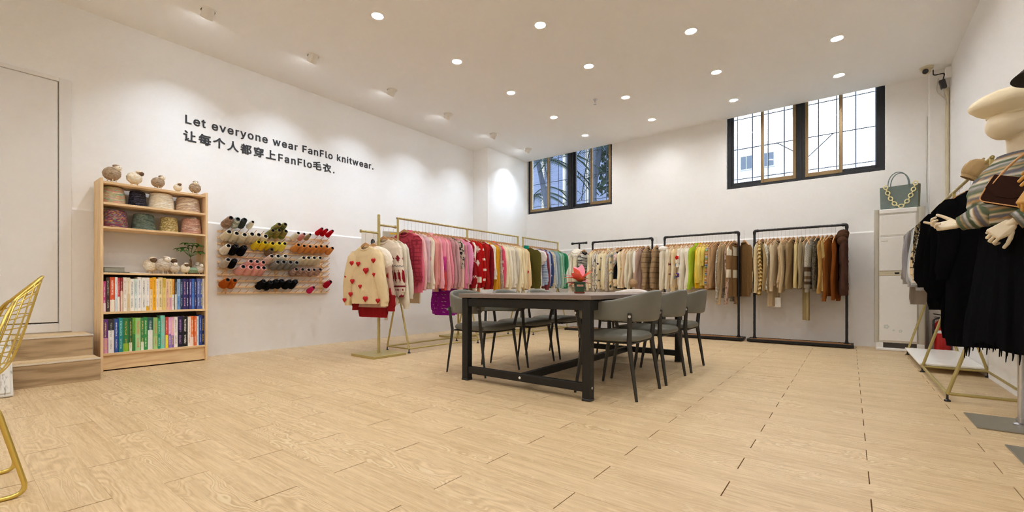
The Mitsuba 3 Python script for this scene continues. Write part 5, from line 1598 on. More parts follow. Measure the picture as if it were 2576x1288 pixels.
diffuse('sherpa', lin('#eee6d8'))
BOWS = SPOT(TRIM(P('#c9ab9c'), '#8c1f22', '#8c1f22', L=.86, sl=.72, w=.16), [('sleeve', .01, .34, .05, '#9b2428', 'bow'), ('sleeve', .0, .52, .06, '#9b2428', 'bow'), ('body', -.1, .4, .05, '#9b2428', 'bow'), ('body', .1, .3, .05, '#9b2428', 'bow')])
hang(BOWS, (GSX, 3.09, 1.45), 0.16, 0.0125, 'second on the front arm of the gold stand', 'rose sweater with white sherpa collar and red bows', 'knit', sherpa, W=.48, L=.82, sl=.70, sw=.09, th=.06, out=.05, seed=6)
NORD = FI('#e2d5c4', [(.17, .30, '#7a1f2a', 'dia'), (.31, .33, '#59616e', 'check'), (.36, .52, '#8a1e28', 'leaf'), (.55, .57, '#7a1f2a', ''), (.59, .61, '#7a1f2a', 'check'), (.64, .72, '#7a1f2a', 'dia')])
hang(NORD, (GSX, 3.24, 1.548), 0.15, 0.0125, 'first on the rear arm of the gold stand', 'cream sweater with burgundy nordic pattern', W=.48, L=.78, sl=.64, sw=.09, th=.06, out=.04, seed=7)
hang(P('#e4dcc8'), (GSX, 3.31, 1.548), 0.15, 0.0125, 'second on the rear arm of the gold stand', 'cream cable-knit sweater', W=.48, L=.76, sl=.78, sw=.075, cable=110, out=.06, seed=8)
hang(P('#dcd6c8'), (GSX, 3.38, 1.548), 0.15, 0.0125, 'third on the rear arm of the gold stand', 'off-white ribbed sweater', W=.46, L=.72, sl=.66, cable=150, out=.06, seed=9)
# paper tags hanging from the garments
for i, (x, y, z, l, w, lb) in enumerate([(-4.33, 3.20, .42, .20, .07, 'white paper swing tag hanging low below the display stand'), (-4.16, 3.34, .72, .30, .075, 'long white paper tag beside the crimson sweater'), (-4.52, 3.75, .60, .32, .27, 'pale cloth bag hanging low below the pink sweaters')]):
    k = thing('paper_tag' if i < 2 else 'cloth_bag', lb, 'tag' if i < 2 else 'bag')
    put(k + '__' + ('card' if i < 2 else 'cloth'), mk(box(x - w / 2, x + w / 2, y - 0.002, y + 0.002 if i < 2 else y + 0.016, z, z + l, 0.001), 'white_matte' if i < 2 else 'linen'))
    put(k + '__cord', mk(rod((x, y, z + l), (x, y + 0.0, z + l + 0.25), 0.0015, 5), 'white_matte'))
diffuse('linen', lin('#d3c4ab'))
k = thing('tote_bag', 'cream tote with a small black print hanging below the gold rack', 'bag')
t0 = np.array([-4.40, 4.62, 0.42])
put(k + '__body', mk(box(-0.115, 0.115, -0.012, 0.012, 0, 0.28, 0.006), 'linen'), TW(rz(.1), t0))
put(k + '__print', mk(cat(*[box(-0.0 + q * 0.022, 0.014 + q * 0.022, -0.0135, -0.0120, 0.12 + r_ * 0.022, 0.136 + r_ * 0.022) for q in range(3) for r_ in range(4) if (q * 3 + r_ * 5) % 4]), 'ink'), TW(rz(.1), t0))
for s in (-1, 1):
    put(k + '__handle', mk(tube(arc3([(-0.06, s * 0.01, 0.28), (-0.055, s * 0.01, 0.40), (0.055, s * 0.01, 0.40), (0.06, s * 0.01, 0.28)], 0.05), 0.005, 6), 'linen', True), TW(rz(.1), t0))
# prints behind the stand
k = thing('fashion_print', 'fashion photo print of a woman with a dark hair bun behind the stand', 'poster')
f0 = TW(rz(math.pi / 2 - 0.5), (-4.86, 3.36, 1.17))
put(k + '__sheet', mk(box(-0.12, 0.12, -0.003, 0.0, 0, 0.33), 'white_matte'), f0)
prin('print_skin', lin('#d9a06c'), 0.6)
put(k + '__face', mk(move(lathe([(0, 0), (1, 0), (1, 0.002), (0, 0.002)], 28), R=rx(math.pi / 2), s=(0.036, 0.052, 1), t=(0.02, -0.0031, 0.12)), 'print_skin'), f0)
hp = affinity.scale(Point(0.02, 0.155).buffer(0.04), 1.0, 0.75).union(affinity.scale(Point(0.018, 0.215).buffer(0.028), 0.9, 1.5))
v, f = extrude(hp, 0.0025, 'y'); put(k + '__hair', mk((v + [0, -0.0032, 0], f), 'dark_plastic'), f0)
v, f = extrude(Polygon([(-.06, 0), (.11, 0), (.08, .06), (.03, .075), (-.02, .065)]), 0.0020, 'y'); put(k + '__dress', mk((v + [0, -0.0031, 0], f), 'ink'), f0)
k = thing('picture_sheet', 'dark magazine-like sheet with yellow heading behind the stand', 'poster')
f1 = TW(rz(math.pi / 2 - 0.5), (-4.78, 3.62, 1.24))
put(k + '__sheet', mk(box(-0.12, 0.12, -0.003, 0.0, 0, 0.30), 'ac_grey'), f1)
for i in range(7):
    put(k + '__strip', mk(box(-0.10, 0.0 + 0.02 * (i % 3), -0.0045, -0.003, 0.03 + i * 0.03, 0.048 + i * 0.03), 'ink'), f1)
prin('print_yellow', lin('#d8b12c'), 0.6)
put(k + '__heading', mk(box(-0.03, 0.11, -0.0045, -0.003, 0.262, 0.285), 'print_yellow'), f1)

# second gold stand standing behind the long rack, with dark and purple knits
gold_stand('gold display stand behind the long gold rack', -5.12, 5.20, [(4.96, 1.40), (5.44, 1.50)], 1.55)
k = thing('cardigan', 'purple studded cardigan hanging low under the pink sweaters', 'cardigan')


def tubeleg(pts, w, h, mat, col, part, k):
    V, F = tube(np.array(pts), w, 16)
    put(k + '__' + part, mk((V, F), mat, True, uv=V[:, [0, 2]], color=np.tile(A_(col), (len(V), 1))))


kv = DOT('#8a1f8e', '#d9c4d0', .05, .005)
V = []
for part, m, uv, col in garment(kv, W=.36, L=.52, sl=.46, sw=.06, th=.05, seed=31, neck='v', out=0.01):
    put(k + '__' + part, mk(m, 'knit', True, uv=uv, color=col), TW(rz(0.25), (-4.60, 4.40, 0.93)))
k = thing('cardigan', 'black cardigan hanging behind the purple one', 'cardigan')
for part, m, uv, col in garment(P('#1a181a'), W=.40, L=.50, sl=.52, sw=.05, seed=32, neck='v'):
    put(k + '__' + part, mk(m, 'knit', True, uv=uv, color=col), TW(rz(0.2), (-4.62, 4.62, 1.12)))
k = thing('skirt', 'tan knit skirt end hanging beside the purple cardigan', 'skirt')
for part, m, uv, col in garment(P('#c08a66'), W=.22, L=.42, sl=0, seed=33):
    if part == 'body': put(k + '__cloth', mk(m, 'knit', True, uv=uv, color=col), TW(rz(0.2), (-4.36, 4.75, 1.02)))

# ------------------------------------------------------------------ black pipe racks along the window wall
BY = 7.44
black_rack('black pipe rack left of the others, behind the white chair', -3.821, -2.690, BY)
black_rack('black pipe rack in the middle, with the yellow sweaters', -2.479, -1.353, BY)
black_rack('black pipe rack nearest the white cabinet air conditioner', -1.139, -0.038, BY)
k = thing('clothes_stand', 'black T-shaped pipe stand between the gold and black racks', 'clothes stand')
put(k + '__crossbar', mk(rod((-4.255, BY, 1.652), (-3.954, BY, 1.652), 0.0165), 'pipe_black', True))
for x in (-4.255, -3.954): put(k + '__end_cap', mk(rod((x - 0.012, BY, 1.652), (x + 0.012, BY, 1.652), 0.024), 'pipe_black', 40))
put(k + '__pole', mk(rod((-4.103, BY, 0.045), (-4.103, BY, 1.645), 0.0165), 'pipe_black', True))
put(k + '__base_frame', mk(cat(box(-4.32, -3.89, BY - 0.19, BY - 0.16, 0, 0.045, 0.003), box(-4.32, -3.89, BY + 0.10, BY + 0.13, 0, 0.045, 0.003), box(-4.32, -4.29, BY - 0.19, BY + 0.13, 0, 0.045, 0.003), box(-3.92, -3.89, BY - 0.19, BY + 0.13, 0, 0.045, 0.003)), 'black_metal'))
put(k + '__base_board', mk(box(-4.29, -3.92, BY - 0.16, BY + 0.10, 0.02, 0.044), 'brown_board'))


def lumps(color, spots, name='pompom'):
    nm = 'lump_' + color.strip('#')
    if nm not in scene: diffuse(nm, lin(color))

    def f(gk, Rm, base):
        for i, (x, w, z, sx_, sy_, sz_) in enumerate(spots):
            V, F = fuzzy(1.0, 40 + i, 0.12, 4)
            put(gk + '__' + name, mk((V * [sx_, sy_, sz_], F), nm, True), TW(Rm, base + Rm @ np.array([x, w, z])))
    return f


def flowers(spots):
    """felt flowers sewn on the sleeve nearest the room"""
    def f(gk, Rm, base):
        for c, x, w, z, r in spots:
            nm = 'felt_' + c.strip('#')
            if nm not in scene: diffuse(nm, lin(c))
            pet = [move(trimesh.creation.icosphere(1, 1.0), s=(r * .35, r * .42, r * .42), t=(0, r * .55 * math.cos(a), r * .55 * math.sin(a))) for a in np.arange(5) * 1.257]
            put(gk + '__flower', mk(cat(*pet, move(trimesh.creation.icosphere(1, 1.0), s=(r * .5, r * .3, r * .3))), nm, True), TW(Rm, base + Rm @ np.array([x, w, z])))
    return f


RT = [('ivory fur-trimmed knit', P('#efe9da'), W_(fur=.025, L=.76, sl=.60, sw=.08)), ('fluffy white fur-hooded jacket', P('#f3eede'), W_(fur=.02, sl=.58, extra=lumps('#f3eee0', [(-.05, -.05, -.06, .17, .08, .12), (.12, -.02, -.12, .09, .08, .16)], 'fur_hood'))),
      ('cream fur knit with striped sleeve', SPOT(P('#f0e6c8'), [('sleeve', 0, .58 + .028 * i, .16, '#1a1a1c' if i % 2 == 0 else '#efece4', 'rect') for i in range(0)]), W_(fur=.02, sl=.62)),
      ('black and white striped knit', ST([('#19191b', .014), ('#ece8de', .014)]), W_(sl=.62, L=.72, turn=.2))]
hang_row(RT, BY, -4.24, -3.97, 1.652, 0.0165, 'the black T-stand', 'x', 0.12, 11, -0.25)
R1 = [('cream shawl-collar cardigan', P('#ece0c0'), W_(sl=.62)), ('cream cardigan', P('#e6d8b6'), W_(sl=.60)),
      ('cream cardigan with dark branch print', LEO('#e3d9c6', '#5f6066', 34), W_(sl=.66, sw=.08)), ('cream sweater with grey flower print', LEO('#e9dfca', '#77757a', 40), W_(sl=.60)),
      ('cream cardigan with black bows', DOT('#e9dcbc', '#2a2a30', .10, .018, 0, 9, 'bow'), W_(sl=.60, L=.66)), ('cream turtleneck sweater', P('#efe3c0'), W_(neck='turtle', sl=.60, sw=.085)),
      ('vanilla hooded sweater', P('#ecdfba'), W_(sl=.60, sw=.085)), ('speckled grey turtleneck sweater', TWD('#cfc6ba', '#b9afa3', '#ddd5c8', sc=120), W_(neck='turtle', sl=.62)),
      ('cream sweater with zigzag nordic bands', FI('#e8d8b2', [(.07, .16, '#6f7d80', 'star'), (.20, .27, '#77909a', 'dia'), (.34, .39, '#b9842f', 'zig'), (.40, .45, '#7f8a8a', 'zig'), (.55, .60, '#b9842f', 'zig'), (.61, .70, '#3f4a4c', 'dia')]), W_(sl=.60, sw=.085, L=.66)),
      ('short-sleeved grey patterned knit', TWD('#cfc9bf', '#8f9c9c', '#d9a7a4', '#e3dccc', sc=40), W_(sl=.28, sw=.09)), ('black sweater with cream cuffs', SPOT(TRIM(P('#141416'), '#e6d0ac', None, sl=.60, w=.07), [('any', .0, .10, .035, '#c9b4d6', 'dot'), ('any', .03, .14, .025, '#9ab4d6', 'dot')]), W_(sl=.56, sw=.09, L=.66)),
      ('cream sweater with yellow embroidered flowers', SPOT(P('#efe4c4'), [('any', .0, .28, .020, '#c9a02c', 'flower'), ('any', .012, .33, .012, '#5f7a3a', 'dot'), ('any', -.012, .35, .020, '#c9a02c', 'flower'), ('any', .0, .41, .016, '#d9b440', 'flower')]), W_(sl=.58, sw=.085)),
      ('blush cream ribbed cardigan', P('#e6cdac'), W_(cable=150, sl=.60)), ('warm ivory sweater', P('#e6dcc6'), W_(sl=.58)), ('ecru cardigan', P('#ddd3ba'), W_(sl=.60)), ('white ruffled cardigan', P('#f2eee4'), W_(sl=.58, puff=.2)),
      ('dusty rose suede-like coat', P('#bda091'), W_(sl=.56, L=.66, extra=lumps('#a88a6a', [(-.26, -.01, -.60, .070, .068, .072)], 'fur_pompom'))),
      ('tan quilted fur jacket', ST([('#a48a6a', .075), ('#7f6a50', .012)]), W_(W=.38, sl=.60, sw=.08, fur=.02, th=.06, L=.66, turn=.22)), ('brown-beige quilted fur coat', ST([('#9c8263', .075), ('#76614a', .012)]), W_(W=.38, sl=.60, sw=.08, fur=.02, th=.06, L=.66, turn=.22))]
hang_row(R1, BY, -3.80, -2.65, 1.652, 0.0165, 'the left black rack', 'x', 0.16, 12, -0.30, lscale=1.1, spread=[(i + 0.5) / 20 for i in range(17)] + [0.90, 1.03])
R2 = [('cream sweater with white fur collar', P('#e9dfc8'), W_(sl=.60, extra=lumps('#f6f2ea', [(-.10, 0, -.04, .13, .05, .05)], 'fur_collar'))), ('ivory cardigan', P('#ece4d2'), W_(sl=.60)), ('off-white cardigan', P('#e4dac4'), W_(sl=.60)),
      ('cream cardigan with burgundy bows', SPOT(P('#e8dabc'), [('any', 0, .30, .028, '#6f1f2a', 'bow'), ('any', .01, .46, .022, '#6f1f2a', 'bow')]), W_(sl=.60)), ('cream sweater with small burgundy bows', SPOT(P('#e6d8bc'), [('any', 0, .30, .024, '#6f1f2a', 'bow'), ('any', .01, .46, .02, '#3f3440', 'bow')]), W_(sl=.58)),
      ('beige sweater with blue heart patches', SPOT(P('#e6cfa4'), [('any', .0, .32, .030, '#8fb3d6', 'heart'), ('any', -.01, .52, .036, '#7f9fb8', 'heart')]), W_(sl=.64, puff=.2)),
      ('white cardigan with a black cuff line', SPOT(P('#eee8d8'), [('sleeve', 0, .30, .012, '#26262a', 'rect')]), W_(sl=.30, sw=.085)), ('ivory long cardigan', P('#ece4d0'), W_(sl=.62, L=.68)),
      ('white cardigan with red and purple flowers', P('#efe9da'), W_(sl=.62, sw=.085, L=.68, extra=flowers([('#c22a22', -.30, 0, -.20, .036), ('#5f4380', -.30, -.01, -.48, .042), ('#d9b23c', -.325, -.01, -.48, .014)]))),
      ('cream sweater with red cherry', SPOT(P('#ece4cf'), [('any', .0, .32, .022, '#a31f2a', 'cherry'), ('any', .0, .28, .012, '#3f6f3a', 'bow')]), W_(sl=.60)), ('ivory sweater beside the lime one', P('#f0ead8'), W_(sl=.58)),
      ('lime green turtleneck sweater', P('#a9c83a'), W_(neck='turtle', sl=.60)), ('golden yellow sweater', P('#dfae22'), W_(sl=.56, neck='turtle')), ('lemon yellow batwing sweater', P('#ecd462'), W_(sl=.50, sw=.11, puff=.3)), ('pale yellow batwing cardigan', P('#eddb7a'), W_(sl=.46, sw=.10, puff=.2)),
      ('yellow short cardigan', P('#e6d06a'), W_(sl=.30, sw=.09)), ('brown striped sweater with blue and green bands', ST([('#a57442', .035), ('#c9b8a4', .012), ('#3f5f9c', .014), ('#c9b8a4', .014), ('#5f8a5f', .014), ('#b07f4a', .03), ('#d6c4ac', .012)], 0, .02), W_(sl=.60, L=.66)),
      ('tan fringed cardigan', P('#b3916d'), W_(sl=.60)), ('camel cardigan', P('#b08c66'), W_(sl=.58)), ('taupe high-neck sweater', P('#a08a6a'), W_(neck='turtle', sl=.60, sw=.105, turn=.30)), ('silver sequined grey knit', TWD('#b3a897', '#8f8676', '#d6cfc2', sc=140), W_(sl=.74, L=.74, sw=.085)),
      ('sand fringed scarf-knit', P('#bfa680'), W_(sl=.78, sw=.04)), ('mottled brown knit', TWD('#8f725c', '#c2a898', '#6f5442', sc=110), W_(sl=.78, sw=.05, L=.74)), ('brown and cream patchwork sweater', SPOT(P('#8a6a46'), [('any', .0, .12, .075, '#e6dcc4', 'rect'), ('any', .0, .47, .06, '#e6dcc4', 'rect')]), W_(sl=.66, L=.72)),
      ('dark brown patchwork cardigan with cream patches', SPOT(P('#6f5435'), [('any', .05, .34, .10, '#ded3b8', 'dot'), ('any', -.03, .52, .085, '#ded3b8', 'dot'), ('any', -.1, .2, .05, '#ded3b8', 'dot')]), W_(sl=.62, L=.70, W=.42, sw=.09, flare=.12, turn=.85))]
hang_row(R2, BY, -2.455, -1.275, 1.652, 0.0165, 'the middle black rack', 'x', 0.18, 13, -0.30, lscale=1.12, spread=[(i + 0.4) / 26.5 for i in range(24)] + [1.0])
R3 = [('yellow and brown chevron sweater', ST([('#6b4a22', .016), ('#c2a14a', .014), ('#e0d6b8', .014), ('#8f6a2a', .012)], 0.028), W_(sl=.66, sw=.10, L=.72, turn=.45)), ('cream cardigan sleeve beside the chevron sweater', P('#d9c7a0'), W_(sl=.62)), ('camel batwing sweater', P('#a58d64'), W_(sl=.60, sw=.105, turn=.25)),
      ('pale speckled cardigan', TWD('#d9d4c4', '#a8a292', '#efece0', sc=100), W_(sl=.60)), ('long oatmeal knit dress', P('#c2ab88'), W_(sl=.62, L=.86, W=.32)), ('light beige cardigan', P('#cdbb9c'), W_(sl=.60)), ('beige batwing sweater', P('#c4ae8a'), W_(sl=.62, sw=.10, turn=.30)),
      ('warm beige cardigan', P('#bca580'), W_(sl=.60)), ('honeycomb beige sweater', GRID('#c6ac88', '#b0946e', .016), W_(sl=.58, sw=.095, turn=-.25)), ('dark taupe cardigan', P('#97805e'), W_(sl=.60)), ('straw yellow knit', P('#d0bd88'), W_(sl=.58)),
      ('taupe high-neck wide-sleeve sweater', P('#a1906f'), W_(neck='turtle', sl=.56, sw=.115, turn=.2)), ('long olive-beige knit dress with slit', P('#a39268'), W_(sl=.54, L=1.02, W=.30, turn=.55)), ('grey-brown knit', P('#97866a'), W_(sl=.56)),
      ('speckled grey knit with brown bands', FI('#a39b8c', [(.40, .46, '#5a4632', ''), (.52, .56, '#6f5a40', ''), (.60, .64, '#5a4632', ''), (.05, .38, '#c9c3b4', 'check')]), W_(sl=.62, sw=.10)), ('dark grey marled knit', TWD('#4f4a40', '#6a6252', '#3a352c'), W_(sl=.60)),
      ('camel boucle sweater', P('#b18a50', .3), W_(fur=.012, sl=.64, sw=.11, turn=.1)), ('light camel cardigan', P('#b79c62'), W_(sl=.60)), ('rust brown cardigan', P('#8a5226'), W_(sl=.72, L=.74)), ('dark rust cardigan', P('#7a431d'), W_(sl=.74, L=.76)),
      ('dark brown knit coat with fur collar', P('#4a332a', .3), W_(sl=.66, sw=.095, L=.72, fur=.045, th=.06, extra=lumps('#4f372a', [(-.10, .01, .01, .085, .065, .055), (.0, .0, .05, .09, .065, .055), (-.17, .01, -.06, .05, .055, .06), (.09, .0, .02, .07, .06, .05)], 'fur_collar'), turn=.25))]
hang_row(R3, BY, -1.11, -0.06, 1.652, 0.0165, 'the right black rack', 'x', 0.20, 14, -0.25, lscale=1.12, spread=[(i + .5) / 21.5 for i in range(20)] + [.985])
k = thing('paper_tag', 'white paper tag hanging below the beige sweaters on the right rack', 'tag')
put(k + '__card', mk(box(-0.88, -0.80, 7.43, 7.434, 0.52, 0.66), 'white_matte')); put(k + '__cord', mk(rod((-0.84, 7.432, 0.66), (-0.84, 7.432, 0.82), 0.0015, 5), 'white_matte'))

# ------------------------------------------------------------------ cabinet air conditioner, handbag, extinguisher
k = thing('air_conditioner', 'tall white floor-standing cabinet air conditioner in the corner', 'air conditioner')
ax0, ax1, ay = 0.245, 0.735, 7.37
put(k + '__body', mk(box(ax0 + 0.02, ax1 - 0.01, ay + 0.02, 7.71, 0.095, 1.80, 0.008), 'white_gloss'))
for x0_, x1_ in ((ax0, ax0 + 0.05), (ax1 - 0.075, ax1)):
    put(k + '__side_column', mk(loft([np.column_stack([((x0_ + x1_) / 2 + (x1_ - x0_) / 2 * np.sign(np.cos(t_)) * np.abs(np.cos(t_)) ** 0.5), (ay + 0.05 + 0.05 * np.sign(np.sin(t_)) * np.abs(np.sin(t_)) ** 0.6), np.full(24, z)]) for z in (0.095, 1.805) for t_ in [np.arange(24) / 24 * 2 * np.pi]]), 'ac_grey', 40))
put(k + '__top_cap', mk(box(ax0 + 0.05, ax1 - 0.075, ay - 0.004, ay + 0.06, 1.745, 1.805, 0.01), 'white_gloss'))
lv = put(k + '__outlet', mk(box(ax0 + 0.06, ax1 - 0.085, ay + 0.0, ay + 0.02, 1.455, 1.742, 0.003), 'white_gloss'))
put(lv + '__louver', mk(box(ax0 + 0.066, ax1 - 0.091, ay - 0.007, ay + 0.004, 1.470, 1.728, 0.004), 'white_gloss'))
put(lv + '__slot', mk(box(ax0 + 0.06, ax1 - 0.085, ay - 0.004, ay + 0.001, 1.731, 1.740), 'ac_grey'))
put(k + '__upper_panel', mk(box(ax0 + 0.052, ax1 - 0.078, ay - 0.010, ay + 0.03, 1.015, 1.450, 0.006), 'white_gloss'))
put(k + '__control_strip', mk(box(ax0 + 0.052, ax1 - 0.078, ay - 0.008, ay + 0.03, 0.955, 1.012, 0.004), 'ac_strip'))
put(k + '__display', mk(box(ax0 + 0.20, ax0 + 0.245, ay - 0.010, ay, 0.972, 0.996, 0.001), 'dark_plastic'))
for i in range(4): put(k + '__button', mk(box(ax0 + 0.115 + i * 0.018, ax0 + 0.125 + i * 0.018, ay - 0.010, ay, 0.978, 0.990, 0.001), 'ac_grey'))
put(k + '__lower_panel', mk(box(ax0 + 0.052, ax1 - 0.078, ay - 0.010, ay + 0.03, 0.125, 0.952, 0.006), 'white_gloss'))
put(k + '__badge', mk(box(ax0 + 0.07, ax0 + 0.135, ay - 0.0115, ay - 0.009, 1.395, 1.401), 'ac_grey'))
prin('ac_flower', lin('#c9cfcb'), 0.4)
for fx, fz, r_ in ((0.365, 0.305, .030), (0.435, 0.262, .012), (0.50, 0.255, .020)):
    pl = union_all([affinity.scale(Point(fx + .62 * r_ * math.cos(a), fz + .62 * r_ * math.sin(a)).buffer(r_ * .42, 8), 1, 1) for a in np.arange(5) * 1.2566]).difference(Point(fx, fz).buffer(r_ * .25))
    v, f = extrude(pl, 0.0012, 'y'); put(k + '__flower_print', mk((v + [0, ay - 0.0100, 0], f), 'ac_flower'))
put(k + '__base', mk(cat(box(ax0 + 0.02, ax0 + 0.09, ay - 0.005, 7.70, 0, 0.10, 0.004), box(ax1 - 0.08, ax1 - 0.01, ay - 0.005, 7.70, 0, 0.10, 0.004), box(ax0 + 0.02, ax1 - 0.01, ay - 0.02, 7.70, 0, 0.035, 0.008)), 'white_matte'))
put(k + '__intake', mk(box(ax0 + 0.09, ax1 - 0.08, ay + 0.02, ay + 0.04, 0.035, 0.10), 'gap_dark'))

k = thing('handbag', 'grey-green straw handbag with a cream chain on the air conditioner', 'handbag')


def straw(p, n, uv):
    w = (dr.sin(p.x * 900 + dr.sin(p.z * 500)) * 0.5 + 0.5) * 0.5 + (dr.sin(p.z * 700) * 0.5 + 0.5) * 0.5
    return mix(tuple(lin('#59645f')), tuple(lin('#86918b')), w * (0.5 + 0.8 * dfbm(p.x * 40, p.y * 40, p.z * 90, 2)))


scene['straw'] = {'type': 'twosided', 'bsdf': {'type': 'diffuse', 'reflectance': proc(straw)}}
prin('bag_dark', lin('#4a4a30'), 0.6)
prin('bag_cord', lin('#6e7f7f'), 0.5)
prin('chain_cream', lin('#e2d9a8'), 0.35)
bx0, bx1, by0, by1, bz = 0.310, 0.700, 7.44, 7.58, 1.806
bagv = np.array([[bx0, by0, bz], [bx1 - .03, by0, bz], [bx1, by1, bz], [bx0 + .03, by1, bz], [bx0 - .005, by0 + .035, bz + .295], [bx1 - .025, by0 + .035, bz + .31], [bx1 + .005, by1 - .035, bz + .31], [bx0 + .03, by1 - .035, bz + .295]])
bagf = np.array([[0, 3, 2], [0, 2, 1], [0, 1, 5], [0, 5, 4], [2, 3, 7], [2, 7, 6], [3, 0, 4], [3, 4, 7], [4, 5, 6], [4, 6, 7]])
put(k + '__body', mk((bagv, bagf), 'straw'))
put(k + '__gusset', mk((np.array([bagv[1], bagv[2], bagv[6], bagv[5]]) + [0.001, 0, 0], np.array([[0, 1, 2], [0, 2, 3]])), 'bag_dark'))
for y_, dx in ((by0 + .03, 0), (by1 - .03, .03)):
    hx0, hx1 = 0.385 + dx, 0.585 + dx * .6
    put(k + '__handle', mk(tube([(hx0 + (hx1 - hx0) * (0.5 - 0.5 * math.cos(a)), y_, bz + .29 + .185 * math.sin(a) ** 0.8) for a in np.linspace(0.0, math.pi, 22)], 0.006, 8), 'bag_cord', True))
ch = [(bx0 + 0.05 + 0.29 * t_, by0 + .012 - .01 * math.sin(t_ * math.pi), bz + .31 - .285 * math.sin(t_ * math.pi) ** 0.75 + .02 * t_) for t_ in np.linspace(0.0, 1, 60)]
ch = np.array(ch); dl = np.concatenate([[0], np.cumsum(np.linalg.norm(np.diff(ch, axis=0), axis=1))])
nl = 17
for i in range(nl):
    q = (i + 0.5) / nl * dl[-1]
    p_ = np.array([np.interp(q, dl, ch[:, j]) for j in range(3)]); d_ = np.array([np.interp(min(q + .01, dl[-1]), dl, ch[:, j]) - np.interp(max(q - .01, 0), dl, ch[:, j]) for j in range(3)]); d_ /= np.linalg.norm(d_)
    s_ = np.cross(d_, [0, 1.0, 0]); s_ /= np.linalg.norm(s_)
    if i % 2: s_ = np.array([0, 1.0, 0])
    rr = .026 if i % 2 == 0 else .019
    put(k + '__chain_link', mk(tube([p_ + d_ * rr * math.cos(a) + s_ * rr * .78 * math.sin(a) for a in np.arange(16) / 16 * 2 * np.pi], 0.0068, 8, False, True), 'chain_cream', True))

k = thing('fire_extinguisher', 'red fire extinguisher on the floor behind the right gold rack', 'fire extinguisher')
e0 = (0.885, 7.42, 0)
put(k + '__cylinder', mk(lathe([(0, 0.004), (0.066, 0.004), (0.072, 0.014), (0.072, 0.33), (0.066, 0.365), (0.045, 0.395), (0.022, 0.41), (0.022, 0.425), (0, 0.425)], 32), 'red_paint', 40), TW(t=e0))
put(k + '__label', mk(lathe([(0.0722, 0.25), (0.0726, 0.25), (0.0726, 0.285), (0.0722, 0.285)], 32), 'out_white'), TW(t=e0))
put(k + '__valve', mk(cat(rod((0, 0, 0.42), (0, 0, 0.46), 0.018), bar((-0.02, 0, 0.465), (0.085, 0, 0.48), 0.02, 0.012), bar((-0.02, 0, 0.445), (0.075, 0, 0.44), 0.02, 0.010)), 'dark_plastic'), TW(rz(2.6), e0))
put(k + '__hose', mk(tube(arc3([(0.02, 0, 0.43), (0.09, 0.0, 0.42), (0.095, 0.0, 0.15)], 0.04), 0.010, 8), 'dark_plastic', True), TW(rz(3.6), e0))

# ------------------------------------------------------------------ gold rack by the right wall
RXR = 0.757
gold_rack('gold double clothes rack along the right wall, full of dark garments', RXR, (4.33, 5.69, 7.05), 1.68)
rk_ = [q for q in labels if q.startswith('clothes_rack')]
k = thing('base_board', 'white board lying on the far half of the right gold rack', 'board')
put(k + '__sheet', mk(box(RXR - 0.235, RXR + 0.212, 5.70, 7.08, 0.066, 0.082, 0.002), 'white_gloss'))
put('clothes_rack_005__lower_rail', mk(rod((RXR, 4.33, 0.46), (RXR, 5.69, 0.46), 0.010), 'gold_paint', True)) if 'clothes_rack_005__rail' in scene else None
RR = [('grey-brown cardigan', P('#8c7f70'), W_(sl=.62, L=.86)), ('grey marled long cardigan', TWD('#8a8780', '#9a968e', '#77746e', sc=150), W_(sl=.60, sw=.09, L=.66)), ('lavender grey cardigan', P('#9a969a'), W_(sl=.60, sw=.09, L=.64)), ('dark grey melange cardigan', P('#6f6b66'), W_(sl=.60, L=.66)), ('light grey sweater', P('#a5a3a2'), W_(sl=.66, L=.72)),
      ('pale blue-grey knit', P('#bcc3c6'), W_(sl=.62)), ('white cardigan', P('#e6e3da'), W_(sl=.62, L=.64)), ('cream and tan patterned knit', LEO('#d9c19a', '#3a2e26', 30), W_(sl=.60)), ('black and gold tweed jacket', TWD('#1c1a18', '#2b2824', '#8a7a5a', '#141312', sc=70), W_(sl=.60, L=.68)),
      ('black houndstooth knit', TWD('#131212', '#1f1e1d', '#b9b2a4', '#151414', sc=90), W_(sl=.62, L=.66)), ('black cardigan with grey trim', P('#1b1a1a'), W_(sl=.62, L=.70)), ('black wool coat', P('#0f0f10'), W_(sl=.66, L=.86, sw=.09))]
hang_row(RR, RXR, 7.00, 5.35, 1.68, 0.0125, 'the right gold rack, counted from the corner', 'y', 0.08, 15, -0.05)
hang(P('#0d0d0e'), (RXR, 4.98, 1.68), -0.02, 0.0125, 'on the near half of the right gold rack', 'black high-necked long coat', W=.40, L=.86, sl=.74, sw=.08, seed=71, out=.03)
hang(P('#0d0d0e'), (RXR, 4.80, 1.68), 0.03, 0.0125, 'nearest on the right gold rack, behind the mannequin', 'black long knit coat', W=.40, L=1.10, sl=.74, sw=.08, seed=72, out=.03)
hang(P('#101012'), (RXR, 4.60, 1.68), 0.0, 0.0125, 'hanging closest to the striped mannequin', 'black fringed coat', W=.40, L=1.14, sl=.60, sw=.07, seed=73, out=.02)
k = thing('beanie', 'tan knitted beanie hanging over a hanger on the right gold rack', 'hat')
V, F = lathe([(0.055, -0.10), (0.082, -0.095), (0.098, -0.05), (0.100, 0.0), (0.085, 0.055), (0.055, 0.085), (0.02, 0.097), (0.012, 0.10), (0.010, 0.118), (0, 0.12)], 40)
a_ = np.arctan2(V[:, 1], V[:, 0]); V[:, :2] *= (1 + 0.035 * np.sin(a_ * 9))[:, None]; V = V * [1.0, 0.7, 0.95]
prin('tan_knit', lin('#a58a60'), 0.9)
put(k + '__crown', mk((V, F), 'tan_knit', True), TW(ry(0.55), (0.712, 4.50, 1.655), .66))
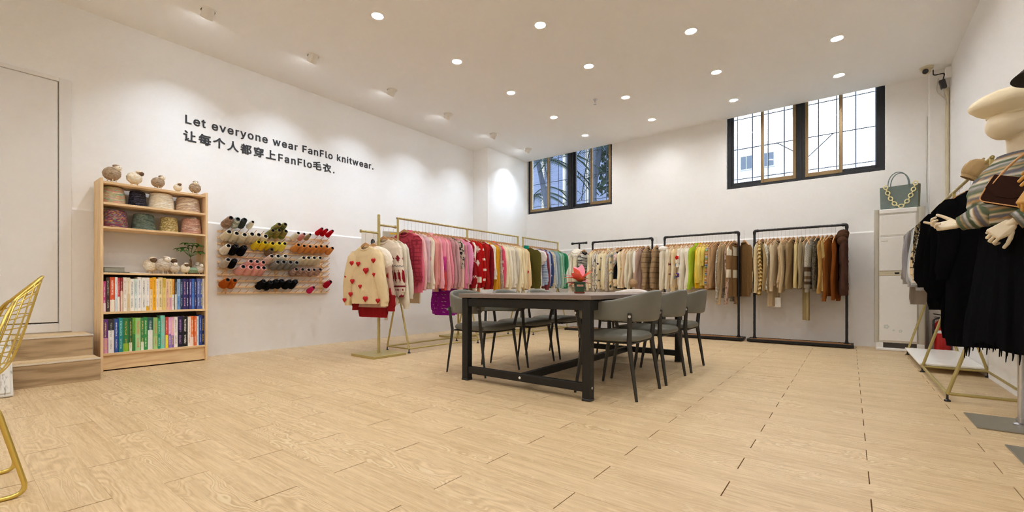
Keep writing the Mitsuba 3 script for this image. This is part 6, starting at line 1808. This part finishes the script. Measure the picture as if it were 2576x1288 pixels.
put(k + '__brim', mk(move(lathe([(0.066, -0.125), (0.070, -0.125), (0.072, -0.09), (0.066, -0.09)], 30), s=(1, .7, 1)), 'tan_knit', 40), TW(ry(0.55), (0.712, 4.50, 1.655), .66))
# ------------------------------------------------------------------ mannequins
def hand(curl=(0.5, 0.6, 0.7, 0.8), thumb=0.5, spread=0.06, s=1.0, first=None):
    """right hand: wrist at the origin, fingers along +x, palm towards -z, thumb on the +y side"""
    parts = [hullball([((0.0, 0.018, 0), .016), ((0.0, -0.018, 0), .015), ((0.075, 0.034, 0.002), .0125), ((0.080, -0.030, 0), .011), ((0.03, 0.036, -0.004), .014)]),
             hullball([((-0.05, 0.0, 0), .023), ((0.0, 0.0, 0), .021)])]
    lens = [(.040, .026, .020), (.045, .029, .021), (.041, .027, .020), (.032, .020, .017)]
    for i, (l, c) in enumerate(zip(lens, curl)):
        y = 0.033 - i * 0.0215
        a = 0.0; p = np.array([0.078 - (0.004 if i in (0, 3) else 0) - 0.006 * (i == 3), y, 0.001]); r = .0092 - .0006 * (i == 3) - .0003 * i
        yaw = (1.5 - i) * spread
        for j, q in enumerate(l):
            a += c * (0.55, 1.0, 0.75)[j]
            d = np.array([math.cos(a) * math.cos(yaw), math.cos(a) * math.sin(yaw), -math.sin(a)])
            e = p + d * q
            parts.append(hullball([(p, r), (e, r * .93)])); p = e; r *= .93
    p = np.array([0.022, 0.040, -0.006]); a = 0.75
    for j, q in enumerate((.038, .030, .024)):
        d = np.array([math.cos(a), math.sin(a) * (1 - .3 * thumb), -0.25 - 0.55 * thumb * (j > 0)]); d /= np.linalg.norm(d)
        e = p + d * q
        parts.append(hullball([(p, .0115 - .001 * j), (e, .0105 - .001 * j)])); p = e; a -= 0.35 * thumb + 0.1
    v, f = organic(parts, 0.0035, 6)
    return v * s, f


def basis(xd, zd):
    """rotation whose x axis is xd and whose z axis is near zd"""
    xd = np.array(xd, float); xd /= np.linalg.norm(xd)
    zd = np.array(zd, float); zd -= xd * (zd @ xd); zd /= np.linalg.norm(zd)
    return np.stack([xd, np.cross(zd, xd), zd], 1)


def sleeve(path, rad, pat, n=26, ribs=0.0):
    P_ = arc3(path, 0.09, 8)
    dl = np.concatenate([[0], np.cumsum(np.linalg.norm(np.diff(P_, axis=0), axis=1))])
    q = np.linspace(0, dl[-1], 60)
    P_ = np.stack([np.interp(q, dl, P_[:, j]) for j in range(3)], 1)
    t = q / dl[-1]
    r = np.interp(t, np.linspace(0, 1, len(rad)), rad)
    r = r * (1 + 0.05 * np.sin(t * 46) * (t < .86) + 0.04 * np.sin(t * 23 + 1))
    V, F = tube(P_, r, n)
    ss = np.concatenate([np.repeat(q, n), [0, dl[-1]]]); xs = np.concatenate([np.tile(np.arange(n) / n * 0.4, 60), [0, 0]])
    g = np.random.default_rng(3)
    return (V, F), np.stack([xs, ss], 1), np.clip(pat.f(xs, ss, 'sleeve', g), 0, .95)


STRIPE = ST([('#5f6b55', .020), ('#b9a98a', .010), ('#66656b', .018), ('#ad8a5e', .010), ('#c9c2b2', .014), ('#58634f', .018), ('#aeaba8', .012), ('#7a7a70', .014), ('#a98a62', .008)])


def heathered(pat):
    return Pat(lambda x, s, part, g: pat.f(x, s + 0.006 * vnoise(np.stack([x * 60, s * 20, 0 * x], 1), 1.0, 3, 2), part, g) * (0.55 + 0.9 * vnoise(np.stack([x * 190, s * 90, 0 * x], 1), 1.0, 9, 2))[:, None], True)


STRIPE = heathered(STRIPE)


def torso_loft(rows_, n=44):
    """rows of (z, cx, cy, half depth, half width)"""
    a = np.arange(n) / n * 2 * np.pi
    rings = []
    for z, cx_, cy_, hd, hw in rows_:
        rings.append(np.stack([cx_ + hd * np.sign(np.cos(a)) * np.abs(np.cos(a)) ** .85, cy_ + hw * np.sign(np.sin(a)) * np.abs(np.sin(a)) ** .8, np.full(n, z)], 1))
    return rings


def fine_rows(rows_, k=6):
    R = np.array(rows_); s = np.linspace(0, 1, len(R)); q = np.linspace(0, 1, (len(R) - 1) * k + 1)
    from scipy.interpolate import PchipInterpolator
    return [tuple(r) for r in PchipInterpolator(s, R)(q)]


def mannequin(label, x, y, yaw, gloves=None):
    """facing -x when yaw = 0; y < 0 side is its left, towards the camera"""
    k = thing('mannequin', label, 'mannequin')
    t = TW(rz(yaw), (x, y, 0))
    head = organic([hullball([((-0.055, 0, 1.745), .086), ((0.030, 0, 1.775), .102), ((-0.080, 0, 1.700), .040), ((-0.112, 0, 1.735), .024)]),
                    hullball([((0.020, 0, 1.69), .060), ((0.030, 0, 1.55), .062)]),
                    hullball([((0.030, 0, 1.55), .066), ((0.03, -0.13, 1.475), .052), ((0.03, 0.13, 1.475), .052)]),
                    hullball([((0.03, -0.13, 1.475), .052), ((0.03, 0.13, 1.475), .052), ((-0.02, -0.07, 1.32), .085), ((-0.02, 0.07, 1.32), .085), ((0.01, -0.06, 1.10), .09), ((0.01, 0.06, 1.10), .09)]),
                    hullball([((0.01, -0.06, 1.10), .09), ((0.01, 0.06, 1.10), .09), ((0.02, -0.08, 0.92), .10), ((0.02, 0.08, 0.92), .10)])], 0.018, 10)
    put(k + '__body', mk(head, 'mannequin_skin', True), t)
    seam = tube([(-0.052 + 0.12 * (i / 14), -0.0635 - 0.004 * math.sin(i / 14 * 3.1), 1.672 + 0.055 * i / 14) for i in range(15)], 0.0012, 5)
    put(k + '__neck_seam', mk(seam, 'ac_grey', True), t)
    put(k + '__pole', mk(rod((0.02, 0, 0.012), (0.02, 0, 0.88), 0.0135, 14), 'steel', True), t)
    bk = put(k + '__base_plate', mk(box(-0.19, 0.19, -0.19, 0.19, 0, 0.008, 0.002), 'plate_steel'), TW(t=(x, y, 0)))
    put(bk + '__socket', mk(lathe([(0.03, 0.008), (0.03, 0.014), (0.018, 0.022), (0.018, 0.05), (0, 0.05)], 20), 'steel', 40), TW(rz(yaw), np.array([x, y, 0]) + rz(yaw) @ np.array([0.02, 0, 0])))
    return k, t


M1 = (0.762, 3.79)
k, t1 = mannequin('cream faceless mannequin in a striped sweater and beret', *M1, 0.5)


def world(p): return np.array([M1[0], M1[1], 0]) + np.array(p)


# arms: right arm reaches out into the room, left forearm bent in front
put(k + '__hand', mk(hand((0.18, 1.15, 1.25, 1.3), .3, .10), 'mannequin_skin', True), TW(basis((-0.88, 0.30, -0.04), (0.25, 0.55, -0.75)), world((-0.240, 0.046, 1.192)), 0.98))
put(k + '__hand', mk(move(hand((1.0, 1.1, 1.2, 1.25), .5, .04), s=(1, -1, 1)), 'mannequin_skin', True), TW(basis((-0.50, -0.10, -0.66), (-0.35, -0.85, 0.4)), world((-0.115, -0.17, 1.165)), 1.08)) if False else \
    put(k + '__hand', mk(hand((1.0, 1.1, 1.2, 1.25), .5, .04), 'mannequin_skin', True), TW(basis((-0.62, 0.12, -0.50), (-0.35, -0.90, 0.25)), world((-0.065, -0.200, 1.150)), 0.98))
k = thing('sweater', 'chunky striped green, grey and ochre sweater on the mannequin', 'sweater')
tr = fine_rows([(1.165, 0.01, 0, .128, .185), (1.185, 0.005, 0, .145, .200), (1.23, 0.0, 0, .155, .208), (1.30, -0.015, 0, .155, .215), (1.40, -0.005, 0, .145, .225), (1.48, 0.015, 0, .120, .215), (1.535, 0.025, 0, .095, .160), (1.575, 0.028, 0, .085, .105)])
rings = torso_loft(tr)
V, F = loft(rings, False, False)
n = len(rings[0]); ss = np.concatenate([np.repeat([1.6 - r[0] for r in tr], n), [0, 0]]); xs = np.concatenate([np.tile(np.arange(n) / n * .9, len(tr)), [0, 0]])
g_ = np.random.default_rng(5)
dn_ = vnoise(V, 26, 4, 3) - .5
V[:, :2] += ((V[:, :2] - [0.01, 0]) * 0.10 * dn_[:, None])
put(k + '__body', mk((V, F), 'knit', True, uv=np.stack([xs, ss], 1), color=np.clip(STRIPE.f(xs, ss - 0.10 * (V[:, 0]), 'body', g_), 0, .95)), TW(rz(0.5), (M1[0], M1[1], 0)))
for path, rad in (([(-0.04, 0.12, 1.42), (-0.070, -0.045, 1.255), (-0.225, 0.04, 1.195)], [.050, .07, .085, .092, .080, .058, .046]),
                  ([(0.095, -0.150, 1.45), (0.075, -0.235, 1.235), (-0.045, -0.205, 1.165)], [.088, .085, .080, .074, .064, .052, .050])):
    m, uv, col = sleeve(path, rad, STRIPE)
    put(k + '__sleeve', mk(m, 'knit', True, uv=uv, color=col), TW(t=(M1[0], M1[1], 0)))
m, uv, col = sleeve([(0.02, 0.0, 1.555), (0.022, 0, 1.575)], [.083, .078], STRIPE, 30)
k = thing('skirt', 'long black fringed knit skirt on the striped mannequin', 'skirt')
rows_ = fine_rows([(0.46, 0.0, 0, .185, .215), (0.60, 0.0, 0, .175, .205), (0.80, 0.01, 0, .160, .190), (1.05, 0.015, 0, .140, .178), (1.20, 0.015, 0, .122, .175)], 8)
rings = torso_loft(rows_, 96)
V, F = loft(rings, False, False)
a_ = np.arctan2(V[:, 1], V[:, 0]); am = np.clip((1.2 - V[:, 2]) / .6, 0, 1) * .014
V[:, 0] += np.cos(a_) * am * np.sin(a_ * 17); V[:, 1] += np.sin(a_) * am * np.sin(a_ * 17)
V[:, 2] += np.where(V[:, 2] < .5, .025 * np.sin(a_ * 4 + 1), 0)
diffuse('black_knit', (0.006, 0.006, 0.007))
put(k + '__cloth', mk((V, F), 'black_knit', True), TW(rz(0.5), (M1[0], M1[1], 0)))
lace = []
for i in range(44):
    a = -2.9 + i * 0.0
    an = i / 44 * 2 * math.pi
    p_ = np.array([.185 * math.copysign(abs(math.cos(an)) ** .85, math.cos(an)), .215 * math.copysign(abs(math.sin(an)) ** .8, math.sin(an)), .46 + .025 * math.sin(an * 4 + 1)])
    lace.append(tube([p_ + [0, 0, .01], p_ + [0.004, .004, -.02], p_ + [-.003, 0, -.045 - .012 * (i % 3)]], [.006, .004, .002], 5))
put(k + '__fringe', mk(cat(*lace), 'black_knit', True), TW(rz(0.5), (M1[0], M1[1], 0)))
k = thing('beret', 'cream wool beret on the striped mannequin', 'hat')
V, F = lathe([(0.088, -0.03), (0.094, -0.022), (0.125, -0.004), (0.152, 0.022), (0.158, 0.042), (0.145, 0.064), (0.11, 0.088), (0.06, 0.102), (0.0, 0.106)], 48)
V[:, 2] += 0.020 * (vnoise(V, 16, 3, 3) - .5); V[:, :2] *= (1 + .05 * (vnoise(V, 9, 8, 2)[:, None] - .5))
prin('beret_wool', lin('#ddd0b2'), 0.9)
put(k + '__crown', mk((V, F), 'beret_wool', True), TW(rz(0.5) @ ry(-0.16) @ rx(0.06), world((-0.022, 0, 1.845)), 1.10))
put(k + '__band', mk(lathe([(0.086, -0.034), (0.095, -0.034), (0.097, -0.018), (0.088, -0.018)], 40), 'beret_wool', 40), TW(rz(0.5) @ ry(-0.16) @ rx(0.06), world((-0.022, 0, 1.845)), 1.10))

# brown crossbody bag on the mannequin's near side
k = thing('crossbody_bag', 'dark brown crossbody bag with tan strap on the striped mannequin', 'handbag')
diffuse('bag_brown', lin('#33211b'))
prin('bag_tan', lin('#c79561'), 0.5)
bo = sbox(-0.085, -0.075, 0.085, 0.055).buffer(0.03, 8)
v, f = extrude(bo, 0.055, 'y')
tb = TW(basis((0.84, -0.40, -0.36), (0.40, 0.0, 0.9)), world((-0.055, -0.165, 1.335)), .80)
put(k + '__body', mk((v, f), 'bag_brown', 30), tb)
fl = Polygon([(-0.105, 0.083), (0.105, 0.083), (0.113, -0.01), (0.04, -0.055), (-0.04, -0.055), (-0.113, -0.01)]).buffer(0.004, 4)
v, f = extrude(fl, 0.006, 'y'); put(k + '__flap', mk((v + [0, -0.055, 0], f), 'bag_brown', 30), tb)
pr_ = np.array(bo.exterior.coords)[:-1]
put(k + '__piping', mk(tube(np.column_stack([pr_[:, 0] * 1.0, np.full(len(pr_), -0.055), pr_[:, 1]]), 0.0045, 6, False, True), 'bag_tan', True), tb)
sp_ = [world(q) for q in [(-0.125, -0.175, 1.385), (-0.085, -0.180, 1.45), (-0.03, -0.170, 1.515), (0.03, -0.135, 1.565), (0.075, -0.09, 1.585), (0.135, 0.02, 1.53), (0.155, 0.05, 1.30)]]
V, F = tube(arc3(sp_, 0.04, 6), 0.0065, 8)
put(k + '__strap', mk((V, F), 'bag_tan', True))

# second mannequin, mostly outside the frame
M2 = (0.81, 3.10)
k, t2 = mannequin('cream mannequin with mustard gloves at the edge of the picture', *M2, 0.0)
prin('glove_wool', lin('#b98a3e'), 0.6)
w2 = lambda p: np.array([M2[0], M2[1], 0]) + np.array(p)
k = thing('glove', 'mustard yellow glove on the raised hand at the picture edge', 'glove')
put(k + '__knit', mk(hand((0.25, 0.3, 0.35, 0.4), .3, .08), 'glove_wool', True), TW(basis((-0.75, -0.1, -0.42), (-0.25, -0.85, 0.45)), w2((-0.060, -0.06, 1.375)), .95))
k = thing('glove', 'mustard yellow glove on the lower hand at the picture edge', 'glove')
put(k + '__knit', mk(hand((0.9, 0.95, 1.0, 1.0), .4, .05), 'glove_wool', True), TW(basis((-0.40, -0.1, -0.85), (-0.75, -0.5, 0.3)), w2((-0.120, 0.05, 1.275)), .95))
k = thing('sweater', 'plain dark sweater on the mannequin at the picture edge', 'sweater')
rings = torso_loft(fine_rows([(0.99, 0.02, 0, .12, .18), (1.15, 0.02, 0, .125, .19), (1.30, 0.01, 0, .13, .19), (1.40, 0.02, 0, .12, .20), (1.47, 0.03, 0, .10, .19), (1.52, 0.03, 0, .088, .14), (1.555, 0.03, 0, .082, .10)]))
put(k + '__body', mk(loft(rings, False, False), 'black_knit', True), TW(t=(M2[0], M2[1], 0)))
for path in ([(0.03, -0.16, 1.44), (0.05, -0.22, 1.22), (-0.025, -0.06, 1.395)], [(0.03, 0.16, 1.44), (0.05, 0.22, 1.20), (-0.085, 0.06, 1.315)]):
    m, uv, col = sleeve(path, [.075, .07, .06, .05, .038, .032], STRIPE)
    put(k + '__sleeve', mk(m, 'black_knit', True), TW(t=(M2[0], M2[1], 0)))
k = thing('skirt', 'black skirt on the mannequin at the picture edge', 'skirt')
put(k + '__cloth', mk(loft(torso_loft(fine_rows([(0.50, 0.06, 0, .13, .19), (0.80, 0.04, 0, .13, .18), (1.03, 0.025, 0, .115, .16)])), False, False), 'black_knit', True), TW(t=(M2[0], M2[1], 0)))
k = thing('bucket_hat', 'dark ribbed bucket hat on the mannequin at the picture edge', 'hat')
V, F = lathe([(0.205, -0.075), (0.200, -0.070), (0.125, 0.0), (0.112, 0.03), (0.105, 0.10), (0.09, 0.125), (0.0, 0.135)], 40)
prin('hat_dark', lin('#2e2824'), 0.9)
put(k + '__crown', mk((V, F), 'hat_dark', True), TW(t=w2((0.0, 0, 1.86))))

# ------------------------------------------------------------------ gold wire chair at the left edge, leaning mirror frame
k = thing('wire_chair', 'gold wire-mesh chair on a sled base at the left edge', 'chair')
prof = arc3([(-0.34, 0.475), (-0.15, 0.405), (0.06, 0.41), (0.165, 0.47), (0.205, 0.60), (0.262, 0.848)], 0.12, 8)
dl = np.concatenate([[0], np.cumsum(np.linalg.norm(np.diff(prof, axis=0), axis=1))])
TOT = dl[-1]
CXW = -2.70


def shell(s, t):
    """s across -1..1, t along 0..1 from the seat front to the top"""
    q = t * TOT
    y, z = np.interp(q, dl, prof[:, 0]), np.interp(q, dl, prof[:, 1])
    up = smooth01((t - .35) / .35)
    hw = 0.235 + 0.02 * math.sin(t * 3.1)
    e = max(0, (t - .55) / .45); hw *= math.sqrt(max(0.0, 1 - 0.90 * e ** 2.6)) if e else 1
    e = max(0, (.12 - t) / .12); hw *= math.sqrt(1 - .35 * e * e)
    x = s * hw
    return np.array([CXW + x, y - 0.085 * up * s * s, z + 0.075 * (1 - up) * s * s - 0.10 * s * s * max(0, (t - .7) / .3) ** 2])


edge = [shell(1, t) for t in np.linspace(0, 1, 40)] + [shell(s, 1) for s in np.linspace(1, -1, 12)[1:-1]] + [shell(-1, t) for t in np.linspace(1, 0, 40)] + [shell(s, 0) for s in np.linspace(-1, 1, 12)[1:-1]]
put(k + '__rim', mk(tube(edge, 0.0052, 8, False, True), 'gold_wire', True))
inner = [shell(.93, t) for t in np.linspace(0.02, .975, 40)] + [shell(s, .975) for s in np.linspace(.93, -.93, 12)[1:-1]] + [shell(-.93, t) for t in np.linspace(.975, .02, 40)] + [shell(s, .02) for s in np.linspace(-.93, .93, 12)[1:-1]]
put(k + '__rim', mk(tube(inner, 0.0035, 6, False, True), 'gold_wire', True))
for s in np.linspace(-.78, .78, 8):
    put(k + '__wire', mk(tube([shell(s, t) for t in np.linspace(0, 1, 40)], 0.0023, 6), 'gold_wire', True))
for t in np.linspace(.05, .93, 18):
    put(k + '__wire', mk(tube([shell(s, t) for s in np.linspace(-1, 1, 17)], 0.0023, 6), 'gold_wire', True))
for sx in (-1, 1):
    xt, xb = CXW + sx * .155, CXW + sx * .185
    put(k + '__sled', mk(tube(arc3([(xt, .02, .405), (xt, .125, .365), (xb, .205, .0085), (xb, -.36, .0085), (xt, -.22, .39), (xt, -.10, .40)], .05, 8), 0.0085, 10), 'gold_wire', True))
put(k + '__cross_rod', mk(rod((CXW - .155, .03, .402), (CXW + .155, .03, .402), 0.007), 'gold_wire', True))
put(k + '__cross_rod', mk(rod((CXW - .155, -.14, .396), (CXW + .155, -.14, .396), 0.007), 'gold_wire', True))

k = thing('mirror', 'white distressed framed mirror leaning against the wooden steps', 'mirror')


def distress(p, n, uv):
    t = dfbm(p.x * 18, p.y * 60, p.z * 18, 3)
    return mix((0.66, 0.65, 0.61), (0.30, 0.29, 0.26), smoothstep(0.58, 0.75, t))


scene['distressed'] = {'type': 'twosided', 'bsdf': {'type': 'principled', 'base_color': proc(distress), 'roughness': .6}}
scene['mirror_glass'] = {'type': 'twosided', 'bsdf': {'type': 'conductor', 'material': 'Ag'}}
MH, MW = 0.50, 0.85
mm = TW(rz(math.pi / 2) @ rx(-0.42), (-4.88, 0.325, 0.0))
for a, b_ in (((-MW, 0), (0, 0)), ((0, 0), (0, MH)), ((-MW, MH), (0, MH)), ((-MW, 0), (-MW, MH))):
    hor = a[1] == b_[1]
    x0_, x1_ = min(a[0], b_[0]) - (.0 if hor else 0), max(a[0], b_[0])
    if hor: z0_, z1_ = (0, .075) if a[1] == 0 else (MH - .075, MH)
    else: z0_, z1_ = 0, MH; x0_, x1_ = (-.075, 0) if a[0] == 0 else (-MW, -MW + .075)
    bk = put(k + '__frame_bar', mk(box(x0_, x1_, -.022, .022, z0_, z1_, .006), 'distressed'), mm)
    put(bk + '__inner_bead', mk(box(x0_ + (.05 if not hor and a[0] != 0 else .012), x1_ - .012, -.032, -.02, z0_ + .02, z1_ - .02, .005), 'distressed'), mm)
put(k + '__glass', mk(box(-MW + .07, -.07, -.004, .006, .07, MH - .07), 'mirror_glass'), mm)
